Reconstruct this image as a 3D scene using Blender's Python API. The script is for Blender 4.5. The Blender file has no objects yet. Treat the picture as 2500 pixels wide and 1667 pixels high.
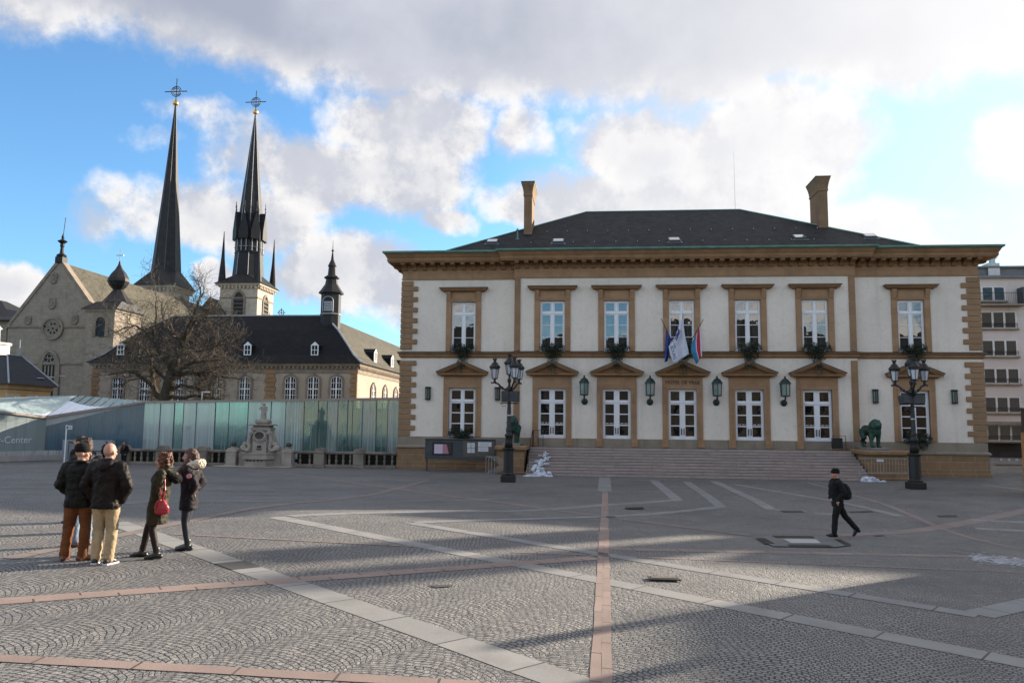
import bpy, bmesh, math, random
from mathutils import Vector, Matrix, Quaternion
random.seed(7)
scene = bpy.context.scene
COL = scene.collection
R = math.radians

# ------------------------------------------------------------------ camera
FPX, PCX, PCY = 1930.0, 1250.0, 833.5
CAM = Vector((0.0, 0.0, 2.62))
def cam_basis(yaw=5.63, pitch=6.0, roll=0.594):
    y, p, r = R(yaw), R(pitch), R(roll)
    F = Vector((-math.sin(y)*math.cos(p), math.cos(y)*math.cos(p), math.sin(p)))
    R0 = Vector((math.cos(y), math.sin(y), 0)); U0 = R0.cross(F)
    return R0*math.cos(r)+U0*math.sin(r), U0*math.cos(r)-R0*math.sin(r), F
CR, CU, CF = cam_basis()
def survey(px, py): return CR*((px-PCX)/FPX)+CU*((PCY-py)/FPX)+CF     # sight line of a measured point
def at(px, py, Y):                                                    # where a sight line meets the plane y = Y
    d = survey(px, py); return CAM+d*((Y-CAM.y)/d.y)
def gz(x, y):                                                         # the square tilts gently: higher on the left and near the viewer
    t = min(1, max(0, (y-18.2)/6.8)); u = min(1, max(0, (y-21.7)/8.6)); q = max(-25, min(25, x))
    return .195*(1-t*t*(3-2*t))-.032*q*(1-u*u*(3-2*u))
def ground_at(px, py):
    d = survey(px, py); z = .3
    for i in range(60):
        P = CAM+d*((z-CAM.z)/d.z); z = .6*z+.4*gz(P.x, P.y)
    return P
cam = bpy.data.objects.new('camera', bpy.data.cameras.new('camera')); COL.objects.link(cam)
cam.data.sensor_width = 36; cam.data.lens = 36*FPX/2500; cam.data.clip_end = 3000
M = Matrix((CR, CU, -CF)).transposed().to_4x4(); M.translation = CAM; cam.matrix_world = M
scene.camera = cam

# ------------------------------------------------------------------ objects
ORG = {}
def props(o, label=None, cat=None, group=None, kind=None):
    for k, v in (('label', label), ('category', cat), ('group', group), ('kind', kind)):
        if v: o[k] = v
    return o
def thing(name, label, cat, loc=(0, 0, 0), group=None):
    o = bpy.data.objects.new(name, None); COL.objects.link(o); o.location = loc; o.empty_display_size = .2
    ORG[o.name] = Vector(loc); return props(o, label, cat, group)
def copy_tree(o, parent=None):
    c = o.copy(); COL.objects.link(c)
    if parent: c.parent = parent
    for ch in list(o.children): copy_tree(ch, c)
    return c
class MB:
    def __init__(s): s.v = []; s.f = []; s.mi = []; s.m = 0
    def add(s, vs, fs):
        b = len(s.v); s.v += [tuple(v) for v in vs]; s.f += [tuple(b+i for i in f) for f in fs]; s.mi += [s.m]*len(fs); return s
    def box(s, x0, x1, y0, y1, z0, z1):
        return s.add([(x0,y0,z0),(x1,y0,z0),(x1,y1,z0),(x0,y1,z0),(x0,y0,z1),(x1,y0,z1),(x1,y1,z1),(x0,y1,z1)],
                     [(0,3,2,1),(4,5,6,7),(0,1,5,4),(1,2,6,5),(2,3,7,6),(3,0,4,7)])
    def cbox(s, x0, x1, y0, y1, z0, z1, b=.02):     # chamfered box
        rings = [(x0+b,x1-b,y0+b,y1-b,z0),(x0,x1,y0,y1,z0+b),(x0,x1,y0,y1,z1-b),(x0+b,x1-b,y0+b,y1-b,z1)]
        vs = []
        for a,c,d,e,z in rings: vs += [(a,d,z),(c,d,z),(c,e,z),(a,e,z)]
        fs = [(3,2,1,0),(12,13,14,15)]
        for k in range(3):
            for i in range(4): j=(i+1)%4; fs.append((4*k+i,4*k+j,4*k+4+j,4*k+4+i))
        return s.add(vs, fs)
    def quad(s, a, b, c, d): return s.add([a,b,c,d], [(0,1,2,3)])
    def extrude(s, poly, d):                         # planar polygon + direction
        n = len(poly); d = Vector(d); a = [Vector(p) for p in poly]
        return s.add(a+[p+d for p in a], [tuple(range(n))[::-1], tuple(range(n,2*n))]+[(i,(i+1)%n,n+(i+1)%n,n+i) for i in range(n)])
    def rings(s, rr, cap=True, close=True):
        n = len(rr[0]); vs = [p for r in rr for p in r]; fs = []
        for k in range(len(rr)-1):
            for i in range(n if close else n-1):
                j = (i+1)%n; fs.append((k*n+i,k*n+j,(k+1)*n+j,(k+1)*n+i))
        if cap: fs += [tuple(range(n))[::-1], tuple(range((len(rr)-1)*n, len(rr)*n))]
        return s.add(vs, fs)
    def tube(s, pts, rad, n=8, cap=True, flat=1.0):
        pts = [Vector(p) for p in pts]
        if not isinstance(rad, (list, tuple)): rad = [rad]*len(pts)
        rr = []; up = None
        for k, p in enumerate(pts):
            t = (pts[min(k+1,len(pts)-1)]-pts[max(k-1,0)]).normalized()
            if up is None: up = Vector((0,0,1)) if abs(t.z) < .9 else Vector((0,1,0))
            a = t.cross(up).normalized(); b = a.cross(t).normalized(); up = b
            rr.append([p+(a*math.cos(2*math.pi*i/n)+b*math.sin(2*math.pi*i/n)*flat)*rad[k] for i in range(n)])
        return s.rings(rr, cap)
    def capsule(s, p, r, q, r2, n=12):
        p, q = Vector(p), Vector(q); d = (q-p); L = d.length
        t = d/L if L > 1e-6 else Vector((0,0,1))
        pts = []; rad = []
        for a in (80, 55, 28): pts.append(p-t*r*math.sin(R(a))); rad.append(r*math.cos(R(a)))
        pts.append(p); rad.append(r); pts.append(q if L > 1e-6 else p+t*1e-4); rad.append(r2)
        for a in (28, 55, 80): pts.append(q+t*r2*math.sin(R(a))); rad.append(r2*math.cos(R(a)))
        return s.tube(pts, rad, n)
    def chain(s, pts, rad, n=12):
        for a, b, c, d in zip(pts, pts[1:], rad, rad[1:]): s.capsule(a, c, b, d, n)
        return s
    def lathe(s, prof, c=(0,0,0), n=16, rot=0, sx=1, sy=1):
        c = Vector(c); rr = []
        for r, z in prof:
            r = max(r, 1e-3)
            rr.append([c+Vector((r*sx*math.cos(rot+2*math.pi*i/n), r*sy*math.sin(rot+2*math.pi*i/n), z)) for i in range(n)])
        return s.rings(rr)
    def loft(s, rs, n=18, pw=1.0):                    # (cx,cy,cz,rx,ry) horizontal rings, pw < 1 squares them off
        rr = []
        for cx, cy, cz, rx, ry in rs:
            ring = []
            for i in range(n):
                c, q = math.cos(2*math.pi*i/n), math.sin(2*math.pi*i/n)
                ring.append(Vector((cx+rx*math.copysign(abs(c)**pw, c), cy+ry*math.copysign(abs(q)**pw, q), cz)))
            rr.append(ring)
        return s.rings(rr)
    def ellipsoid(s, c, r, n=14, m=8):
        prof = [(math.sin(math.pi*k/m), -math.cos(math.pi*k/m)) for k in range(m+1)]
        rr = [[(c[0]+r[0]*max(a,.01)*math.cos(2*math.pi*i/n), c[1]+r[1]*max(a,.01)*math.sin(2*math.pi*i/n), c[2]+r[2]*b) for i in range(n)] for a, b in prof]
        return s.rings(rr)
    def sweep(s, path, prof, capends=True):           # path 2d, outward = right-hand side of travel, prof (d, z)
        n = len(path); rr = []
        for k in range(n):
            p = Vector(path[k]); ns = []
            for a, b in ((k-1, k), (k, k+1)):
                if a >= 0 and b < n:
                    t = (Vector(path[b])-Vector(path[a])).normalized(); ns.append(Vector((t.y, -t.x)))
            m = (ns[0]+ns[-1]).normalized(); m = m/max(.2, m.dot(ns[0]))
            rr.append([(p.x+m.x*d, p.y+m.y*d, z) for d, z in prof])
        return s.rings(rr, capends)
    def xform(s, mat): s.v = [tuple(mat @ Vector(v)) for v in s.v]; return s
    def merge(s, o): s.add(o.v, o.f); return s
    def build(s, name, mat, parent=None, smooth=False, loc=None, angle=None):
        org = Vector((0,0,0)); p = parent
        if loc is not None: org = Vector(loc)
        elif p is not None: org = ORG.get(p.name, Vector((0,0,0)))
        me = bpy.data.meshes.new(name)
        me.from_pydata([tuple(Vector(v)-org) for v in s.v], [], s.f)
        for m in (mat if isinstance(mat, (list, tuple)) else [mat]): me.materials.append(m)
        if any(s.mi): me.polygons.foreach_set('material_index', s.mi)
        bm = bmesh.new(); bm.from_mesh(me); bmesh.ops.recalc_face_normals(bm, faces=bm.faces); bm.to_mesh(me); bm.free()
        if smooth: me.polygons.foreach_set('use_smooth', [True]*len(me.polygons))
        if angle: 
            try: me.set_sharp_from_angle(angle=R(angle))
            except Exception: pass
        o = bpy.data.objects.new(name, me); COL.objects.link(o)
        if p is not None: o.parent = p; ORG[o.name] = org if loc is None else org
        else: o.location = org; ORG[o.name] = org
        if p is not None and loc is not None: o.location = org-ORG.get(p.name, Vector((0,0,0)))
        return o
def remesh(mb, name, mat, parent=None, voxel=.012, it=4, disp=None, loc=None, fac=.5):
    """join closed shapes into one continuous skin"""
    t = MB(); t.v = mb.v; t.f = mb.f; t.mi = [0]*len(mb.f)
    org = Vector(loc) if loc is not None else (ORG.get(parent.name, Vector((0,0,0))) if parent else Vector((0,0,0)))
    o = t.build('tmp', mat, None)
    m = o.modifiers.new('r', 'REMESH'); m.mode = 'VOXEL'; m.voxel_size = voxel
    m = o.modifiers.new('s', 'SMOOTH'); m.iterations = it; m.factor = fac
    for (strength, size, kind) in (disp or []):
        tx = bpy.data.textures.new('folds', kind)
        tx.noise_scale = size
        d = o.modifiers.new('d', 'DISPLACE'); d.texture = tx; d.strength = strength; d.texture_coords = 'LOCAL'; d.mid_level = .5
    dg = bpy.context.evaluated_depsgraph_get(); dg.update()
    me = bpy.data.meshes.new_from_object(o.evaluated_get(dg)); me.name = name
    bpy.data.objects.remove(o)
    me.transform(Matrix.Translation(-org))
    me.materials.clear(); me.materials.append(mat)
    me.polygons.foreach_set('use_smooth', [True]*len(me.polygons))
    q = bpy.data.objects.new(name, me); COL.objects.link(q)
    if parent: q.parent = parent
    else: q.location = org
    ORG[q.name] = org
    return q
def text_mesh(txt, size, depth=.01, bold=0.0, spacing=1.0):
    cu = bpy.data.curves.new('lettering', 'FONT'); cu.body = txt; cu.size = size; cu.extrude = depth; cu.offset = bold
    cu.align_x = 'CENTER'; cu.align_y = 'CENTER'; cu.space_character = spacing
    o = bpy.data.objects.new('tmp', cu); COL.objects.link(o)
    dg = bpy.context.evaluated_depsgraph_get(); dg.update()
    me = bpy.data.meshes.new_from_object(o.evaluated_get(dg)); bpy.data.objects.remove(o)
    return me

# ------------------------------------------------------------------ materials
class NT:
    def __init__(s, tree): s.t = tree; s.n = tree.nodes; s.l = tree.links
    def node(s, typ, **kw):
        n = s.n.new(typ)
        for k, v in kw.items(): setattr(n, k, v)
        return n
    def link(s, a, b): s.l.new(a, b)
    def val(s, sock, v):
        if hasattr(v, 'is_output'): s.link(v, sock)
        else: sock.default_value = v
    def math(s, op, a, b=0.0, c=0.0, clamp=False):
        n = s.node('ShaderNodeMath', operation=op, use_clamp=clamp)
        for i, v in enumerate((a, b, c)): s.val(n.inputs[i], v)
        return n.outputs[0]
    def vmath(s, op, a, b=(0,0,0), scale=None):
        n = s.node('ShaderNodeVectorMath', operation=op)
        s.val(n.inputs[0], a); s.val(n.inputs[1], b)
        if scale is not None: s.val(n.inputs['Scale'], scale)
        return n.outputs['Value'] if op in ('LENGTH', 'DOT_PRODUCT') else n.outputs[0]
    def ramp(s, x, lo, hi, a=0.0, b=1.0, smooth=True):
        n = s.node('ShaderNodeMapRange', interpolation_type='SMOOTHSTEP' if smooth else 'LINEAR')
        for i, v in enumerate((x, lo, hi, a, b)): s.val(n.inputs[i], v)
        return n.outputs[0]
    def mix(s, f, a, b, blend='MIX'):
        n = s.node('ShaderNodeMix', data_type='RGBA', blend_type=blend)
        s.val(n.inputs[0], f); s.val(n.inputs[6], a if hasattr(a,'is_output') else (*a[:3],1)); s.val(n.inputs[7], b if hasattr(b,'is_output') else (*b[:3],1))
        return n.outputs[2]
    def noise(s, vec, scale, detail=4, rough=.55, dist=0):
        n = s.node('ShaderNodeTexNoise'); s.val(n.inputs['Vector'], vec)
        n.inputs['Scale'].default_value = scale; n.inputs['Detail'].default_value = detail
        n.inputs['Roughness'].default_value = rough; n.inputs['Distortion'].default_value = dist
        return n.outputs[0]
    def scale(s, vec, v): return s.vmath('MULTIPLY', vec, v)
    def pos(s): return s.node('ShaderNodeNewGeometry').outputs['Position']
    def obj(s): return s.node('ShaderNodeTexCoord').outputs['Object']
    def sep(s, v):
        n = s.node('ShaderNodeSeparateXYZ'); s.link(v, n.inputs[0]); return n.outputs
    def comb(s, x, y, z=0.0):
        n = s.node('ShaderNodeCombineXYZ')
        for i, v in enumerate((x, y, z)): s.val(n.inputs[i], v)
        return n.outputs[0]
    def bump(s, h, strength=.3, dist=.02):
        n = s.node('ShaderNodeBump'); s.link(h, n.inputs['Height']); n.inputs['Strength'].default_value = strength; n.inputs['Distance'].default_value = dist
        return n.outputs[0]
def newmat(name):
    m = bpy.data.materials.new(name); m.use_nodes = True; nt = NT(m.node_tree)
    return m, nt, nt.n['Principled BSDF']
def pmat(name, c1, c2=None, scale=3.0, rough=.8, metal=0.0, bump=0.0, bscale=20.0, streak=0.0, streakc=(.05,.045,.04), obj=False, spec=.5, detail=5, grime=None):
    m, t, b = newmat(name)
    p = t.obj() if obj else t.pos()
    col = None
    if c2 is not None:
        col = t.mix(t.ramp(t.noise(p, scale, detail), .32, .68), c1, c2)
        fine = t.noise(p, scale*9, 3)
        col = t.mix(t.math('MULTIPLY', t.math('ABSOLUTE', t.math('SUBTRACT', fine, .5)), .9), col, tuple(x*.55 for x in c1))
    if streak > 0:
        f = t.ramp(t.noise(t.scale(p, (1.6, 1.6, .10)), 1.3, 5, .6), .52, .78)
        col = t.mix(t.math('MULTIPLY', f, streak), col if col is not None else c1, streakc)
    if col is None: b.inputs['Base Color'].default_value = (*c1, 1)
    else: t.link(col, b.inputs['Base Color'])
    b.inputs['Roughness'].default_value = rough; b.inputs['Metallic'].default_value = metal
    b.inputs['Specular IOR Level'].default_value = spec
    if bump: t.link(t.bump(t.noise(p, bscale, 4), bump, .02), b.inputs['Normal'])
    return m
def ashlar(name, c1, c2, cm, bw, bh, mortar=.012, rough=.85, streak=.25, bump=.4, var=.35):
    """coursed stone: brick pattern in the plane of the wall, in metres"""
    m, t, b = newmat(name); p = t.pos(); s = t.sep(p)
    v = t.comb(t.math('ADD', s[0], s[1]), s[2])
    br = t.node('ShaderNodeTexBrick'); t.link(v, br.inputs['Vector'])
    br.inputs['Scale'].default_value = 1; br.inputs['Brick Width'].default_value = bw; br.inputs['Row Height'].default_value = bh
    br.inputs['Mortar Size'].default_value = mortar; br.inputs['Mortar Smooth'].default_value = .3
    br.inputs['Color1'].default_value = (*c1,1); br.inputs['Color2'].default_value = (*c2,1); br.inputs['Mortar'].default_value = (*cm,1)
    br.offset = .5
    n = t.noise(p, 2.2, 6); col = t.mix(t.math('MULTIPLY', t.ramp(n, .35, .75), var), br.outputs[0], tuple(x*.5 for x in c1))
    f = t.ramp(t.noise(t.scale(p, (1.4, 1.4, .12)), 1.2, 5, .6), .5, .8)
    col = t.mix(t.math('MULTIPLY', f, streak), col, (.05,.045,.04))
    t.link(col, b.inputs['Base Color']); b.inputs['Roughness'].default_value = rough; b.inputs['Specular IOR Level'].default_value = .25
    h = t.math('SUBTRACT', t.math('MULTIPLY', t.noise(p, 18, 4), .4), br.outputs['Fac'])
    t.link(t.bump(h, bump, .02), b.inputs['Normal'])
    return m
def slate(name, c1, c2, rough=.55, row=.22, spec=.4, patch=(.12,.12,.11), patchf=.3, ax=0):
    m, t, b = newmat(name); p = t.pos(); s = t.sep(p)
    v = t.comb(s[ax] if ax < 2 else t.math('ADD', s[0], s[1]), t.math('MULTIPLY', s[2], 1.2))
    br = t.node('ShaderNodeTexBrick'); t.link(v, br.inputs['Vector'])
    br.inputs['Scale'].default_value = 1; br.inputs['Brick Width'].default_value = row*1.2; br.inputs['Row Height'].default_value = row
    br.inputs['Mortar Size'].default_value = .012; br.inputs['Color1'].default_value = (*c1,1); br.inputs['Color2'].default_value = (*c2,1)
    br.inputs['Mortar'].default_value = (*[x*.45 for x in c1],1)
    col = t.mix(t.math('MULTIPLY', t.ramp(t.noise(p, .7, 6, .65), .48, .72), patchf), br.outputs[0], patch)
    t.link(col, b.inputs['Base Color']); b.inputs['Roughness'].default_value = rough; b.inputs['Specular IOR Level'].default_value = spec
    h = t.math('SUBTRACT', t.math('MULTIPLY', t.noise(p, 9, 4), .6), br.outputs['Fac'])
    t.link(t.bump(h, .5, .03), b.inputs['Normal'])
    return m
def glassmat(name, tint=(.02,.025,.03), refl=.3, trans=.6, rough=.015, wave=.12, wscale=1.6, rc=(1,1,1)):
    """window glass: a mirror share, and the rest lets the room behind show"""
    m, t, b = newmat(name); p = t.pos()
    g = t.node('ShaderNodeBsdfGlossy'); g.inputs['Roughness'].default_value = rough; g.inputs['Color'].default_value = (*rc,1)
    d = t.node('ShaderNodeBsdfDiffuse'); d.inputs['Color'].default_value = (*tint,1)
    tr = t.node('ShaderNodeBsdfTransparent')
    m1 = t.node('ShaderNodeMixShader'); m1.inputs[0].default_value = trans; t.link(d.outputs[0], m1.inputs[1]); t.link(tr.outputs[0], m1.inputs[2])
    ge = t.node('ShaderNodeNewGeometry'); cosv = t.math('ABSOLUTE', t.vmath('DOT_PRODUCT', ge.outputs['True Normal'], ge.outputs['Incoming']))
    fac = t.math('ADD', t.math('MULTIPLY', t.math('POWER', t.math('SUBTRACT', 1.0, cosv, clamp=True), 5), .9), refl+.045, clamp=True)
    m2 = t.node('ShaderNodeMixShader'); t.link(fac, m2.inputs[0]); t.link(m1.outputs[0], m2.inputs[1]); t.link(g.outputs[0], m2.inputs[2])
    t.link(t.bump(t.noise(p, wscale, 2), wave, .05), g.inputs['Normal'])
    t.link(m2.outputs[0], t.n['Material Output'].inputs[0])
    return m
# ------------------------------------------------------------------ light and sky
SUN_AZ, SUN_EL = 48.0, 16.0           # degrees from +y towards +x, degrees above the horizon
SD = Vector((math.sin(R(SUN_AZ))*math.cos(R(SUN_EL)), math.cos(R(SUN_AZ))*math.cos(R(SUN_EL)), math.sin(R(SUN_EL))))
sl = bpy.data.lights.new('sun', 'SUN'); sl.energy = 4.6; sl.angle = R(.53); sl.color = (1.0, .87, .71)
so = bpy.data.objects.new('sun', sl); COL.objects.link(so); so.rotation_euler = (-SD).to_track_quat('-Z', 'Y').to_euler(); so.location = (60, 50, 60)
world = bpy.data.worlds.new('World'); scene.world = world; world.use_nodes = True
t = NT(world.node_tree); bg = t.n['Background']
sky = t.node('ShaderNodeTexSky', sky_type='NISHITA', sun_disc=False); sky.sun_elevation = R(SUN_EL); sky.sun_rotation = R(SUN_AZ)
sky.air_density = 1.0; sky.dust_density = .6; sky.ozone_density = 1.6
D = t.node('ShaderNodeTexCoord').outputs['Generated']
s = t.sep(D)
az = t.math('MULTIPLY', t.math('ARCTAN2', s[0], s[1]), 57.2958)
el = t.math('MULTIPLY', t.math('ARCSINE', s[2]), 57.2958)
warp = t.noise(D, 5.0, 5, .6)
warp2 = t.noise(t.vmath('ADD', D, (3.1, 1.7, .4)), 5.0, 5, .6)
azw = t.math('ADD', az, t.math('MULTIPLY', t.math('SUBTRACT', warp, .5), 9))
elw = t.math('ADD', el, t.math('MULTIPLY', t.math('SUBTRACT', warp2, .5), 6))
def ae(dx, dy):
    d = survey(dx/.9408, dy/.9408).normalized(); return math.degrees(math.atan2(d.x, d.y)), math.degrees(math.asin(d.z))
BL = [ # cumulus heaps: centre and half-extents measured in degrees of the sky
 (900,290,150,100,1.1),(760,400,300,75,1.0),(480,500,200,75,.95),(960,430,170,85,1.0),(620,500,120,50,.8),(1020,330,110,90,.8),
 (1200,320,70,70,.75),(1480,330,170,75,1.0),(1760,320,210,125,1.1),(1450,440,260,65,.95),(1240,470,140,40,.8),(1880,330,90,80,1.0),(1650,440,250,70,.9),
 (800,610,150,85,1.1),(880,660,140,90,1.0),(700,640,80,60,.8),(1040,515,65,38,.9),(460,290,110,40,.5),(340,330,60,24,.4),(520,360,55,22,.5),
 (2320,330,85,65,1.05),(0,660,90,55,1.0),(470,650,60,40,.8),(2000,520,260,60,.55),(190,520,40,45,.35),(2200,560,160,35,.5)]
dens = None
for (x, y, rx, ry, w) in BL:
    a0, e0 = ae(x, y); ra = rx/.9408/FPX*57.3*1.16; re = ry/.9408/FPX*57.3*1.18
    q = t.math('ADD', t.math('POWER', t.math('ABSOLUTE', t.math('MULTIPLY', t.math('SUBTRACT', azw, a0), 1/ra)), 2), t.math('POWER', t.math('ABSOLUTE', t.math('MULTIPLY', t.math('SUBTRACT', elw, e0), 1/re)), 2))
    v = t.math('MULTIPLY', t.math('SUBTRACT', 1.0, q), w)
    dens = v if dens is None else t.math('SMOOTH_MAX', dens, v, .25)
# the grey bank overhead: begins about 22 degrees up
edge = t.math('ADD', 21.5, t.math('MULTIPLY', az, -.03))
bank = t.math('MULTIPLY', t.math('SUBTRACT', elw, edge), .30)
front = t.math('MULTIPLY', t.ramp(t.math('ABSOLUTE', az), 60, 100, 1, 0), 1)
fb = t.noise(D, 9.0, 9, .62)
n2 = t.noise(t.scale(D, (1, 1, 1.6)), 2.6, 8, .6)
back = t.math('MULTIPLY', t.math('SUBTRACT', n2, .52), 6.0)           # broken cloud over the rest of the sky
fd = t.math('MAXIMUM', dens, bank)
dd = t.math('ADD', t.math('MULTIPLY', fd, front), t.math('MULTIPLY', back, t.math('SUBTRACT', 1.0, front)))
dd = t.math('ADD', dd, t.math('MULTIPLY', t.math('SUBTRACT', fb, .5), 2.3))
mask = t.ramp(dd, -.18, .62)
sunward = t.vmath('DOT_PRODUCT', D, tuple(SD))
glow = t.ramp(sunward, .55, 1.0, 0, 1, False)
glow2 = t.math('POWER', glow, 1.3)
up = t.noise(t.vmath('ADD', D, tuple(Vector((SD.x*.025, SD.y*.025, .035)))), 9.0, 9, .62)
lit = t.ramp(t.math('SUBTRACT', fb, up), -.10, .12)                   # sides of the heaps that face the sun
bankf = t.math('MULTIPLY', t.ramp(bank, .15, 1.3), front)
CB = .37
wht = t.mix(lit, (.62*CB,.64*CB,.72*CB), (1.08*CB,1.05*CB,1.02*CB))
wht = t.mix(t.ramp(dd, .2, 1.6), wht, (.70*CB,.72*CB,.79*CB))
gry = t.mix(t.ramp(t.noise(D, 4.0, 6), .35, .7), (.43*CB,.47*CB,.58*CB), (.68*CB,.70*CB,.79*CB))
ccol = t.mix(bankf, wht, gry)
ccol = t.mix(t.math('MULTIPLY', glow2, .9), ccol, (1.16*CB,1.14*CB,1.13*CB))
SKYS = .090
bl = t.mix(1.0, sky.outputs[0], (.63*SKYS, .93*SKYS, 1.17*SKYS), 'MULTIPLY')
bl = t.mix(t.ramp(sunward, .60, .98, 0, .75, False), bl, (.31, .385, .41))        # pale haze on the sunward side
backc = t.mix(t.ramp(n2, .5, .8), (.72,.66,.585), (.51,.495,.49))             # unseen cloud behind the viewer, brightened to light the facade
ccol = t.mix(front, backc, ccol)
final = t.mix(mask, bl, ccol)
t.link(final, bg.inputs[0]); bg.inputs[1].default_value = 1.0
vs = scene.view_settings; vs.view_transform = 'Standard'; vs.look = 'None'; vs.exposure = 1.4; vs.gamma = 1
scene.cycles.use_denoising = True
scene.cycles.max_bounces = 6; scene.cycles.diffuse_bounces = 3; scene.cycles.glossy_bounces = 3; scene.cycles.transparent_max_bounces = 10
scene.cycles.caustics_reflective = False; scene.cycles.caustics_refractive = False
# ------------------------------------------------------------------ shared materials
PLASTER = pmat('cream_plaster', (.80,.705,.60), (.70,.615,.52), .35, .9, bump=.15, bscale=40, streak=.26, streakc=(.40,.345,.285), spec=.2)
STONE = ashlar('brown_sandstone', (.345,.205,.112), (.39,.238,.135), (.27,.17,.10), 1.1, .55, .006, streak=.22, bump=.25)
STONED = pmat('dark_sandstone', (.30,.17,.085), (.23,.13,.068), 1.5, .9, bump=.4, streak=.3, spec=.2)
STONEP = ashlar('plinth_sandstone', (.29,.18,.095), (.23,.14,.075), (.32,.24,.16), 1.25, .42, .02, streak=.35, bump=.5)
STONEB = pmat('base_stone', (.30,.25,.19), (.24,.195,.145), 1.2, .9, bump=.3, streak=.4, spec=.2)
LEAD = pmat('lead_cover', (.050,.050,.046), (.075,.07,.06), 2, .6, bump=.1)
COPPER = pmat('green_copper', (.075,.17,.13), (.12,.24,.19), 1.5, .6, streak=.4, streakc=(.04,.06,.05))
SLATE = slate('slate_roof', (.010,.0105,.012), (.026,.026,.027), .7, .26, .2, (.030,.028,.020), .6)
WHITE = pmat('white_paint', (.80,.79,.79), (.77,.76,.76), 2, .45, spec=.5)
GLASS = glassmat('window_glass', (.02,.022,.024), .13, .62, .01, .10, 1.1)
GLASSD = glassmat('door_glass', (.012,.013,.014), -.025, .5, .01, .12, 1.1)
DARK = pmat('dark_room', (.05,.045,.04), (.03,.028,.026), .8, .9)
CURT = pmat('curtain_cloth', (.17,.18,.14), (.12,.125,.10), 3, .9)
BLACKM = pmat('black_iron', (.014,.014,.015), (.022,.021,.02), 6, .45, metal=.3, bump=.1, bscale=60)
GREENM = pmat('green_black_iron', (.012,.028,.024), (.02,.04,.034), 6, .45, metal=.3)
BRONZE = pmat('green_bronze', (.030,.085,.060), (.012,.028,.022), 2.6, .55, metal=.25, bump=.5, bscale=14, streak=.4, streakc=(.05,.16,.11))
STEEL = pmat('galvanised_steel', (.42,.43,.44), (.34,.35,.36), 6, .4, metal=.8)
SNOW = pmat('snow', (.62,.65,.70), (.42,.45,.50), 4, .85, bump=.6, bscale=14, spec=.3)
LANT = pmat('frosted_lantern_glass', (.62,.64,.67), (.52,.54,.57), 3, .25, spec=.6)
LEAFD = pmat('dark_evergreen', (.014,.024,.012), (.022,.036,.015), 5, .7)
PINK = pmat('pink_granite', (.36,.235,.195), (.29,.19,.16), 1.7, .8, bump=.35, bscale=45, spec=.35)
GRAN = pmat('grey_granite', (.335,.33,.32), (.27,.27,.265), 1.1, .78, bump=.3, bscale=45, spec=.35, grime=1)

# ------------------------------------------------------------------ the square
def cobble_mat():
    m, t, b = newmat('cobblestones'); p = t.pos()
    rot = t.node('ShaderNodeVectorRotate', rotation_type='Z_AXIS'); t.link(p, rot.inputs[0]); rot.inputs['Angle'].default_value = R(24)
    wob = t.noise(p, .8, 3)
    s = t.sep(rot.outputs[0]); u = t.math('ADD', s[0], t.math('MULTIPLY', t.math('SUBTRACT', wob, .5), .40)); v = s[1]
    W = 1.30                                                    # one segmental arch
    cell = t.math('FLOOR', t.math('DIVIDE', u, W))
    q = t.math('SUBTRACT', t.math('MULTIPLY', t.math('FRACT', t.math('DIVIDE', u, W)), 2), 1)
    arc = t.math('MULTIPLY', t.math('SQRT', t.math('SUBTRACT', 1.45, t.math('MULTIPLY', q, q))), .50)
    v2 = t.math('ADD', t.math('ADD', v, t.math('MULTIPLY', arc, -1)), t.math('MULTIPLY', cell, .37))
    u2 = t.math('MULTIPLY', t.math('ARCSINE', t.math('MULTIPLY', q, .80)), W*.62)
    jit = t.noise(p, 7, 2)
    vec = t.comb(t.math('ADD', t.math('ADD', u2, t.math('MULTIPLY', cell, .531)), t.math('MULTIPLY', jit, .09)), t.math('ADD', v2, t.math('ADD', t.math('MULTIPLY', t.noise(t.vmath('ADD', p, (5,2,0)), 6, 2), .085), t.math('MULTIPLY', t.noise(t.vmath('ADD', p, (1,7,0)), .9, 2), .30))))
    br = t.node('ShaderNodeTexBrick'); t.link(vec, br.inputs['Vector'])
    br.inputs['Scale'].default_value = 1; br.inputs['Brick Width'].default_value = .088; br.inputs['Row Height'].default_value = .076
    br.inputs['Mortar Size'].default_value = .0105; br.inputs['Mortar Smooth'].default_value = .8; br.offset = .5
    br.inputs['Color1'].default_value = (.262,.250,.236,1); br.inputs['Color2'].default_value = (.195,.188,.181,1); br.inputs['Mortar'].default_value = (.042,.039,.036,1)
    col = t.mix(t.math('MULTIPLY', t.ramp(t.noise(p, .22, 7, .65), .42, .66), .60), br.outputs[0], (.115,.113,.113))
    col = t.mix(t.math('MULTIPLY', t.ramp(t.noise(p, 2.4, 5, .6), .55, .75), .35), col, (.33,.30,.265))
    col = t.mix(t.math('MULTIPLY', t.ramp(t.noise(p, 30, 3), .5, .75), .35), col, (.09,.085,.08))
    t.link(col, b.inputs['Base Color']); 
    t.link(t.ramp(t.noise(p, .5, 5), .4, .7, .62, .82), b.inputs['Roughness']); b.inputs['Specular IOR Level'].default_value = .35
    # each stone is a slightly tipped cushion
    tip = t.noise(vec, 8, 1)
    h = t.math('ADD', t.math('MULTIPLY', t.math('SUBTRACT', 1.0, br.outputs['Fac']), 1.0), t.math('ADD', t.math('MULTIPLY', tip, .9), t.math('MULTIPLY', t.noise(p, 60, 3), .22)))
    bn = t.node('ShaderNodeBump'); t.link(h, bn.inputs['Height']); bn.inputs['Strength'].default_value = 1.0; bn.inputs['Distance'].default_value = .034
    t.link(bn.outputs[0], b.inputs['Normal'])
    return m
COB = cobble_mat()
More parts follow.
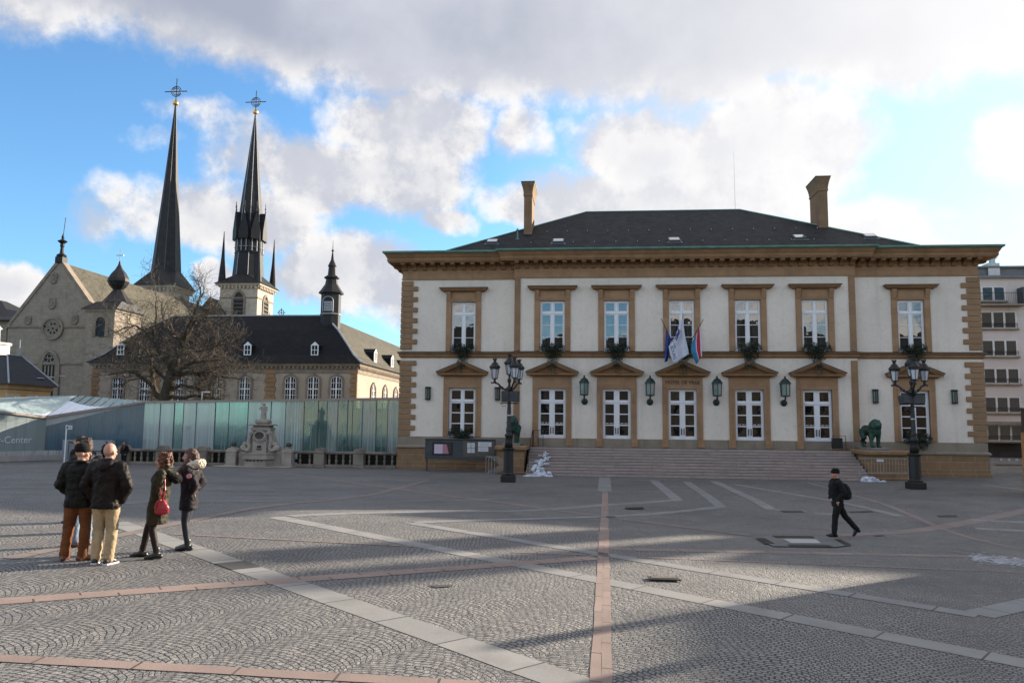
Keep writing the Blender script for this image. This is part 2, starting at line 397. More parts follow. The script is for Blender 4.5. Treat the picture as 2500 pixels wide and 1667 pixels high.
g = MB(); xs = [-600,-300,-150,-90]+[-61+4*i for i in range(9)]+[-25+5*i for i in range(11)]+[29+4*i for i in range(9)]+[90,150,300,600]
ys = [-400,-150,-60,-20,0,4,8,12,15,17,18]+[18.2+.4*i for i in range(32)]+[32,40,55,80,140,300,700]
for y in ys: g.v += [(x, y, gz(x, y)) for x in xs]
nx = len(xs)
g.f = [(j*nx+i, j*nx+i+1, (j+1)*nx+i+1, (j+1)*nx+i) for j in range(len(ys)-1) for i in range(nx-1)]; g.mi = [0]*len(g.f)
gr = g.build('ground', COB, None, True); props(gr, 'square paved with small grey cobblestones laid in arcs', 'ground', kind='structure')

def slab_mat(name, c1, c2, L):
    m, t, b = newmat(name); p = t.pos()
    at_ = t.node('ShaderNodeUVMap'); uv = t.sep(at_.outputs[0])
    br = t.node('ShaderNodeTexBrick'); t.link(t.comb(uv[0], uv[1]), br.inputs['Vector']); br.inputs['Scale'].default_value = 1
    br.inputs['Brick Width'].default_value = L; br.inputs['Row Height'].default_value = 10; br.inputs['Mortar Size'].default_value = .014
    br.inputs['Color1'].default_value = (*c1,1); br.inputs['Color2'].default_value = (*c2,1); br.inputs['Mortar'].default_value = (.05,.047,.045,1)
    col = t.mix(t.math('MULTIPLY', t.ramp(t.noise(p, 1.5, 6, .6), .42, .72), .4), br.outputs[0], tuple(x*.5 for x in c1))
    col = t.mix(t.math('MULTIPLY', t.ramp(t.noise(p, .5, 6, .65), .45, .7), .45), col, tuple(x*.6 for x in c1))
    col = t.mix(t.math('MULTIPLY', t.ramp(t.noise(p, 45, 3), .48, .72), .35), col, tuple(x*.5 for x in c1))
    t.link(col, b.inputs['Base Color']); b.inputs['Roughness'].default_value = .75; b.inputs['Specular IOR Level'].default_value = .35
    h = t.math('SUBTRACT', t.math('MULTIPLY', t.noise(p, 35, 4), .3), br.outputs['Fac'])
    t.link(t.bump(h, .4, .015), b.inputs['Normal'])
    return m
SLABG = slab_mat('granite_slabs', (.285,.278,.262), (.235,.23,.22), 1.15)
SLABG2 = slab_mat('granite_slabs_worn', (.245,.242,.238), (.205,.203,.20), 1.15)
SLABP = slab_mat('pink_slabs', (.30,.222,.19), (.25,.186,.16), .95)
SLABP2 = slab_mat('pink_slabs_worn', (.235,.19,.168), (.205,.168,.15), .95)
lay = [0]; LINES = []
def strip(name, pts, width, mat, rows=1, label=None, group=None, straight=None):
    """a band of flags following the lie of the square, pts measured on the ground"""
    P = [ground_at(*p) for p in pts]; lay[0] += 1
    if straight is None: straight = len(pts) > 3 and 'chevron' not in label and 'fountain' not in label
    if straight:                                              # true up the survey to one straight line
        m = sum(P, Vector())/len(P); sxx = sum((p.x-m.x)**2 for p in P); syy = sum((p.y-m.y)**2 for p in P); sxy = sum((p.x-m.x)*(p.y-m.y) for p in P)
        th = .5*math.atan2(2*sxy, sxx-syy); d = Vector((math.cos(th), math.sin(th), 0)); P = [m+d*(p-m).dot(d) for p in P]
    LINES.append(P); dz = .004+.0006*(lay[0] % 9)
    Q = []
    for a, b in zip(P, P[1:]):
        n = max(1, int((b-a).length/.5)); Q += [a+(b-a)*(k/n) for k in range(n)]
    Q.append(P[-1]); me = bpy.data.meshes.new(name); V = []; F = []; UV = []; L = [0]
    for k in range(1, len(Q)): L.append(L[-1]+(Q[k]-Q[k-1]).length)
    for r in range(rows):
        w0 = -width/2+width*r/rows+(.006 if r else 0); w1 = -width/2+width*(r+1)/rows-(.006 if r < rows-1 else 0); b0 = len(V)
        for k, q in enumerate(Q):
            tt = (Q[min(k+1, len(Q)-1)]-Q[max(k-1, 0)]); n = Vector((-tt.y, tt.x, 0)).normalized()
            for w in (w0-random.uniform(0,.016), w1+random.uniform(0,.016)):
                x, y = q.x+n.x*w, q.y+n.y*w; V.append((x, y, gz(x, y)+dz)); UV.append((L[k]+r*.43, .5+(w-w0)))
        for k in range(len(Q)-1): F.append((b0+2*k, b0+2*k+2, b0+2*k+3, b0+2*k+1))
    me.from_pydata(V, [], F); me.materials.append(mat)
    ul = me.uv_layers.new(); 
    for lp in me.loops: ul.data[lp.index].uv = UV[lp.vertex_index]
    bm = bmesh.new(); bm.from_mesh(me); bmesh.ops.recalc_face_normals(bm, faces=bm.faces)
    if bm.faces[0].normal.z < 0: bmesh.ops.reverse_faces(bm, faces=bm.faces)
    bm.to_mesh(me); bm.free()
    o = bpy.data.objects.new(name, me); COL.objects.link(o)
    return props(o, label, 'paving', group, 'structure')
c1 = lambda x, y: (x/1.8816, 1150+y/1.8816)
c2 = lambda x, y: (1250+x/1.8816, 1150+y/1.8816)
GS = 'granite bands in the cobbles'; PS = 'pink stone bands in the cobbles'
strip('paving_band', [c1(560,232),c1(790,315),c1(985,405),c1(1130,470),c1(1510,602),c1(2150,810),c2(300,965),c2(620,1060)], .47, SLABG, 1, 'wide grey granite band from the standing group to the bottom edge', GS)
strip('paving_band', [c1(1330,206),c1(1700,292),c1(2060,382),c1(2352,434),c2(400,515),c2(680,572),c2(1100,640),c2(1500,716),c2(2000,798),c2(2420,862)], .42, SLABG, 1, 'grey granite band running through the sunlit wedge to the right edge', GS)
strip('paving_band', [c1(1330,206),c1(1660,192),c2(0,183),c2(430,155),c2(760,133),c2(650,42)], .40, SLABG2, 1, 'thin grey granite chevron in the shade left of centre', GS)
strip('paving_band', [c1(1910,236),c1(2100,268),c1(2352,316),c2(200,355),c2(400,388),c2(950,470),c2(1400,537),c2(1800,603),c2(2140,660)], .36, SLABG2, 1, 'grey granite band crossing the pink line in mid square', GS)
strip('paving_band', [c2(2140,660),c2(2352,612),c2(2500,580)], .42, SLABG2, 1, 'short grey granite arm at the right edge', GS)
strip('paving_band', [c1(1910,236),c2(0,222),c2(350,211),c2(960,164),c2(800,48)], .36, SLABG2, 1, 'long grey granite chevron before the stairs', GS)
strip('paving_band', [c2(930,48),c2(1190,176),c2(1350,186)], .40, SLABG2, 1, 'grey granite stripe ending near the grating, right of the stair middle', GS)
strip('paving_band', [c2(1070,62),c2(1300,148),c2(1700,182),c2(1940,206)], .36, SLABG2, 1, 'grey granite stripe passing behind the walking man', GS)
strip('paving_band', [c2(1390,193),c2(1500,200)], .30, SLABG2, 1, 'very short grey granite stripe ahead of the walking man', GS)
strip('paving_band', [c2(2130,263),c2(2440,278)], .30, SLABG2, 1, 'grey granite stripe near the right edge in shade', GS)
strip('paving_band', [c2(2100,222),c2(2440,240)], .25, SLABG2, 1, 'narrow grey granite stripe by the far right', GS)
strip('paving_band', [c2(2170,62),c2(2440,98)], .35, SLABG2, 1, 'pale granite stripe beside the right lamp post', GS)
strip('paving_band', [c1(-60,606),c1(320,578),c1(640,549),c1(1000,524),c1(1290,500),c1(1800,464),c1(2352,430),c2(380,398)], .34, SLABP, 2, 'pink double stone band crossing the sunlit left side', PS)
strip('paving_band', [c1(-60,860),c1(480,882),c1(1000,912),c1(1900,966),c1(2200,982)], .20, SLABP, 1, 'pink stone band along the bottom left', PS)
strip('paving_band', [c1(780,288),c1(1300,315),c1(1900,346)], .12, SLABP2, 1, 'thin pink line right of the standing group', PS)
strip('paving_band', [c1(-40,395),c1(420,325),c1(640,281),c1(900,231),c1(1400,145),c1(1960,42)], .26, SLABP2, 1, 'pink band running from the group up to the left lamp', PS)
strip('paving_band', [c1(1250,3),c1(1780,75),c1(2352,151),c2(200,180),c2(430,210),c2(780,256),c2(1100,296)], .30, SLABP2, 1, 'pink diagonal band from the fountain to the grating', PS)
strip('paving_band', [c2(1500,302),c2(1900,240),c2(2352,180),c2(2600,150)], .45, SLABP2, 1, 'broad pink band from the grating to the right edge', PS)
strip('paving_band', [c2(1380,52),c2(1640,145),c2(1900,240),c2(2352,350)], .22, SLABP2, 1, 'narrow pink line behind the walking man', PS)
strip('paving_band', [c2(500,388),c2(850,364),c2(1150,346),c2(1600,350),c2(2100,395),c2(2480,428)], .30, SLABP2, 1, 'pink band in front of the grating', PS)
strip('paving_band', [c2(0,372),c2(600,392),c2(1250,425),c2(2400,466)], .12, SLABP2, 1, 'faint pink line in the middle shade', PS)
strip('paving_band', [c2(427,95),c2(428,210),c2(420,385),c2(418,520),c2(412,740),c2(408,1000)], .20, SLABP, 2, 'pink double band on the centre line of the square', PS)
strip('paving_band', [c2(425,28),c2(427,94)], .55, SLABG2, 1, 'granite flags on the centre line at the stair foot', GS)
strip('paving_band', [c1(0,76),c1(1050,77)], .25, SLABG2, 1, 'granite stripe behind the two women', GS)
strip('paving_band', [c1(1200,76),c1(1560,78)], .25, SLABP2, 1, 'pink stripe in the shade left of the lamp', PS)
strip('paving_band', [c1(560,148),c1(1300,140),c1(2352,124)], .22, SLABG2, 1, 'faint granite stripe in the left shade', GS)
q0 = ground_at(*c1(1050, 437)); la, lb = LINES[0][0], LINES[0][-1]; dl_ = (lb-la).normalized(); dl_.z = 0; dl_.normalize(); q0 = la+dl_*(q0-la).dot(dl_); nl_ = Vector((-dl_.y, dl_.x, 0))
m = MB(); V_ = [q0+dl_*a-nl_*b for a, b in ((-.30, -.25), (.30, -.25), (.30, .25), (-.30, .25))]; m.add([(v.x, v.y, gz(v.x, v.y)+.0098) for v in V_], [(0,1,2,3)])
o = m.build('cover_plate', pmat('tar_patch', (.040,.039,.038), (.06,.058,.055), 9, .9), None); props(o, 'dark patch of asphalt set in the left granite band', 'cover', 'cover plates in the paving')
# ------------------------------------------------------------------ the town hall
XC = 5.25; YW = 46.0; YM = 45.65
TH = thing('town_hall', 'long two storey cream and brown sandstone town hall with a dark hipped roof', 'town hall', (XC, YW, 0))
XL, XR = -11.15, 21.65; XA, XB = XC-9.62, XC+9.62          # building ends, projecting middle part
PATH = [(XL, 68.6), (XL, YW), (XA, YW), (XA, YM), (XB, YM), (XB, YW), (XR, YW), (XR, 68.6)]
PATH = [Vector(p) for p in PATH]
BAYS = [XC-12.68, XC-7.4, XC-3.7, XC, XC+3.7, XC+7.4, XC+12.72]
def wall_sheet(mb, x0, x1, z0, z1, y, holes, dep=.32):
    xs = sorted({x0, x1, *[h[0] for h in holes], *[h[1] for h in holes]}); zs = sorted({z0, z1, *[h[2] for h in holes], *[h[3] for h in holes]})
    for a, b in zip(xs, xs[1:]):
        for c, d in zip(zs, zs[1:]):
            mx, mz = (a+b)/2, (c+d)/2
            if any(h[0] < mx < h[1] and h[2] < mz < h[3] for h in holes): continue
            mb.quad((a,y,c), (b,y,c), (b,y,d), (a,y,d))
    for (a, b, c, d) in holes:
        mb.quad((a,y,c),(a,y+dep,c),(a,y+dep,d),(a,y,d)); mb.quad((b,y,c),(b,y,d),(b,y+dep,d),(b,y+dep,c))
        mb.quad((a,y,d),(a,y+dep,d),(b,y+dep,d),(b,y,d)); mb.quad((a,y,c),(b,y,c),(b,y+dep,c),(a,y+dep,c))
UPW = .745; DW = .81
def bay_y(i): return YW if i in (0, 6) else YM
def holes_for(lo, hi):
    H = []
    for i, x in enumerate(BAYS):
        if lo < x < hi:
            H.append((x-UPW, x+UPW, 6.86, 9.83))
            H.append((x-DW, x+DW, 1.90 if i in (0, 6) else 1.42, 4.73))
    return H
w = MB()
wall_sheet(w, XL, XA, 1.30, 11.3, YW, holes_for(XL, XA)); wall_sheet(w, XA, XB, .0, 11.3, YM, holes_for(XA, XB)); wall_sheet(w, XB, XR, 1.30, 11.3, YW, holes_for(XB, XR))
w.quad((XA,YW,0),(XA,YM,0),(XA,YM,11.3),(XA,YW,11.3)); w.quad((XB,YM,0),(XB,YW,0),(XB,YW,11.3),(XB,YM,11.3))
w.quad((XL,YW,0),(XL,68.6,0),(XL,68.6,11.3),(XL,YW,11.3)); w.quad((XR,68.6,0),(XR,YW,0),(XR,YW,11.3),(XR,68.6,11.3)); w.quad((XL,68.6,0),(XR,68.6,0),(XR,68.6,12.72),(XL,68.6,12.72))
w.build('wall', PLASTER, TH)
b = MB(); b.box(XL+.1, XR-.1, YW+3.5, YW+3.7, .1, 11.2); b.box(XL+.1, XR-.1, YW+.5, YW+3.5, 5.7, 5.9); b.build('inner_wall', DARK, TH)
b = MB(); b.sweep(PATH, [(0,0),(.14,0),(.14,.18),(.10,.22),(.10,1.20),(0,1.20)]); b.build('plinth', STONEP, TH)
b = MB(); b.sweep(PATH, [(0,1.20),(.17,1.22),(.19,1.30),(.10,1.38),(.055,1.39),(.055,1.87),(0,1.885)]); b.build('base_course', STONEB, TH)
# cut the base course where the doors stand: short jamb blocks of stone sit proud of it
b = MB(); b.sweep(PATH, [(0,6.50),(.05,6.50),(.07,6.56),(.12,6.58),(.12,6.70),(.20,6.76),(.20,6.80),(0,6.85)]); b.build('string_course', STONED, TH)
b = MB(); b.sweep(PATH, [(0,6.852),(.22,6.805),(.23,6.83),(0,6.885)]); b.build('lead_flashing', LEAD, TH)
b = MB(); b.sweep(PATH, [(0,11.16),(.05,11.16),(.07,11.24),(.03,11.27),(.03,11.76),(.06,11.78),(.06,12.10),(0,12.10)]); b.build('frieze', STONE, TH)
b = MB(); b.sweep(PATH, [(0,12.10),(.76,12.10),(.76,12.16),(.80,12.18),(.80,12.36),(.84,12.40),(.90,12.52),(.95,12.60),(0,12.62)]); b.build('cornice', STONED, TH)
b = MB(); b.sweep(PATH, [(.3,12.60),(1.0,12.605),(1.05,12.66),(1.04,12.74),(.96,12.745),(.94,12.70),(.3,12.70)]); b.build('gutter', COPPER, TH)
proto = None
def bracket_at(x, y, side=0):
    global proto
    if proto is None:
        m = MB(); prof = [(0,11.73),(-.07,11.73),(-.13,11.78),(-.16,11.86),(-.22,11.92),(-.40,11.95),(-.58,11.965),(-.65,12.0),(-.67,12.085),(0,12.085)]
        m.extrude([(-.125, a, z) for a, z in prof], (.25, 0, 0))
        proto = m.build('bracket', STONED, TH, loc=(0, 0, 0)); o = proto
    else:
        o = proto.copy(); COL.objects.link(o)
    o.location = Vector((x, y, 0))-Vector((XC, YW, 0)); o.rotation_euler = (0, 0, side)
n = 12
for k in range(n): bracket_at(XL+.13+(XA-.25-XL)*(k/(n-1)), YW-.04)
for k in range(n): bracket_at(XB+.38+(XR-XB-.52)*(k/(n-1)), YW-.04)
n = 35
for k in range(n): bracket_at(XA+.16+(XB-XA-.32)*(k/(n-1)), YM-.04)
for k in range(8): bracket_at(XL-.04, YW+.5+1.2*k, R(-90)); 
for k in range(8): bracket_at(XR+.04, YW+.5+1.2*k, R(90))
# quoins
def quoin(x, d, za, zb):
    q = MB(); z = za; k = 0
    while z < zb:
        h = .318
        L = .64 if k % 2 == 0 else .94
        if not (6.45 < z+h/2 < 6.95):
            z0, z1 = z+.012, min(z+h-.012, 11.15)
            if z < 6.5 < z1: z1 = 6.49
            if d > 0: q.cbox(x-.07, x+L, YW-.07, YW+.25, z0, z1, .025); q.cbox(x-.071, x+.2, YW+.26, YW+(1.3-L), z0, z1, .025)
            else: q.cbox(x-L, x+.07, YW-.07, YW+.25, z0, z1, .025); q.cbox(x-.2, x+.071, YW+.26, YW+(1.3-L), z0, z1, .025)
        z += h; k += 1
    q.build('quoin', STONEQ, TH)
STONEQ = pmat('quoin_sandstone', (.325,.20,.112), (.265,.165,.092), .9, .9, bump=.35, streak=.25, spec=.2)
for za, zb in ((1.89, 6.3), (6.978, 11.1)): quoin(XL, 1, za, zb); quoin(XR, -1, za, zb)
for xp, s in ((XA+.17, 1), (XB-.17, -1)):                    # flat strips at the ends of the middle part
  for za, zb in ((1.89, 6.3), (6.90, 11.1)):
    q = MB(); z = za
    while z < zb: q.cbox(xp-.175, xp+.175, YM-.06, YM+.05, z+.006, min(z+.40, 11.15 if zb > 7 else 6.49)-.006, .012); z += .4085
    q.box(xp-.165, xp+.165, YM-.05, YM+.04, za, zb); q.build('pilaster', STONEQ, TH)
# upper windows
def pane_grid(mb, x0, x1, y, rows): 
    for z0, z1 in rows: mb.quad((x0,y,z0),(x1,y,z0),(x1,y,z1),(x0,y,z1))
def upper_window(i):
    x, y = BAYS[i], bay_y(i); z0, z1 = 6.86, 9.83
    f = MB(); yf = y+.10
    w_ = UPW-.02
    for s in (-1, 1):
        f.cbox(min(x+s*w_, x+s*(w_-.085)), max(x+s*w_, x+s*(w_-.085)), yf, yf+.09, z0+.02, z1-.02, .008)
    f.cbox(x-w_+.085, x+w_-.085, yf+.002, yf+.088, z1-.10, z1-.02, .008); f.cbox(x-w_+.085, x+w_-.085, yf+.002, yf+.088, z0+.02, z0+.16, .008)
    zt = z1-.78
    f.cbox(x-w_+.085, x+w_-.085, yf-.03, yf+.086, zt, zt+.13, .01)                 # transom
    f.cbox(x-.085, x+.085, yf-.02, yf+.087, z0+.16, zt, .01); f.cbox(x-.07, x+.07, yf-.01, yf+.087, zt+.13, z1-.10, .01)
    hh = (zt-z0-.16)
    for s in (-1, 1):
        a, c = sorted((x+s*.085, x+s*(w_-.085)))
        for k, q in enumerate((.21, .50+.02, )): 
            zz = z0+.16+hh*(.34 if k == 0 else .68); f.box(a, c, yf+.015, yf+.075, zz-.018, zz+.018)
        for (u0, u1) in ((z0+.16, z0+.16+.05), (zt-.06, zt), (zt+.13, zt+.17), (z1-.14, z1-.10)): f.box(a, c, yf+.01, yf+.08, u0, u1)
        f.box(min(x+s*.085, x+s*.125), max(x+s*.085, x+s*.125), yf+.011, yf+.079, z0+.16, z1-.10); e = x+s*(w_-.085); f.box(min(e, e-s*.045), max(e, e-s*.045), yf+.011, yf+.079, z0+.16, z1-.10)
    f = f.build('window', WHITE, TH)
    p = MB(); p.quad((x-w_+.05, yf+.045, z0+.1), (x+w_-.05, yf+.045, z0+.1), (x+w_-.05, yf+.045, z1-.05), (x-w_+.05, yf+.045, z1-.05)); p.build('pane', GLASS, f)
    if i in (2, 3, 4, 5):
        c = MB()
        for s in (-1, 1):                                     # drawn-back curtains
            rr = []
            for zz, wd in ((z0+.05, .42), (z0+.9, .34), (z0+1.5, .40), (z0+2.1, .55), (z1-.1, .66)):
                ring = []
                for k in range(15):
                    u = k/14; ring.append(Vector((x+s*(w_-.02-wd*u), yf+.34+.035*math.sin(u*22), zz)))
                rr.append(ring)
            c.rings(rr, cap=False, close=False)
        c.build('curtain', CURT, f)
    q = MB()                                                  # stone surround, frieze panel, consoles, hood
    for s in (-1, 1):
        a, c = sorted((x+s*UPW, x+s*1.045)); q.cbox(a, c, y-.07, y+.30, 6.885, 9.83, .015)
        a2, c2_ = sorted((x+s*(UPW-.03), x+s*(UPW+.06))); q.box(a2, c2_, y-.04, y+.10, 6.885, 9.80)
        a, c = sorted((x+s*.78, x+s*1.02)); m = MB()
        m.extrude([(a, y-.072, 9.90), (a, y-.10, 9.90), (a, y-.13, 10.02), (a, y-.24, 10.30), (a, y-.27, 10.42), (a, y-.072, 10.42)], (c-a, 0, 0)); q.merge(m)
    q.cbox(x-1.046, x+1.046, y-.072, y+.02, 9.83, 10.43, .012); q.box(x-.70, x+.70, y-.095, y-.07, 9.95, 10.33)
    q.build('window_surround', STONE, TH)
    h = MB(); pr = [(0,10.43),(.16,10.43),(.20,10.47),(.30,10.50),(.30,10.55),(.37,10.60),(.38,10.64),(0,10.66)]
    h.sweep([(x-1.06, y+.05), (x-1.06, y-.03), (x+1.06, y-.03), (x+1.06, y+.05)], pr); h.box(x-1.06, x+1.06, y-.03, y+.04, 10.432, 10.655); h.build('window_hood', STONED, TH)
    h = MB(); h.sweep([(x-1.06, y+.05), (x-1.06, y-.03), (x+1.06, y-.03), (x+1.06, y+.05)], [(.0,10.662),(.39,10.642),(.40,10.665),(0,10.70)]); h.box(x-1.06, x+1.06, y-.03, y+.04, 10.66, 10.70); h.build('lead_flashing', LEAD, TH)
    s_ = MB(); s_.cbox(x-UPW+.01, x+UPW-.01, y-.06, y+.10, 6.862, 6.90, .008)
    for sx in (-1, 1):                                        # scrolled white box brackets
        for k in range(3): s_.tube([(x+sx*(.62+.012*k), y-.02-.10*k, 6.905), (x+sx*(.62), y-.04-.10*k, 6.98)], .022, 6)
    s_.build('window_sill', WHITE, TH)
for i in range(7): upper_window(i)
# pediments and lower openings
def lower_bay(i):
    x, y = BAYS[i], bay_y(i); door = i not in (0, 6)
    z0 = 1.42 if door else 1.90; z1 = 4.73
    q = MB()
    for s in (-1, 1):
        a, c = sorted((x+s*DW, x+s*1.12)); q.cbox(a, c, y-.07, y+.30, 1.89, z1, .015)
        a, c = sorted((x+s*(DW-.02), x+s*(DW+.10))); q.box(a, c, y-.10, y+.02, 1.89, z1+.10)
        if door: a, c = sorted((x+s*DW, x+s*1.20)); q.cbox(a, c, y-.12, y+.30, 1.41, 1.888, .03)
    q.cbox(x-1.121, x+1.121, y-.072, y+.02, z1, 5.42, .012); q.box(x-DW-.10, x+DW+.10, y-.102, y-.07, z1, z1+.10)
    q.build('door_surround' if door else 'window_surround', STONE, TH)
    p = MB()                                                  # triangular pediment
    pr = [(0,5.40),(.10,5.40),(.14,5.45),(.34,5.48),(.34,5.58),(.38,5.62),(0,5.63)]
    pth = [(x-1.12, y+.05), (x-1.12, y-.05), (x+1.12, y-.05), (x+1.12, y+.05)]
    p.sweep(pth, pr); p.box(x-1.12, x+1.12, y-.05, y+.04, 5.402, 5.625)
    p.extrude([(x-1.3, y-.12, 5.62), (x+1.3, y-.12, 5.62), (x, y-.12, 6.16)], (0, .14, 0))
    for s in (-1, 1):                                         # raking mouldings
        a = Vector((x+s*1.50, 0, 5.625)); e = Vector((x, 0, 6.26)); d = (e-a).normalized(); n = Vector((-d.z*s*-1, 0, d.x*s*-1)); n = n if n.z < 0 else -n
        for (y0, y1, t0, t1) in ((y-.44, y+.02, 0, .07), (y-.37, y+.02, .07, .16)):
            poly = [a+n*t0, e+Vector((0,0,n.z*0))+Vector((0,0,-t0/abs(n.z) if t0 else 0)), e+Vector((0,0,-t1/abs(n.z))), a+n*t1]
            p.extrude([(v.x, y0, v.z) for v in poly], (0, y1-y0, 0))
    p.build('pediment', STONED, TH)
    p = MB()
    for s in (-1, 1):
        a = Vector((x+s*1.53, 0, 5.645)); e = Vector((x, 0, 6.285)); o = Vector((0, 0, .035)); p.extrude([(v.x, y-.46, v.z) for v in (a-o*.6, e-o*.6, e+o, a+o)], (0, .48, 0))
    p.build('lead_flashing', LEAD, TH)
    f = MB(); yf = y+.12; w_ = DW-.01; zt = z1-.82
    for s in (-1, 1):
        a, c = sorted((x+s*w_, x+s*(w_-.09))); f.cbox(a, c, yf, yf+.10, z0+.01, z1-.01, .008)
    f.cbox(x-w_+.09, x+w_-.09, yf+.003, yf+.097, z1-.09, z1-.01, .008)
    f.cbox(x-w_+.09, x+w_-.09, yf-.03, yf+.096, zt, zt+.12, .01)
    cw = .13 if door else .085
    f.cbox(x-cw, x+cw, yf-.015, yf+.094, z0+.02, zt, .012); f.cbox(x-cw, x+cw, yf-.012, yf+.093, zt+.12, z1-.09, .012)
    if door: f.box(x-.008, x+.008, yf-.024, yf-.014, z0+.03, zt-.02)
    zb = z0+.60 if door else z0+.14
    f.cbox(x-w_+.09, x+w_-.09, yf+.002, yf+.09, z0+.02, zb, .01)
    for s in (-1, 1):
        a, c = sorted((x+s*cw, x+s*(w_-.09)))
        if door: f.cbox(a+.06, c-.06, yf-.02, yf+.01, z0+.12, zb-.10, .03)
        hh = zt-zb
        for k in (1, 2): zz = zb+hh*k/3; f.box(a, c, yf+.012, yf+.08, zz-.03, zz+.03)
        for (u0, u1) in ((zb, zb+.05), (zt-.07, zt), (zt+.12, zt+.17), (z1-.14, z1-.09)): f.box(a, c, yf+.01, yf+.085, u0, u1)
        e = x+s*(w_-.09); f.box(min(e, e-s*.06), max(e, e-s*.06), yf+.011, yf+.084, zb, z1-.09); e = x+s*cw; f.box(min(e, e+s*.03), max(e, e+s*.03), yf+.011, yf+.084, zb, z1-.09)
    f = f.build('door' if door else 'window', WHITE, TH)
    p = MB(); p.quad((x-w_+.05, yf+.045, zb-.02), (x+w_-.05, yf+.045, zb-.02), (x+w_-.05, yf+.045, z1-.05), (x-w_+.05, yf+.045, z1-.05)); p.build('pane', GLASSD, f)
    if door:
        for s in (-1, 1):
            m = MB(); m.cbox(x+s*.072-.022, x+s*.072+.022, yf-.075, yf-.045, z0+.72, z0+1.10, .01); m.box(x+s*.072-.012, x+s*.072+.012, yf-.05, yf-.014, z0+.75, z0+.78); m.box(x+s*.072-.012, x+s*.072+.012, yf-.05, yf-.014, z0+1.04, z0+1.07)
            m.build('handle', BLACKM, f)
        if i != 3:                                            # etched lines of lettering-like dashes on the middle panes
            m = MB()
            for s in (-1, 1):
                a = x+s*(cw+w_-.09)/2; zz = zb+(zt-zb)/3+.085
                for u, l in ((-.20, .17), (.03, .13), (.19, .06)): m.box(a+u-.01, a+u+l-.01, yf+.040, yf+.043, zz, zz+.035)
            m.build('glass_strip', WHITE, f)
    else:
        s_ = MB(); s_.cbox(x-DW+.01, x+DW-.01, y-.10, y+.12, 1.89, 1.95, .01); s_.build('window_sill', WHITE, TH)
for i in range(7): lower_bay(i)
tm = text_mesh('HOTEL DE VILLE', .265, .012, .001, 1.0)
tm.transform(Matrix.Translation((0, YM-.078-YW, 5.10)) @ Matrix.Rotation(R(90), 4, 'X')); tm.materials.append(pmat('letter_bronze', (.016,.010,.006)))
o = bpy.data.objects.new('lettering', tm); COL.objects.link(o); o.parent = TH
props(o, 'dark HOTEL DE VILLE letters above the middle door')
# roof
def rz(y): return 12.93+(y-47.3)*.5438
rp = [(.55,12.715),(-1.3,12.93),(-10.9,18.15),(-11.05,18.16)]
RPATH = [Vector(p) for p in ((XL, 68.6), (XL, YW), (XR, YW), (XR, 68.6))]
rf = MB(); n = len(rp)
def inset(d): return (XL-d, YW-d, XR+d)
zz = [(d, z) for d, z in rp]
rings = []
for d, z in zz:
    a, y0, b_ = inset(d); rings.append([(a, 68.6+d, z), (a, y0, z), (b_, y0, z), (b_, 68.6+d, z)])
rf.rings(rings, cap=False); rf.v.extend([]); 
rf.add([rings[-1][0], rings[-1][1], rings[-1][2], rings[-1][3]], [(0,1,2,3)])
rf = rf.build('roof', SLATE, TH)
m = MB()
a, y0, b_ = inset(-10.9)
m.tube([(XL+1.3, YW+1.3, 12.95), (a, y0, 18.16), (b_, y0, 18.16), (XR-1.3, YW+1.3, 12.95)], .06, 6); m.build('ridge_cap', COPPER, rf)
def roof_y(px, py):                                           # where a sight line meets the front slope
    lo, hi = 46, 57
    for k in range(50):
        mid = (lo+hi)/2; P = at(px, py, mid)
        if P.z > rz(mid): lo = mid
        else: hi = mid
    return at(px, py, lo)
for (px, py) in ((1202, 592), (1363, 591), (1646, 588), (1952, 581.5), (2123, 578.5)):
    P = roof_y(px, py); sl_ = math.atan(.5438)
    X = Matrix.Translation(P) @ Matrix.Rotation(sl_, 4, 'X')
    m = MB(); m.cbox(-.36, .36, -.30, .40, -.02, .13, .02); m.box(-.48, .48, -.55, -.30, 0.0, .03); m.xform(X); k = m.build('skylight', pmat('skylight_frame', (.10,.12,.13), rough=.4, metal=.4) if 'skylight_frame' not in bpy.data.materials else bpy.data.materials['skylight_frame'], rf)
    g_ = MB(); g_.quad((-.30,-.24,.137),(.30,-.24,.137),(.30,.34,.137),(-.30,.34,.137)); g_.xform(X); g_.build('pane', glassmat('skylight_glass', (.05,.06,.06), .45, 0) if 'skylight_glass' not in bpy.data.materials else bpy.data.materials['skylight_glass'], k)
P = roof_y(1263.5, 584); m = MB(); m.lathe([(.13,-.1),(.13,.04),(.055,.06),(.055,.55),(.13,.56),(.02,.72)], P, 10); m.build('vent_pipe', COPPER, rf)
for k in range(11):                                           # snow hooks on the slope
    pass
hk = MB()
for row, yy, off in ((0, 49.6, 0), (1, 52.0, .9)):
    for k in range(14): hk.box(XC-9+off+1.35*k, XC-8.97+off+1.35*k, yy-.12, yy+.05, rz(yy), rz(yy)+.07)
hk.build('snow_hooks', STEEL, rf)
for xa, xb in ((XL+2.2, XA+1.2), (XB+.2, XR-2.6)):            # pale metal strips above the gutters of the end bays
    m = MB(); n = 7
    for k in range(n): a = xa+(xb-xa)*k/n; m.box(a+.02, a+(xb-xa)/n-.03, YW+.55, YW+.85, 12.86, 12.90+.03)
    m.build('snow_guard', pmat('pale_zinc', (.5,.5,.5), rough=.5) if 'pale_zinc' not in bpy.data.materials else bpy.data.materials['pale_zinc'], rf)
BRICKC = ashlar('chimney_stone', (.27,.165,.095), (.22,.14,.08), (.2,.14,.09), .6, .35, .01, streak=.35)
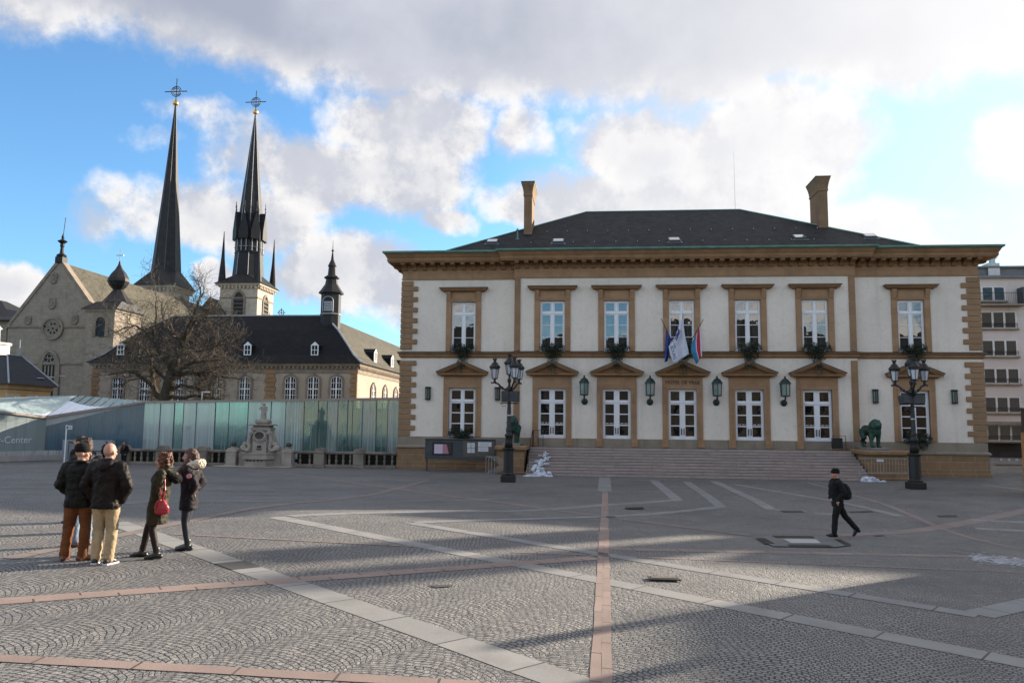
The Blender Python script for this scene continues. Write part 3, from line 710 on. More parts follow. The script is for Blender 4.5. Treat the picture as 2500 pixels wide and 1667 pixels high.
def chimney(x0, x1, y0, y1, zt):
    m = MB(); m.box(x0, x1, y0, y1, rz(y0)-.4, zt-.95); 
    m.sweep([(x0, (y0+y1)/2), (x0, y0), (x1, y0), (x1, y1), (x0, y1), (x0, (y0+y1)/2-.001)], [(-.1,zt-.96),(.03,zt-.96),(.05,zt-.88),(.03,zt-.80),(.05,zt-.60),(.11,zt-.30),(.16,zt-.16),(.18,zt-.05),(-.1,zt-.05)])
    c = m.build('chimney', BRICKC, rf)
    m = MB(); m.box(x0-.20, x1+.20, y0-.20, y1+.20, zt-.047, zt+.02); m.build('chimney_cap', LEAD, c)
P = roof_y(1288.5, 572); print('ch1', P); chimney(P.x-.27, P.x+.27, P.y, P.y+2.3, at(1288, 445, P.y).z)
P = roof_y(2010, 556); print('ch2', P); chimney(P.x-.25, P.x+.33, P.y, P.y+2.0, at(2010, 432, P.y).z)
m = MB(); P = Vector((at(1797, 514, 56.7).x, 57.0, 18.1)); m.tube([P, P+Vector((-.02,0,2.6)), P+Vector((-.04,0,4.3))], [.014,.010,.005], 5); m.build('antenna', STEEL, rf)
# stairs, pedestals
STEPM = ashlar('stair_granite', (.39,.315,.285), (.34,.275,.25), (.13,.108,.095), 1.9, .14, .007, streak=.2, bump=.25)
ST = MB(); xs0, xs1 = XC-8.55, XC+8.75; nst = 10; rise = 1.40/nst
for k in range(nst):
    yb = 44.35-.33*(nst-1-k); z1 = rise*(k+1)
    ST.cbox(xs0, xs1, yb, 45.62, z1-rise, z1, .012)
props(ST.build('stairs', STEPM, TH), 'broad flight of reddish granite steps')
for x0, x1 in ((xs0-1.75, xs0-.02), (xs1+.02, xs1+2.3)):
    m = MB(); m.box(x0+.16, x1-.16, 42.5, 45.45, .13, 1.26); m.cbox(x0+.02, x1-.02, 42.35, 45.47, 0, .13, .03); m.cbox(x0, x1, 42.3, 45.46, 1.26, 1.50, .05); m.build('pedestal', STONEP, TH)
# ------------------------------------------------------------------ old college, church and towers behind
def px_unit(Y): return (at(1251, 900, Y)-at(1250, 900, Y)).length
RUBBLE = pmat('rendered_stone', (.43,.35,.275), (.35,.285,.222), .5, .9, bump=.4, bscale=9, streak=.3, streakc=(.22,.18,.14), spec=.2)
LSTONE = ashlar('limestone_blocks', (.31,.262,.207), (.265,.222,.175), (.20,.165,.135), .8, .38, .008, streak=.28, bump=.3)
TSTONE = ashlar('tower_stone', (.52,.445,.35), (.46,.39,.31), (.34,.29,.23), .9, .42, .01, streak=.22, bump=.3)
TRIM = pmat('carved_trim', (.27,.22,.17), (.20,.165,.13), 1.5, .9, bump=.3, spec=.2)
SLATEB = slate('dark_slate', (.009,.0095,.011), (.014,.0145,.016), .7, .3, .15, (.022,.022,.024), .3, 2)
SLATEL = slate('weathered_sunlit_slate', (.105,.095,.070), (.072,.066,.052), .8, .3, .15, (.15,.135,.098), .55, 2)
SLATES = pmat('spire_slate', (.015,.015,.017), (.026,.024,.024), 1.4, .55, bump=.25, bscale=6, spec=.25)
GOLD = pmat('gilded_ball', (.75,.42,.10), rough=.3, metal=1)
LEADW = pmat('pale_lead', (.30,.31,.33), (.24,.25,.27), 2, .5)
CGLASS = glassmat('old_window_glass', (.015,.015,.015), -.035, 0, .08, .4, 2.5)
def arch_pts(x0, x1, z0, zs, rise, pointed=False, n=10):
    """outline from bottom left round to bottom right"""
    xm = (x0+x1)/2; w = (x1-x0)/2; P = [(x0, z0)]
    for k in range(n+1):
        a = math.pi*(1-k/n)
        if pointed:
            u = abs(math.cos(a)); P.append((xm+w*math.copysign(u, math.cos(a)), zs+rise*math.sqrt(max(0, 1-u**1.55))))
        else: P.append((xm+w*math.cos(a), zs+rise*math.sin(a)))
    P.append((x1, z0)); return P
def arch_ring(mb, inner, outer, y0, y1):
    n = len(inner); rr = []
    for k in range(n):
        (a, b), (c, d) = inner[k], outer[k]; rr.append([(a, y0, b), (c, y0, d), (c, y1, d), (a, y1, b)])
    mb.rings(rr)
# ---- college
YC = 72.0
cL, cR = at(228, 900, YC).x, at(873, 900, YC).x
zE = at(550, 886, YC).z; zRg = at(550, 772, YC+5.2).z
CO = thing('college', 'old college with dark slate roof, white lattice windows and quoins behind the glass wall', 'college', ((cL+cR)/2, YC, 0))
m = MB(); m.box(cL, cR, YC, YC+10.5, 0, zE-.05); m.box(cR-10.5, cR, YC+10.45, YC+62, 0, zE-.052); m.build('wall', RUBBLE, CO)
cp = [Vector(p) for p in ((cL, YC+12), (cL, YC), (cR, YC), (cR, YC+62))]
m = MB(); m.sweep(cp, [(0,zE-.95),(.07,zE-.93),(.07,zE-.60),(.03,zE-.58),(.03,zE-.30),(.25,zE-.26),(.30,zE-.10),(.42,zE-.02),(0,zE)]); m.build('cornice', TRIM, CO)
def dentils(a, b, f, d):
    P = [(a, zE-.27)]; k = a+.2
    while k+.2 < b: P += [(k, zE-.30), (k, zE-.52), (k+.18, zE-.52), (k+.18, zE-.30)]; k += .42
    P.append((b, zE-.27)); m = MB(); m.extrude([f(u, v) for u, v in P], d); m.build('dentil_course', TRIM, CO)
dentils(cL, cR, lambda u, v: (u, YC-.22, v), (0, .19, 0)); dentils(YC, YC+58, lambda u, v: (cR+.22, u, v), (-.19, 0, 0))
dz = zRg-zE
prof = [(.55,zE),(.35,zE+.10),(-.6,zE+dz*.16),(-1.5,zE+dz*.36),(-3.0,zE+dz*.67),(-5.0,zE+dz*.985),(-5.2,zRg)]
m = MB(); rr = []
for d, z in prof: rr.append([(cL-d, YC+10.4+d, z), (cL-d, YC-d, z), (cR+d, YC-d, z), (cR+d, YC+62, z)])
m.m = 0; m.rings(rr, cap=False, close=False)
nf = len(m.f); 
for i in range(nf): 
    if i % 3 == 2: m.mi[i] = 1  # right slope takes the paler slate: its sunlight is put into the colour
m.m = 0; m.add([rr[-1][0], rr[-1][1], rr[-1][2], (cR-5.2, YC+5.3, zRg)], [(0,1,2,3)])
m.add([(cL+5.2,YC+5.3,zRg),(cR-5.2,YC+5.3,zRg),(cR-10.5,YC+10.5,zE),(cL,YC+10.5,zE)],[(0,1,2,3)]); m.add([(cR-5.2,YC+5.3,zRg),(cR-5.2,YC+62,zRg),(cR-10.6,YC+62,zE),(cR-10.6,YC+10,zE)],[(0,1,2,3)])
ro = m.build('roof', [SLATEB, SLATEL], CO)
m = MB(); m.tube([(cL+5.2, YC+5.2, zRg+.03), (cR-5.2, YC+5.2, zRg+.03)], .10, 6); 
m.tube([(cR+d, YC-d, z+.05) for d, z in prof], .10, 6); m.tube([(cL-d, YC-d, z+.05) for d, z in prof], .07, 6); m.build('ridge_cap', LEADW, ro)
def lattice(x0, x1, z0, z1, zs, rise, y, nm, par, nx=4, nz=5, flip=False, mat=None):
    """white glazing with a flat arched head; flip puts it in a wall that faces +x"""
    T = (lambda p: p) if not flip else (lambda p: (flip[0]+(p[1]-y)*-1, flip[1]+p[0], p[2]))
    f = MB(); ip = arch_pts(x0+.06, x1-.06, z0+.06, zs, rise-.05); op = arch_pts(x0, x1, z0, zs, rise)
    arch_ring(f, ip, op, y-.02, y+.08); f.box(x0, x1, y-.018, y+.078, z0, z0+.08)
    xm = (x0+x1)/2; f.box(xm-.06, xm+.06, y-.03, y+.07, z0+.05, zs+rise-.04)
    zt = z0+(zs-z0)*.68; f.box(x0+.05, x1-.05, y-.028, y+.068, zt-.05, zt+.05)
    for k in range(1, nx):
        if k*2 != nx: xx = x0+(x1-x0)*k/nx; f.box(xx-.02, xx+.02, y-.005, y+.05, z0+.05, zs+rise*.8)
    for k in range(1, nz): zz = z0+(zs+rise-z0)*k/nz; f.box(x0+.05, x1-.05, y-.003, y+.048, zz-.02, zz+.02)
    f.v = [T(v) for v in f.v]; f = f.build('window', WHITE, par)
    g = MB(); pts = arch_pts(x0+.03, x1-.03, z0+.03, zs, rise-.03); g.add([T((a, y+.02, b)) for a, b in pts], [tuple(range(len(pts)))]); g.build('pane', CGLASS, f)
    s = MB(); op2 = arch_pts(x0-.20, x1+.20, z0-.02, zs+.02, rise+.18); arch_ring(s, op, op2, y-.09, y+.05); s.box(x0-.25, x1+.25, y-.12, y+.05, z0-.22, z0-.02); s.box((x0+x1)/2-.13, (x0+x1)/2+.13, y-.13, y+.05, zs+rise+.02, zs+rise+.26)
    s.v = [T(v) for v in s.v]; s.build('surround', TRIM, f)
for px in (288, 354, 436, 530, 598, 709, 765, 821):
    P = at(px, 950, YC); zt = at(px, 919, YC).z; w = 14.0*px_unit(YC); lattice(P.x-w, P.x+w, zt-2.9, zt, zt-.35, .35, YC-.04, 'w', CO)
for (a, b) in ((378,391), (488,503), (651,672), (858,873)):
    x0, x1 = at(a, 900, YC).x, at(b, 900, YC).x; m = MB(); z = 1.0; k = 0
    while z < zE-1.0: e = .12 if k % 2 else 0; m.cbox(x0-e, x1+e*(0 if a == 858 else 1), YC-.09, YC+.1, z+.01, z+.40, .02); z += .41; k += 1
    m.build('quoin', STONEQ, CO)
m = MB(); z = 1.0; k = 0
while z < zE-1.0: e = .15 if k % 2 else 0; m.cbox(cL-.06, cL+.55+e, YC-.09, YC+.1, z+.01, z+.40, .02); z += .41; k += 1
m.build('quoin', STONEQ, CO)
def roofz(d):                                                # height of the front slope d metres in from the eave
    for (d0, z0), (d1, z1) in zip(prof, prof[1:]):
        if d1 <= -d <= d0: return z0+(z1-z0)*((-d-d0)/(d1-d0))
    return zRg
def dormer(P, d, flip=False):
    w = .36; zb = roofz(d)-.05; zt = zb+.95
    f = MB()
    if not flip:
        y = P.y; x = P.x
        f.box(x-w, x-w+.09, y-.06, y+.02, zb, zt); f.box(x+w-.09, x+w, y-.06, y+.02, zb, zt); f.box(x-w+.09, x+w-.09, y-.058, y+.018, zb, zb+.10); f.box(x-.025, x+.025, y-.05, y+.01, zb+.1, zt)
        f.box(x-w+.09, x+w-.09, y-.048, y+.008, zb+.5, zb+.55); f.extrude([(x-w-.05, y-.07, zt), (x+w+.05, y-.07, zt), (x, y-.07, zt+.36)], (0, .12, 0))
        b = MB(); b.box(x-w, x+w, y+.02, y+1.6, zb-.3, zt); b.extrude([(x-w-.08, y+.05, zt), (x+w+.08, y+.05, zt), (x, y+.05, zt+.40)], (0, 1.9, 0)); q = b.build('dormer', SLATEB, ro)
        f.build('dormer_front', WHITE, q); g = MB(); g.quad((x-w+.05, y-.02, zb+.05), (x+w-.05, y-.02, zb+.05), (x+w-.05, y-.02, zt), (x-w+.05, y-.02, zt)); g.build('pane', CGLASS, q)
    else:
        x, y = P.x, P.y; b = MB(); b.box(x-2.2, x, y-.5, y+.5, zb-.3, zt); b.extrude([(x+.05, y-.58, zt), (x+.05, y+.58, zt), (x+.05, y, zt+.42)], (-2.6, 0, 0)); q = b.build('dormer', SLATEB, ro)
        f.box(x, x+.08, y-.5, y-.38, zb, zt); f.box(x, x+.08, y+.38, y+.5, zb, zt); f.box(x, x+.078, y-.38, y+.38, zb, zb+.12); f.box(x, x+.07, y-.04, y+.04, zb+.1, zt); f.extrude([(x+.06, y-.58, zt), (x+.06, y+.58, zt), (x+.06, y, zt+.4)], (.04, 0, 0)); f.build('dormer_front', WHITE, q)
for px in (294, 604, 768): dormer(Vector((at(px, 865, YC+.6).x, YC+.62, 0)), .6)
for yy in (YC+7.5, YC+14.5, YC+21.5): dormer(Vector((cR-.45, yy, 0)), .5, True)
for k in range(6):                                            # sunlit round headed windows of the side wing
    yy = YC+5.4+4.6*k; lattice(-.75, .75, zE-4.6, zE-1.75, zE-2.4, .65, 0, 'w', CO, 4, 5, flip=(cR+.06, yy))
# bell turret on the ridge
tx, ty = at(807, 772, YC+4.6).x, YC+4.6
u = px_unit(YC+4.6); BT = MB(); zb = zRg-2.2; hw = 24.5*u
zc = at(807, 718, ty).z; z1 = at(807, 690, ty).z; z2 = at(807, 674, ty).z; z3 = at(807, 648, ty).z
BT.lathe([(hw,zb),(hw,zc-.05),(hw+.1,zc)], (tx, ty, 0), 8, R(22.5)); BT.m = 0
bt = BT.build('bell_turret', SLATES, CO)
m = MB(); m.lathe([(hw*.2,zc),(hw*1.26,zc+.0),(hw*1.28,zc+.10),(hw*1.02,zc+.42),(hw*.66,zc+.98),(hw*.56,z2-.3)], (tx, ty, 0), 8, R(22.5))
m.lathe([(hw*.5,z2-.32),(hw*.76,z2-.28),(hw*.78,z2-.16),(hw*.42,z2+.10),(hw*.36,z3-.15)], (tx, ty, 0), 8, R(22.5)); m.lathe([(hw*.34,z3-.16),(hw*.46,z3-.12),(hw*.16,z3+.55),(.07,z3+1.3)], (tx, ty, 0), 8, R(22.5)); m.build('turret_roof', SLATES, bt)
m = MB(); m.tube([(tx, ty, z3+1.3), (tx, ty, z3+2.6)], [.05,.015], 6); m.ellipsoid((tx, ty, z3+1.5), (.13,.13,.13)); m.build('finial', BLACKM, bt)
m = MB(); pts = arch_pts(tx-.62, tx-.02+.1, zb+2.9, zc-.75, .4); yy = ty-hw*.924-.012
zl0 = at(800, 762, ty).z; zl1 = at(800, 738, ty).z
for k in range(4): zz = zl0+(zl1-zl0)*k/4; m.extrude([(tx-.40, yy-.03, zz), (tx+.40, yy-.03, zz), (tx+.40, yy+.02, zz+.26), (tx-.40, yy+.02, zz+.26)], (0, .02, 0))
pts = arch_pts(tx-.48, tx+.48, zl0-.05, zl1, .42); op2 = arch_pts(tx-.56, tx+.56, zl0-.1, zl1, .5); arch_ring(m, pts, op2, yy-.05, yy+.04); m.build('louvre', LEADW, bt)
m = MB(); m.lathe([(hw+.02,zl0-.32),(hw+.07,zl0-.3),(hw+.07,zl0-.2),(hw+.02,zl0-.18)], (tx, ty, 0), 8, R(22.5)); m.build('band', LEADW, bt)

# ---- church
YG = 84.0
CH = thing('church', 'stone church with a steep gable, rose window and two slender dark spires', 'church', (at(143, 800, YG).x, YG, 0))
ap = at(146, 636, YG); le = at(20, 797, YG); hwid = ap.x-le.x; re_x = ap.x+hwid*.93
zc1 = le.z
m = MB(); m.extrude([(le.x, YG, 0), (re_x, YG, 0), (re_x, YG, zc1+.6), (ap.x, YG, ap.z), (le.x, YG, zc1)], (0, .8, 0)); m.box(le.x+.3, re_x-.3, YG+.8, YG+48, 0, zc1); m.build('gable_wall', LSTONE, CH)
m = MB(); m.extrude([(le.x-.5, YG+.5, zc1-.4), (ap.x, YG+.5, ap.z-.15), (re_x+.6, YG+.5, zc1+.1)], (0, 48, 0)); m.mi = [0]*len(m.f); nr = m.build('nave_roof', SLATEL, CH)
m = MB()
for (x, z) in ((le.x-.25, zc1-.3), (re_x+.35, zc1+.5)):
    d = Vector((ap.x-x, 0, ap.z-z)).normalized(); nn = Vector((-d.z, 0, d.x)); nn = nn if nn.z > 0 else -nn
    a = Vector((x, YG-.12, z)); e = Vector((ap.x, YG-.12, ap.z)); m.extrude([a-nn*.12, e-nn*.12, e+nn*.22, a+nn*.22], (0, 1.0, 0))
m.build('coping', TRIM, CH)
m = MB(); zz = at(150, 797, YG).z; z2 = at(190, 887, YG).z
m.cbox(le.x, re_x, YG-.14, YG+.02, zz-.14, zz+.14, .04); m.cbox(le.x, re_x, YG-.14, YG+.02, z2-.14, z2+.14, .04); m.build('string_course', TRIM, CH)
rc = at(130, 802, YG); rr_ = 26.5*px_unit(YG)
m = MB()
def ringm(mb, c, ro_, ri, y0, y1, n=28):
    rg = []
    for k in range(n+1):
        a = 2*math.pi*k/n; cc, s_ = math.cos(a), math.sin(a); rg.append([(c.x+ri*cc, y0, c.z+ri*s_), (c.x+ro_*cc, y0, c.z+ro_*s_), (c.x+ro_*cc, y1, c.z+ro_*s_), (c.x+ri*cc, y1, c.z+ri*s_)])
    mb.rings(rg, cap=False)
ringm(m, rc, rr_*1.12, rr_*.93, YG-.26, YG+.1); ringm(m, rc, rr_*.93, rr_*.72, YG-.14, YG+.1); rw = m.build('rose_window', TRIM, CH)
m = MB(); m.extrude([(rc.x+rr_*.73*math.cos(2*math.pi*k/28), YG-.04, rc.z+rr_*.73*math.sin(2*math.pi*k/28)) for k in range(28)], (0, .03, 0)); m.build('pane', CGLASS, rw)
m = MB(); ringm(m, rc, rr_*.74, rr_*.64, YG-.10, YG-.03); ringm(m, rc, rr_*.20, rr_*.12, YG-.10, YG-.03)
for k in range(8):
    a = 2*math.pi*(k+.5)/8; c = Vector((rc.x+rr_*.46*math.cos(a), 0, rc.z+rr_*.46*math.sin(a))); ringm(m, c, rr_*.19, rr_*.135, YG-.09, YG-.03, 12)
    m.tube([(rc.x+rr_*.18*math.cos(a+.39), YG-.06, rc.z+rr_*.18*math.sin(a+.39)), (rc.x+rr_*.66*math.cos(a+.39), YG-.06, rc.z+rr_*.66*math.sin(a+.39))], .075, 6)
m.build('tracery', LSTONE, rw)
gx = at(120, 900, YG).x; gw = 26*px_unit(YG); zt = at(120, 852, YG).z; zs = at(120, 897, YG).z; zb_ = 2.0
m = MB(); arch_ring(m, arch_pts(gx-gw*.72, gx+gw*.72, zb_, zs, (zt-zs)*.82, True), arch_pts(gx-gw*1.18, gx+gw*1.18, zb_, zs, (zt-zs)*1.0, True), YG-.18, YG+.1); gwn = m.build('gothic_window', TRIM, CH)
m = MB(); P_ = arch_pts(gx-gw*.74, gx+gw*.74, zb_, zs, (zt-zs)*.83, True); m.add([(a, YG-.05, b) for a, b in P_], [tuple(range(len(P_)))]); m.build('pane', CGLASS, gwn)
m = MB()
for k in range(5): xx = gx-gw*.72+gw*1.44*k/4; m.box(xx-.07, xx+.07, YG-.13, YG-.055, zb_, zs+.1)
for k in range(4): xx = gx-gw*.72+gw*1.44*(k+.5)/4; arch_ring(m, arch_pts(xx-gw*.16, xx+gw*.16, zs-.1, zs, gw*.30, True, 8), arch_pts(xx-gw*.19, xx+gw*.19, zs-.1, zs, gw*.36, True, 8), YG-.12, YG-.055)
for (u_, v_) in ((-.34, .42), (.34, .42), (0, .62)): ringm(m, Vector((gx+gw*u_, 0, zs+(zt-zs)*v_)), gw*.26, gw*.19, YG-.12, YG-.055, 14)
m.build('tracery', LSTONE, gwn)
for (px, py, w_, h_) in ((132, 679, 9, 13), (128, 740, 10, 14), (69, 781, 8.5, 11), (183, 780, 8.5, 11)):
    c = at(px, py, YG); u = px_unit(YG); m = MB(); W_, H_ = w_*u*.8, h_*u
    m.extrude([(c.x+W_*.7*x, YG-.12, c.z+H_*z) for x, z in ((-.8,.8),(.8,.8),(.85,0),(.5,-.6),(0,-.95),(-.5,-.6),(-.85,0))], (0, .14, 0))
    for k in range(14): a = 2*math.pi*k/14; m.ellipsoid((c.x+W_*1.0*math.cos(a), YG-.08, c.z+H_*.95*math.sin(a)), (.14+.06*(k%3), .12, .16), 7, 5)
    m.box(c.x-W_*.3, c.x+W_*.3, YG-.17, YG-.1, c.z-H_*.3, c.z+H_*.4); m.build('coat_of_arms', TRIM, CH)
m = MB(); zz = ap.z; m.cbox(ap.x-.45, ap.x+.45, YG-.2, YG+.7, zz-.35, zz+.5, .1); m.lathe([(.5,zz+.5),(.55,zz+.65),(.22,zz+.9),(.17,zz+1.6),(.24,zz+1.7),(.2,zz+2.0),(.55,zz+2.3),(.12,zz+2.55),(.16,zz+2.75),(.03,zz+3.2)], (ap.x, YG+.25, 0), 10); m.tube([(ap.x+.05, YG+.25, zz+3.1), (ap.x+.18, YG+.25, zz+5.1)], .045, 5); m.build('finial', SLATES, CH)
# stair turret with onion dome
Yt = 82.5; x0 = at(211, 760, Yt).x; x1 = at(281, 760, Yt).x; zt = at(240, 754, Yt).z
m = MB(); m.box(x0, x1, Yt, Yt+5.2, 0, zt); TU = m.build('stair_turret', LSTONE, CH)
m = MB(); m.sweep([(x0, Yt+5.2), (x0, Yt), (x1, Yt), (x1, Yt+5.2)], [(0,zt-.35),(.12,zt-.3),(.2,zt-.05),(.3,zt),(0,zt+.01)]); m.build('cornice', LSTONE, TU)
cx, cy = (x0+x1)/2+.35, Yt+2.4; zn = at(278, 741, Yt+2.4).z; zn2 = at(278, 706, Yt+2.4).z; zo = at(278, 688, Yt+2.4).z; ztp = at(283, 637, Yt+2.4).z; uu = px_unit(Yt+2.4)*1.22
m = MB(); m.rings([[(x0-.45,Yt-.45,zt),(x1+.45,Yt-.45,zt),(x1+.45,Yt+5.6,zt),(x0-.45,Yt+5.6,zt)],[(cx-1.5,cy-1.5,zn),(cx+1.5,cy-1.5,zn),(cx+1.5,cy+1.5,zn),(cx-1.5,cy+1.5,zn)]], cap=True)
m.lathe([(1.75,zn-.05),(1.05,(zn+zn2)/2),(.52,zn2-.1),(.62,zn2+.02),(22*uu*.8,zn2+(zo-zn2)*.45),(22*uu,zo),(21*uu,zo+.35),(15*uu,zo+.95),(8*uu,zo+(ztp-zo)*.58),(3*uu,zo+(ztp-zo)*.80),(.05,ztp)], (cx, cy, 0), 8, R(22.5)); m.build('onion_dome', SLATES, TU)
zk = at(283, 608, Yt+2.4).z; m = MB(); m.tube([(cx, cy, ztp-.2), (cx, cy, zk)], .05, 6); m.tube([(cx-.45, cy, zk-.75), (cx+.45, cy, zk-.75)], .05, 6); m.build('cross', STEEL, TU)
c = at(246, 800, Yt); m = MB(); pts = arch_pts(c.x-.55, c.x+.55, c.z-1.0, c.z+.6, .6); m.add([(a, Yt-.015, b) for a, b in pts], [tuple(range(len(pts)))]); m.build('pane', CGLASS, TU)
m = MB(); arch_ring(m, pts, arch_pts(c.x-.95, c.x+.95, c.z-1.0, c.z+.7, .95), Yt-.12, Yt+.02); m.build('arch_moulding', TRIM, TU)
# towers
def cross_on(T, c, top, ball, s, nm='cross'):
    b = MB(); b.ellipsoid((c.x, c.y, ball), (s*.42, s*.42, s*.42), 16, 10); b.build('ball', GOLD, T)
    m = MB(); m.tube([(c.x, c.y, ball), (c.x, c.y, top)], s*.07, 6); zc_ = ball+(top-ball)*.47; L = s*1.75
    m.tube([(c.x-L, c.y, zc_), (c.x+L, c.y, zc_)], s*.07, 6)
    ringm(m, Vector((c.x, 0, zc_)), s*.80, s*.70, c.y-.06, c.y+.06, 20); ringm(m, Vector((c.x, 0, zc_)), s*.56, s*.48, c.y-.06, c.y+.06, 20)
    for k in (-1, 0, 1): m.tube([(c.x+k*s*.2, c.y, zc_-s*.45), (c.x+k*s*.2, c.y, zc_+s*.45)], s*.035, 5)
    m.build(nm, BLACKM, T)
def belfry(T, x0, x1, y0, y1, zl, zh, cz, front, side):
    for (a, b, zb_, zt_, flip) in ((*front, False), (*side, True)):
        pts = arch_pts(a, b, zb_, zt_-(b-a)*.75, (b-a)*.75, True)
        TT = (lambda p: (p[0], y0+p[1], p[2])) if not flip else (lambda p: (x1-p[1], p[0], p[2]))
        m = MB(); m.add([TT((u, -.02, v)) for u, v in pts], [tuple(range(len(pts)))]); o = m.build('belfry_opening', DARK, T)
        m = MB(); arch_ring(m, pts, arch_pts(a-.35, b+.35, zb_, zt_-(b-a)*.75, (b-a)*.75+.42, True), -.16, .02); m.v = [TT(v) for v in m.v]; m.build('arch_moulding', TRIM, T)
        m = MB(); k = zb_+.3
        while k < zt_-(b-a)*.6: m.extrude([(a, -.03, k+.35), (b, -.03, k+.35), (b, -.22, k), (a, -.22, k)], (0, -.04, -.03)); k += .62
        m.v = [TT(v) for v in m.v]; m.build('louvre', pmat('louvre_wood', (.06,.055,.05)) if 'louvre_wood' not in bpy.data.materials else bpy.data.materials['louvre_wood'], T)
def tower_body(Yf, pl, pc, pr, zc_px):
    x1 = at(pc, zc_px, Yf).x; x0 = at(pl, zc_px, Yf).x; a = x1-x0; zc_ = at(pc, zc_px, Yf).z
    m = MB(); m.box(x0, x1, Yf, Yf+a, 0, zc_); T = m.build('tower', TSTONE, CH)
    m = MB(); m.sweep([(x0, Yf+a), (x0, Yf), (x1, Yf), (x1, Yf+a), (x0, Yf+a)], [(0,zc_-.55),(.15,zc_-.5),(.2,zc_-.35),(.5,zc_-.25),(.6,zc_+.05),(0,zc_+.07)]); 
    k = x0+.2
    while k < x1: m.box(k, k+.25, Yf-.38, Yf-.02, zc_-.72, zc_-.27); k += .62
    k = Yf+.2
    while k < Yf+a: m.box(x1+.02, x1+.38, k, k+.25, zc_-.72, zc_-.27); k += .62
    m.build('cornice', TSTONE, T)
    return T, x0, x1, Yf+a, zc_, a
# left spire
Y1 = 112.0
T1, x0, x1, yb, zc_, a = tower_body(Y1, 341, 421, 482, 698)
c = Vector(((x0+x1)/2, Y1+a/2, 0)); zs0 = at(405, 664, c.y).z; tipz = at(437, 258, c.y).z; rb = 37*px_unit(c.y)*.98
m = MB(); oct_ = [(c.x+rb*math.cos(2*math.pi*(k+.5)/8), c.y+rb*math.sin(2*math.pi*(k+.5)/8), zs0) for k in range(8)]
sq = []
for k in range(8):
    dx, dy = oct_[k][0]-c.x, oct_[k][1]-c.y; q = (a/2+.75)/max(abs(dx), abs(dy)); sq.append((c.x+(a/2+.75)*(1 if dx > 0 else -1) if True else 0, c.y+(a/2+.75)*(1 if dy > 0 else -1), zc_+.05))
m.rings([sq, oct_], cap=False); m.lathe([(rb,zs0-.02),(rb*.535,zs0+(tipz-zs0)*.47),(.12,tipz)], (c.x, c.y, 0), 8, R(22.5)); m.build('spire', SLATES, T1)
m = MB(); 
for k in (5, 6, 7): aa = 2*math.pi*(k+.5)/8; m.tube([(c.x+rb*math.cos(aa), c.y+rb*math.sin(aa), zs0), (c.x+rb*.535*math.cos(aa), c.y+rb*.535*math.sin(aa), zs0+(tipz-zs0)*.47), (c.x+.12*math.cos(aa), c.y+.12*math.sin(aa), tipz)], [.07,.06,.04], 5)
m.build('ridge_cap', LEAD, T1)
zb_ = at(437, 252, c.y).z; cross_on(T1, c, at(441, 192, c.y).z, zb_, 1.08)
zz = zc_; belfry(T1, x0, x1, Y1, yb, 0, 0, 0, (x0+a*.35, x0+a*.68, zz-6.5, zz-1.4), (Y1+a*.36, Y1+a*.68, zz-6.5, zz-1.4))
# right spire
Y2 = 118.0
T2, x0, x1, yb, zc_, a = tower_body(Y2, 538, 630, 672, 693)
c = Vector(((x0+x1)/2, Y2+a/2, 0)); u = px_unit(c.y)
zA = at(600, 676, c.y).z; zB = at(610, 622, c.y).z; zC = at(610, 588, c.y).z; zD = at(610, 555, c.y).z; zTip = at(629, 280, c.y).z
m = MB(); rA, rB, rD = 38.5*u, 34.5*u, 31*u
oct_ = [(c.x+rA*math.cos(2*math.pi*(k+.5)/8), c.y+rA*math.sin(2*math.pi*(k+.5)/8), zA) for k in range(8)]; sq = []
for k in range(8):
    dx, dy = oct_[k][0]-c.x, oct_[k][1]-c.y; sq.append((c.x+(a/2+.75)*(1 if dx > 0 else -1), c.y+(a/2+.75)*(1 if dy > 0 else -1), zc_+.05))
m.rings([sq, oct_], cap=False)
m.lathe([(rA,zA-.02),(rB,zB),(rB*1.04,zB+.05),(rB*1.04,zB+.2),(rB*.97,zB+.22),(rB*.97,zC),(rB*1.06,zC+.1),(rD,zD+.6),(rD*.535,zD+(zTip-zD)*.5),(.12,zTip)], (c.x, c.y, 0), 8, R(22.5)); sp = m.build('spire', SLATES, T2)
m = MB()
for k in (5, 6, 7): aa = 2*math.pi*(k+.5)/8; m.tube([(c.x+rD*math.cos(aa), c.y+rD*math.sin(aa), zD+.6), (c.x+rD*.535*math.cos(aa), c.y+rD*.535*math.sin(aa), zD+(zTip-zD)*.5), (c.x+.12*math.cos(aa), c.y+.12*math.sin(aa), zTip)], [.06,.05,.04], 5); m.tube([(c.x+rA*math.cos(aa), c.y+rA*math.sin(aa), zA), (c.x+rB*math.cos(aa), c.y+rB*math.sin(aa), zB)], .06, 5)
m.build('ridge_cap', LEADW, T2)
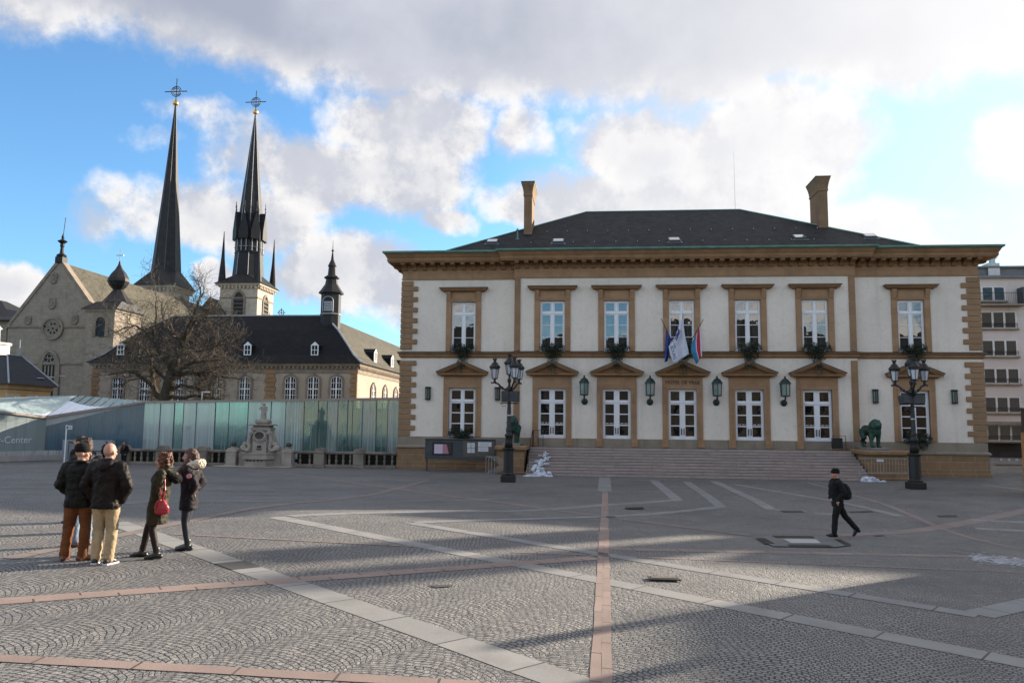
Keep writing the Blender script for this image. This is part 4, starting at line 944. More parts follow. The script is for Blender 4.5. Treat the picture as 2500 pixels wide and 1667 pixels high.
for k in range(8):                                            # gabled lucarnes round the gallery
    aa = 2*math.pi*k/8; d = Vector((math.cos(aa), math.sin(aa), 0)); s_ = Vector((-d.y, d.x, 0)); w = rB*.36; m = MB()
    zl, zh, zt_ = zC-.1, zC+1.3, zD+2.2; f0 = rB*1.16
    poly = [c+d*f0-s_*w+Vector((0,0,zl)), c+d*f0+s_*w+Vector((0,0,zl)), c+d*f0+s_*w*1.0+Vector((0,0,zh)), c+d*(f0)+Vector((0,0,zt_)), c+d*f0-s_*w*1.0+Vector((0,0,zh))]
    m.extrude(poly, -d*(f0-rD*.5)); m.tube([c+d*(f0-.1)+Vector((0,0,zt_)), c+d*(f0-.1)+Vector((0,0,zt_+1.6))], .05, 5); m.ellipsoid(tuple(c+d*(f0-.1)+Vector((0,0,zt_+.7))), (.13,.13,.13), 8, 6); m.build('lucarne', SLATES, T2)
    m = MB(); q = rB*.985
    for sgn in (-1, 1): m.tube([c+d*q*.99+s_*sgn*w*.5+Vector((0,0,zB+.3)), c+d*q*.99+s_*sgn*w*.5+Vector((0,0,zC-.1))], .09, 5)
    m.tube([c+d*q-s_*w+Vector((0,0,zB+1.0)), c+d*q+s_*w+Vector((0,0,zB+1.0))], .05, 5); m.build('gallery_rail', LEADW, T2)
for sx in (-1, 1):
    for sy in (-1, 1):
        m = MB(); m.lathe([(10*u,zc_+.1),(4.2*u,zc_+(at(558,576,c.y).z-zc_)*.5),(.04,at(558,576,c.y).z)], (c.x+sx*(a/2-.15), c.y+sy*(a/2-.15), 0), 8, R(22.5)); m.build('corner_pinnacle', SLATES, T2)
cross_on(T2, c, at(632, 222, c.y).z, at(629, 274, c.y).z, 1.02)
zz = zc_; belfry(T2, x0, x1, Y2, yb, 0, 0, 0, (x0+a*.38, x0+a*.64, at(585,771,Y2).z-1, at(585,713,Y2).z), (Y2+a*.36, Y2+a*.63, at(650,771,Y2).z-1, at(650,718,Y2).z))
m = MB(); zs_ = at(570, 727, Y2).z; m.sweep([(x0, Y2+a), (x0, Y2), (x1, Y2), (x1, Y2+a)], [(-.02,zs_-.12),(.08,zs_-.1),(.08,zs_+.1),(-.02,zs_+.12)]); m.build('string_course', TRIM, T2)
# choir roof between the towers, with a wheel cross
m = MB(); xa = at(512, 715, 116).x; xb = at(560, 715, 116).x; z0 = at(512, 775, 116).z-3; z1 = at(512, 725, 116).z
m.extrude([(xa-5, 116, z0), (xa, 116, z1), (xa+5, 116, z0)], (0, 16, 0)); m.build('choir_roof', SLATEL, CH)
P = at(687, 763, 124); m = MB(); ringm(m, P, 7.5*px_unit(124), 6.2*px_unit(124), P.y-.06, P.y+.06, 20); m.tube([(P.x, P.y, P.z-2.4), (P.x, P.y, P.z+.75)], .07, 5); m.tube([(P.x-.7, P.y, P.z), (P.x+.7, P.y, P.z)], .06, 5); m.build('wheel_cross', BLACKM, CH)
m = MB(); m.extrude([(P.x-4.5, 124, P.z-6), (P.x-4, 124, P.z-1), (P.x-2.8, 124, P.z-1.2), (P.x+2.5, 124, P.z-6)], (0, 8, 0)); m.build('transept_roof', SLATEL, CH)
# ---- low yellow house at the left edge
YH = 60.0
P0 = at(21.5, 936, YH); x0 = P0.x; zE_ = P0.z
def atx(px, py, X): d = survey(px, py); return CAM+d*(X/d.x)
Bk = atx(143, 949, x0); r1, r2 = atx(18, 867, x0-4.6), atx(54, 870, x0-4.6); zr_ = (r1.z+r2.z)/2; xL_ = x0-14
YHs = thing('yellow_house', 'low ochre walled house with a dark blue slate hipped roof at the left edge', 'house', (x0-6, YH+4, 0))
m = MB(); m.box(xL_, x0-.45, YH+.45, Bk.y-.45, 0, zE_-.02); m.build('wall', pmat('ochre_render', (.50,.31,.14), (.43,.26,.115), 1, .9, streak=.15), YHs)
m = MB(); m.sweep([(xL_, YH+.45), (x0-.45, YH+.45), (x0-.45, Bk.y-.45), (xL_, Bk.y-.45)], [(0,zE_-.45),(.12,zE_-.4),(.16,zE_-.1),(.34,zE_),(0,zE_+.01)]); m.build('cornice', pmat('ochre_cornice', (.40,.25,.12), (.32,.20,.095), 1, .9), YHs)
m = MB(); V_ = [(xL_,YH,zE_),(x0,YH,zE_),(x0,Bk.y,zE_),(xL_,Bk.y,zE_),(x0-4.6,r1.y,zr_),(x0-4.6,r2.y,zr_),(xL_,r1.y,zr_),(xL_,r2.y,zr_)]; m.add(V_, [(0,1,4,6),(1,2,5,4),(2,3,7,5),(4,5,7,6)]); r_ = m.build('roof', pmat('blue_slate', (.016,.020,.027), (.026,.030,.038), 2.2, .7, bump=.4, bscale=5, spec=.2), YHs)
m = MB(); m.tube([(x0,YH,zE_+.05),(x0-4.6,r1.y,zr_+.03),(x0-4.6,r2.y,zr_+.03),(x0,Bk.y,zE_+.05)], .07, 6); m.build('ridge_cap', LEADW, r_)
m = MB(); m.tube([(x0-4.6,r2.y-.4,zr_),(x0-4.6,r2.y-.4,zr_+1.5)], [.10,.04], 6); m.build('vent_pipe', LEADW, r_)
m = MB(); random.seed(2)
for k in range(3): q_ = Vector((x0-1.1-.35*k, YH+5.2+1.9*k, 0)); zz_ = zE_+(zr_-zE_)*(x0-q_.x)/4.6+.05; m.ellipsoid((q_.x, q_.y, zz_), (.16,.5,.05), 7, 4)
m.build('snow_patch', SNOW, r_)
PSH = pmat('pale_shutter', (.46,.41,.33), (.42,.37,.29), 2, .7)
for u0, u1 in ((.06,.32),(.45,.68)): ya, yb_ = YH+(Bk.y-YH)*u0, YH+(Bk.y-YH)*u1; m = MB(); m.cbox(x0-.46, x0-.40, ya, yb_, zE_-2.8, zE_-.8, .02); m.build('shutter', PSH, YHs)
m = MB(); m.cbox(x0-4.5, x0-1.6, YH+.40, YH+.47, zE_-2.8, zE_-.8, .02); m.build('shutter', PSH, YHs)
# ---- dark roofed wing and pale turret at the far left edge
P = at(34, 781, 88); AN = thing('church_annex', 'grey annex with a dark violet slate eave at the far left edge', 'annex', (P.x-5, 88, 0))
xr = at(17, 800, 88).x; ze = at(30, 783, 88).z; m = MB(); m.box(xr-12, xr, 88, 98, 0, ze); m.build('wall', LSTONE, AN)
m = MB(); xe = at(34, 783, 87.3).x; m.rings([[(xe-14,87.2,ze),(xe,87.2,ze),(xe,99,ze),(xe-14,99,ze)],[(xe-12,89,ze+.7),(xe-1.9,89,ze+.7),(xe-1.9,97,ze+.7),(xe-12,97,ze+.7)],[(xe-9,92.5,ze+3.2),(xe-6,92.5,ze+3.2),(xe-6,93.5,ze+3.2),(xe-9,93.5,ze+3.2)]]); m.build('roof', SLATES, AN)
P = at(5, 850, 70); m = MB(); tw = at(14, 870, 70).x; zt1 = at(10, 843, 70).z
m.lathe([(1.6,0),(1.6,zt1),(1.75,zt1+.05),(1.75,zt1+.25),(.75,zt1+.3),(.7,zt1+1.5),(.9,zt1+1.6),(.1,zt1+2.5)], (tw-1.65, 70, 0), 12)
props(m.build('white_turret', pmat('white_render', (.72,.70,.64), (.62,.60,.55), 1, .9), None), 'small whitewashed round turret peeping in at the left edge', 'turret')
# ------------------------------------------------------------------ glass wall and pavilion
def frit(name, base, refl, stripes, tr=.0, rough=.06, c2=None, rc=(.8,.95,.92)):
    """printed glass: fine upright lines of pale ceramic on blue-green panes"""
    m, t, b = newmat(name); p = t.pos(); s = t.sep(p)
    v = t.comb(t.math('ADD', t.math('MULTIPLY', s[0], 1.0), t.math('MULTIPLY', s[1], .6)), 0, t.math('MULTIPLY', s[2], .012))
    n = t.noise(v, 9, 6, .75); n2 = t.noise(v, 2.2, 3)
    f = t.math('MULTIPLY', t.ramp(n, .46, .62), stripes)
    col = t.mix(f, base, c2 or (.46,.53,.51)); col = t.mix(t.math('MULTIPLY', t.ramp(n2, .4, .7), .35), col, tuple(x*.6 for x in base))
    d = t.node('ShaderNodeBsdfDiffuse'); t.link(col, d.inputs[0])
    g = t.node('ShaderNodeBsdfGlossy'); g.inputs['Roughness'].default_value = rough; g.inputs['Color'].default_value = (*rc,1)
    t.link(t.bump(t.noise(p, .8, 2), .05, .05), g.inputs['Normal'])
    tr_ = t.node('ShaderNodeBsdfTransparent'); tr_.inputs[0].default_value = (.75,.92,.86,1)
    m1 = t.node('ShaderNodeMixShader'); t.val(m1.inputs[0], t.math('MULTIPLY', t.math('SUBTRACT', 1.0, f), tr)); t.link(d.outputs[0], m1.inputs[1]); t.link(tr_.outputs[0], m1.inputs[2])
    m2 = t.node('ShaderNodeMixShader'); t.val(m2.inputs[0], t.math('MULTIPLY', t.math('SUBTRACT', 1.0, t.math('MULTIPLY', f, .6)), refl)); t.link(m1.outputs[0], m2.inputs[1]); t.link(g.outputs[0], m2.inputs[2])
    t.link(m2.outputs[0], t.n['Material Output'].inputs[0]); return m
FR = [frit('frosted_green_glass', (.37,.41,.40), .14, .8, .10, rc=(.75,.95,.97)), frit('clear_green_glass', (.13,.21,.195), .24, .5, .5, rc=(.6,.9,.95)), frit('lined_green_glass', (.27,.33,.32), .17, .95, .3, rc=(.65,.9,.95))]
FRB = frit('blue_lined_glass', (.060,.115,.155), .10, .55, 0, .10, (.115,.185,.225), (.6,.8,1))
FRG = frit('grey_lined_glass', (.25,.29,.29), .08, .5, 0, .12, (.27,.30,.295))
PALEB = pmat('painted_sun_patch', (.42,.44,.41), (.36,.38,.36), 3, .4)
RIM = pmat('rosy_metal_rim', (.36,.27,.23), (.30,.23,.20), 3, .5)
GB = thing('glass_building', 'low modern glass hall of striped blue green panes with snow on its folded roof', 'building', (at(500, 1098, 51).x, 51, 0))
YGl = 51.0
def gtop(px): return 979+(px-354)*(970-979)/(977-354)
cuts = [354, 393, 427, 450, 481, 527, 561, 607, 663, 699, 744, 778, 800, 826, 850, 862, 886, 920, 948, 977]
kind = [0, 0, 1, 0, 0, 1, 1, 0, 0, 2, 1, 1, 2, 1, 1, 1, 2, 1, 2]
zb = .3
for k, (a, b) in enumerate(zip(cuts, cuts[1:])):
    pa, pb = at(a, gtop(a), YGl), at(b, gtop(b), YGl); j = (k % 3-1)*.012
    m = MB(); m.extrude([(pa.x+.012, YGl+j, zb), (pb.x-.012, YGl+j, zb), (pb.x-.012, YGl+j, pb.z-.14), (pa.x+.012, YGl+j, pa.z-.14)], (0, .025, 0)); m.build('glass_panel', FR[kind[k]], GB)
JNT = pmat('joint_profile', (.07,.08,.08), rough=.4)
for a in cuts[1:-1]: P = at(a, gtop(a), YGl); m = MB(); m.box(P.x-.014, P.x+.014, YGl-.04, YGl+.06, zb, P.z-.16); m.build('joint', JNT, GB)
pa, pb = at(354, 979, YGl), at(980, 970, YGl)
m = MB(); m.extrude([(pa.x-.05, YGl-.10, pa.z-.15), (pb.x, YGl-.10, pb.z-.15), (pb.x, YGl-.10, pb.z), (pa.x-.05, YGl-.10, pa.z)], (0, .35, 0)); m.build('roof_rim', RIM, GB)
m = MB(); m.extrude([(pa.x, YGl+.3, pa.z-.05), (pb.x, YGl+.3, pb.z-.05), (pb.x, YGl+8.2, pb.z-.05), (pa.x, YGl+8.2, pa.z-.05)], (0, 0, -.12)); m.build('unseen_clear_roof', glassmat('hall_roof_glass', (.25,.28,.28), .1, .75), GB)  # unseen roof made clear to let skylight into the hall
# what shows through the clear panes: floor, rear glazing, green and blue partitions
m = MB(); m.box(pa.x, pb.x, YGl+.05, YGl+8, .2, .3); m.build('hall_floor', pmat('hall_floor', (.26,.27,.19), (.2,.22,.15), 1, .3), GB)
m = MB(); m.box(pa.x, pb.x, YGl+7.9, YGl+8.0, .3, pa.z-.2); m.build('rear_wall', pmat('hall_rear', (.20,.26,.20), (.40,.42,.34), .45, .5), GB)
random.seed(5)
BLUEP = pmat('blue_partition', (.03,.23,.40), (.05,.30,.45), 1, .5); GRNP = pmat('green_partition', (.05,.13,.06), (.09,.17,.08), 1, .6); CRMP = pmat('cream_partition', (.50,.46,.35), (.42,.38,.28), 1, .6); LIMP = pmat('lime_desk', (.30,.36,.12), (.26,.30,.11), 1, .6)
for (a, b, h0, h1, yy, mt) in ((432,450,.3,3.4,2.2,CRMP),(528,548,2.2,3.0,3,CRMP),(534,605,.3,1.9,2.5,GRNP),(545,603,2.0,2.9,2.2,BLUEP),(590,606,1.4,3.5,2.4,BLUEP),(700,745,.6,2.6,3.0,GRNP),(702,720,1.2,3.1,2.6,BLUEP),(720,735,2.2,3.9,2.4,CRMP),(782,800,2.2,3.6,2.8,CRMP),(800,905,.3,1.5,2.4,GRNP),(810,858,2.0,3.5,3.0,BLUEP),(858,895,1.9,3.0,3.2,BLUEP),(700,975,.3,.75,1.8,LIMP),(905,945,1.6,2.3,3.5,GRNP),(895,918,2.3,2.8,3.0,CRMP)):
    xa, xb = at(a, 1000, YGl).x, at(b, 1000, YGl).x; m = MB(); m.cbox(xa, xb, YGl+yy, YGl+yy+.15, h0, h1, .02); m.build('partition', mt, GB)
# folded corner pavilion
cA = at(108, 1098, 49.0); cz = at(111, 1017, 49.0).z
zA0 = at(0, 1002, 46.0).z; xA0 = at(-60, 1000, 44.3)
zf = at(108, 1099, 49.0).z
L0 = Vector((at(-90, 1000, 44.0).x, 44.0, 0)); zL0 = at(-90, 992, 44.0).z; C0 = Vector((cA.x, 49.0, 0)); R0_ = Vector((pa.x, YGl, 0)); zR0 = pa.z
def panel_run(A, za, B, zb_, n, mt, nm='glass_panel', z0=zf, lift=0):
    for k in range(n):
        u, v = k/n, (k+1)/n; p, q = A.lerp(B, u), A.lerp(B, v); d = (B-A).normalized(); nr = Vector((d.y, -d.x, 0))
        m = MB(); m.extrude([(p.x+d.x*.008, p.y+d.y*.008, z0), (q.x-d.x*.008, q.y-d.y*.008, z0), (q.x-d.x*.008, q.y-d.y*.008, za+(zb_-za)*v-.12), (p.x+d.x*.008, p.y+d.y*.008, za+(zb_-za)*u-.12)], -nr*.03); m.build(nm, mt, GB)
panel_run(L0, zL0, C0, cz, 4, FRG); panel_run(C0, cz, R0_, zR0, 7, FRB)
d = (R0_-C0).normalized(); nr = Vector((d.y, -d.x, 0))
m = MB(); q = [C0+nr*.012, R0_+nr*.012]; m.add([(q[0].x, q[0].y, cz-.125), (q[1].x-d.x*.9, q[1].y-d.y*.9, zR0-.30), (q[0].x, q[0].y, cz-.62)], [(0,1,2)]); m.build('sun_patch', PALEB, GB)  # patch of sunlight painted as a pale triangle on the glass
m = MB(); m.extrude([(C0.x, C0.y, cz-.12), (C0.x, C0.y, cz), (R0_.x, R0_.y, zR0), (R0_.x, R0_.y, zR0-.12)], nr*.12); dl = (C0-L0).normalized(); nl = Vector((dl.y, -dl.x, 0)); m.extrude([(L0.x, L0.y, zL0-.13), (L0.x, L0.y, zL0), (C0.x, C0.y, cz+.001), (C0.x, C0.y, cz-.13)], nl*.12); m.build('roof_rim', RIM, GB)
apx = at(192, 965, 55.0); lb = at(-60, 972, 56.0)
ROOFG = frit('roof_glass', (.33,.40,.39), .30, .2, 0, .15, (.44,.50,.49))
m = MB(); V = [(L0.x, L0.y, zL0+.01), (C0.x, C0.y, cz+.01), (R0_.x, R0_.y, zR0+.005), tuple(apx), tuple(lb)]; m.add(V, [(1,2,3), (0,1,3,4)]); m.build('folded_roof', ROOFG, GB)
m = MB(); 
def on(u, a, b): return Vector(a).lerp(Vector(b), u)
for k in range(1, 8): p, q = on(k/8, V[1], V[2]), on(k/8, V[3], V[2]); m.tube([p+Vector((0,0,.02)), q+Vector((0,0,.03))], .025, 4)
for k in range(1, 5): p, q = on(k/5, V[1], V[0]), on(k/5, V[3], V[4]); m.tube([p+Vector((0,0,.02)), q+Vector((0,0,.03))], .025, 4)
m.tube([Vector(V[1])+Vector((0,0,.02)), Vector(V[3])+Vector((0,0,.03))], .04, 4); m.build('glazing_bars', pmat('roof_bar', (.10,.11,.11)), GB)
random.seed(11); m = MB(); top = []; bot = []
for k in range(25):
    u = k/24; p = on(u*.62, V[1], V[2]); e = on(u, V[3], V[2]); f_ = .55*(1-u)+.03*random.random()+.12*(1-u); top.append(p.lerp(e, max(.02, f_))+Vector((0,0,.05)))
    bot.append(p.lerp(e, .01)+Vector((0,0,.03)))
m.rings([bot, top], cap=False, close=False)
bot = []; top = []
for k in range(25):
    u = k/24; p = on(u, V[1], V[0]); e = on(u, V[3], V[4]); f_ = .67-.32*u+.03*random.random(); bot.append(p.lerp(e, .01)+Vector((0,0,.03))); top.append(p.lerp(e, f_)+Vector((0,0,.06)))
m.rings([bot, top], cap=False, close=False)
props(m.build('roof_snow', pmat('fresh_snow', (.82,.84,.88), (.74,.77,.82), 4, .85, bump=.4, bscale=14), GB, True), 'white sheet of snow lying on the folded roof')
# base of the pavilion: upright grille on a pale kerb
def base_run(A, B, n):
    d = (B-A).normalized(); nr = Vector((d.y, -d.x, 0)); L = (B-A).length
    m = MB(); random.seed(3)
    for k in range(n):
        p = A+d*(L*(k+.5)/n+random.uniform(-.02,.02)); w = random.choice((.018,.026,.034)); m.extrude([(p.x-d.x*w, p.y-d.y*w, .33), (p.x+d.x*w, p.y+d.y*w, .33), (p.x+d.x*w, p.y+d.y*w, zf), (p.x-d.x*w, p.y-d.y*w, zf)], -nr*.05)
    m.build('grille', pmat('grey_grille', (.50,.51,.50), (.44,.45,.44), 3, .6) if 'grey_grille' not in bpy.data.materials else bpy.data.materials['grey_grille'], GB)
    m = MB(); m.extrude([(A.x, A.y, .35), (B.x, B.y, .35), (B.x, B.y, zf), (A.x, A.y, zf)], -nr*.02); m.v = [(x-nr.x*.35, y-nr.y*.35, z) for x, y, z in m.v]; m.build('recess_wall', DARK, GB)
    m = MB(); m.extrude([(A.x, A.y, 0), (B.x, B.y, 0), (B.x, B.y, .34), (A.x, A.y, .34)], -nr*.5); m.build('kerb', pmat('pale_concrete', (.40,.37,.34), (.33,.31,.285), 1.5, .85, streak=.2) if 'pale_concrete' not in bpy.data.materials else bpy.data.materials['pale_concrete'], GB)
base_run(L0+Vector((0,-.02,0)), C0, 130)
E_ = C0.lerp(R0_, .22); base_run(C0, E_, 22)
m = MB(); x0 = E_.x+.3; m.box(x0, x0+3.4, 48.6, 48.9, 0, 1.35); m.build('entrance_wall', pmat('entrance_grey', (.30,.32,.33), (.26,.28,.29), 1, .7), GB)
m = MB(); m.tube([(x0+.5, 48.5, 1.25), (x0+2.2, 48.5, .65), (x0+3.2, 48.5, .65)], .03, 6); m.tube([(x0+.5, 48.5, 1.25), (x0+.5, 48.5, .1)], .02, 6); m.build('handrail', BLACKM, GB)
tm = text_mesh('Bierger-Center', .62, .006, 0, 1.0); dlt = (C0-L0).normalized(); ang = math.atan2(dlt.y, dlt.x)
wr = max(v.co.x for v in tm.vertices); 
pr_ = L0.lerp(C0, .0); 
# right end of the lettering sits where the sign ends in the photograph
lo, hi = 0.0, 1.0
for k in range(40):
    mid = (lo+hi)/2; P = L0.lerp(C0, mid); v = P-CAM; px_ = PCX+FPX*(v.dot(CR))/v.dot(CF)
    if px_ < 73: lo = mid
    else: hi = mid
P = L0.lerp(C0, lo)-dlt*wr; zt_ = at(50, 1073, (L0.lerp(C0, lo)).y).z
tm.transform(Matrix.Translation(Vector((P.x, P.y, zt_))+Vector((dlt.y, -dlt.x, 0))*.03-Vector(GB.location)) @ Matrix.Rotation(ang, 4, 'Z') @ Matrix.Rotation(R(90), 4, 'X')); tm.materials.append(pmat('white_letters', (.62,.63,.66)))
o = bpy.data.objects.new('lettering', tm); COL.objects.link(o); o.parent = GB; props(o, 'thin white Bierger-Center lettering')

# ------------------------------------------------------------------ balustrade and fountain
MOSS = pmat('weathered_stone', (.27,.225,.18), (.15,.13,.105), 1.1, .9, bump=.5, streak=.5, streakc=(.035,.036,.03), spec=.2)
DARKST = pmat('blackened_stone', (.085,.078,.065), (.05,.047,.04), 1.3, .9, bump=.5, spec=.2)
FST = pmat('fountain_stone', (.40,.345,.29), (.30,.26,.22), 1.3, .9, bump=.5, streak=.45, streakc=(.13,.115,.10), spec=.2)
def pillar(mb, x, y, h=1.28, w=.31):
    mb.cbox(x-w-.06, x+w+.06, y-w-.06, y+w+.06, 0, .16, .02); mb.cbox(x-w, x+w, y-w, y+w, .16, h-.32, .03); mb.cbox(x-w-.03, x+w+.03, y-w-.03, y+w+.03, h-.32, h-.24, .02)
    rr = []
    for k in range(9):
        a = math.pi*k/8; rr.append([(x-w*math.cos(a), y-w, h-.24+w*.85*math.sin(a)), (x-w*math.cos(a), y+w, h-.24+w*.85*math.sin(a))])
    mb.add([p for r in rr for p in r], [(2*k, 2*k+2, 2*k+3, 2*k+1) for k in range(8)]+[tuple(range(0, 18, 2)), tuple(range(1, 18, 2))[::-1]])
BPROF = [(.075,.20),(.075,.25),(.05,.28),(.06,.33),(.085,.42),(.06,.55),(.035,.60),(.05,.63),(.075,.74),(.06,.83),(.04,.86),(.07,.90),(.07,.93)]
bal_proto = [None]
def balustrade(name, label, x0, x1, posts, y):
    T = thing(name, label, 'balustrade', ((x0+x1)/2, y, 0), 'stone balustrades before the glass wall')
    m = MB(); m.cbox(x0, x1, y-.20, y+.20, 0, .20, .02); m.build('plinth', MOSS, T)
    m = MB(); m.cbox(x0, x1, y-.17, y+.17, .93, 1.07, .03); m.box(x0, x1, y-.13, y+.13, .90, .93); m.build('rail', MOSS, T)
    for x in posts: m = MB(); pillar(m, x, y); m.build('pillar', MOSS, T)
    ps = sorted(posts+[x0, x1])
    for a, b in zip(ps, ps[1:]):
        a2, b2 = (a+.34 if a in posts else a), (b-.34 if b in posts else b); n = int((b2-a2)/.40)
        for k in range(n):
            x = a2+(b2-a2)*(k+.5)/n
            if bal_proto[0] is None: m = MB(); m.lathe(BPROF, (0, 0, 0), 8); o = m.build('baluster', MOSS, T, True, loc=(0, 0, 0)); bal_proto[0] = o
            else: o = bal_proto[0].copy(); COL.objects.link(o); o.parent = T
            o.location = Vector((x, y, 0))-Vector(T.location)
YB = 45.9
bx = lambda px: at(px, 1115, YB).x
fx = bx(640)
balustrade('stone_balustrade', 'weathered stone balustrade between the fountain and the town hall corner', fx+2.05, XL-.12, [bx(782), bx(878)], YB)
balustrade('stone_balustrade', 'dark mossy stone balustrade behind the two women, left of the fountain', bx(306), fx-2.05, [bx(303), bx(398), bx(497)], YB)
m = MB(); m.box(bx(306), fx-2.0, YB+.45, YB+.6, 0, .9); m.box(fx+2, XL-.12, YB+.45, YB+.6, 0, .85)
props(m.build('dark_hedge', pmat('dark_hedge', (.012,.014,.010), (.02,.022,.015), 5, .9, bump=.6), None), 'low dark hedge filling the space behind the balusters', 'hedge')
FO = thing('fountain', 'carved stone wall fountain with a round medallion and a small figure on top', 'fountain', (fx, YB-.5, 0))
m = MB(); m.cbox(fx-2.4, fx+2.2, YB-1.35, YB+.6, 0, .07, .02); m.build('paved_base', FST, FO)
m = MB(); yf = YB-.35
out = [(-1.30,.07),(-1.30,1.05),(-1.12,1.18),(-1.02,1.55),(-.80,1.72),(-.72,2.1),(-.60,2.45),(-.55,2.72),(.55,2.72),(.60,2.45),(.72,2.1),(.80,1.72),(1.02,1.55),(1.12,1.18),(1.30,1.05),(1.30,.07)]
m.extrude([(fx+x, yf, z) for x, z in out], (0, .7, 0)); m.cbox(fx-.42, fx+.42, yf-.10, yf+.02, .9, 2.62, .04); m.build('back_slab', FST, FO)
m = MB(); m.cbox(fx-.60, fx+.60, yf-.08, yf+.72, 2.70, 2.98, .06); m.cbox(fx-.50, fx+.50, yf-.02, yf+.66, 2.98, 3.12, .04); m.cbox(fx-.72, fx+.72, yf-.2, yf+.8, 3.12, 3.22, .04); m.cbox(fx-.40, fx+.40, yf+.0, yf+.6, 3.22, 3.60, .10); m.build('cap', FST, FO)
m = MB()
for s in (-1, 1):
    m.chain([(fx+s*.62, yf-.05, 2.35), (fx+s*.70, yf-.08, 1.9), (fx+s*.62, yf-.1, 1.45), (fx+s*.72, yf-.1, 1.2), (fx+s*.95, yf-.08, 1.3)], [.10,.13,.10,.13,.12], 8); m.ellipsoid((fx+s*1.0, yf-.04, 1.42), (.22,.14,.24))
    m.ellipsoid((fx+s*.55, yf-.05, 2.55), (.16,.12,.22)); m.ellipsoid((fx+s*.9, yf-.02, 1.72), (.18,.12,.16))
for k in range(9): a = math.pi*(1.08+.84*k/8); m.ellipsoid((fx+.42*math.cos(a), yf-.12, 2.34+.46*math.sin(a)), (.08,.07,.08), 7, 5)
remesh(m, 'carving', FST, FO, .03, 1, [(.03, .08, 'CLOUDS')])
m = MB(); ringm(m, Vector((fx, 0, 2.36)), .38, .28, yf-.20, yf-.02, 24); m.build('medallion_rim', FST, FO)
m = MB(); m.extrude([(fx+.285*math.cos(2*math.pi*k/24), yf-.15, 2.36+.285*math.sin(2*math.pi*k/24)) for k in range(24)], (0, .06, 0)); m.build('medallion', pmat('bronze_medallion', (.035,.022,.018), (.06,.035,.025), 8, .5), FO)
m = MB(); m.cbox(fx-.14, fx+.10, yf-.135, yf-.10, 1.42, 1.60, .01); m.build('plaque', BLACKM, FO)
m = MB(); m.cbox(fx-.18, fx+.14, yf-.13, yf-.10, 1.27, 1.36, .01); m.build('plaque', pmat('red_plaque', (.10,.03,.03)), FO)
m = MB(); m.rings([[(fx+a*x, yf-.02+b*y, z) for x, y in ((-.95,.02),(-.72,-.75),(.72,-.75),(.95,.02))] for a, b, z in ((.85,.80,.07),(.88,.85,.45),(.80,.8,.50),(1,1,.60),(1,1,.94),(1.06,1.06,.98),(1.06,1.06,1.06),(.9,.85,1.06),(.88,.8,.9))], cap=True); m.build('basin', FST, FO)
m = MB()
for k in range(5): m.cbox(fx-.5+.22*k, fx-.46+.22*k, yf-.72, yf-.66, .42, .56, .005)
m.build('water_stain', DARKST, FO)
m = MB(); z0 = 3.60; m.loft([(fx,yf+.3,z0,.20,.18),(fx,yf+.3,z0+.4,.17,.15),(fx,yf+.3,z0+.75,.15,.12),(fx,yf+.3,z0+.98,.17,.11),(fx,yf+.3,z0+1.05,.06,.06)], 12); m.ellipsoid((fx+.02, yf+.28, z0+1.16), (.09,.10,.12)); m.chain([(fx-.17,yf+.28,z0+.98),(fx-.24,yf+.2,z0+.75),(fx-.1,yf+.12,z0+.85)],[.05,.045,.04],8); m.chain([(fx+.17,yf+.28,z0+.98),(fx+.22,yf+.26,z0+.7),(fx+.18,yf+.2,z0+.5)],[.05,.045,.04],8); m.ellipsoid((fx-.08,yf+.14,z0+1.18),(.05,.05,.10))
remesh(m, 'figure', FST, FO, .025, 2)
for s in (-1, 1):
    m = MB(); x = fx+s*1.70; pillar(m, x, YB-.25, 1.42, .30); m.lathe([(.10,1.40),(.14,1.46),(.10,1.52)], (x, YB-.25, 0), 10); q = m.build('side_pillar', FST, FO)
    m = MB(); m.ellipsoid((x+.02, YB-.25, 1.66), (.185,.185,.185), 16, 10); m.build('stone_ball', DARKST, q, True)
    m = MB(); ringm(m, Vector((x, 0, .98)), .17, .12, YB-.25-.33, YB-.25-.28, 16); m.build('ring_carving', FST, q)

def squash(T, k):
    for c in T.children_recursive:
        if c.data.users == 1 or c.name == 'baluster': c.data.transform(Matrix.Diagonal((1, 1, k, 1)))
squash(FO, .775)
for b_ in [o_ for o_ in COL.objects if o_.name.startswith('stone_balustrade')]: squash(b_, .88)
# ------------------------------------------------------------------ sign post by the pavilion
P = ground_at(157, 1132); s_ = thing('signpost', 'thin white signpost with a small arrow board before the pavilion', 'signpost', (at(158, 1110, 44).x, 44, 0))
x = s_.location.x; zt_ = at(157, 1037, 44).z
m = MB(); m.tube([(x, 44, 0), (x, 44, zt_)], .035, 8); m.build('post', WHITE, s_)
x1 = at(178, 1040, 44).x; m = MB(); m.box(x-.02, x1, 43.94, 43.96, zt_-.26, zt_-.02); b = m.build('sign_board', pmat('sign_grey', (.50,.53,.56), rough=.4), s_)
m = MB(); m.box(x+.05, x+.15, 43.932, 43.938, zt_-.20, zt_-.08); m.box(x+.20, x1-.18, 43.932, 43.938, zt_-.16, zt_-.12); m.add([(x1-.13, 43.935, zt_-.20), (x1-.06, 43.935, zt_-.14), (x1-.13, 43.935, zt_-.08)], [(0,1,2)]); m.build('pictogram', pmat('sign_ink', (.05,.05,.07)), b)

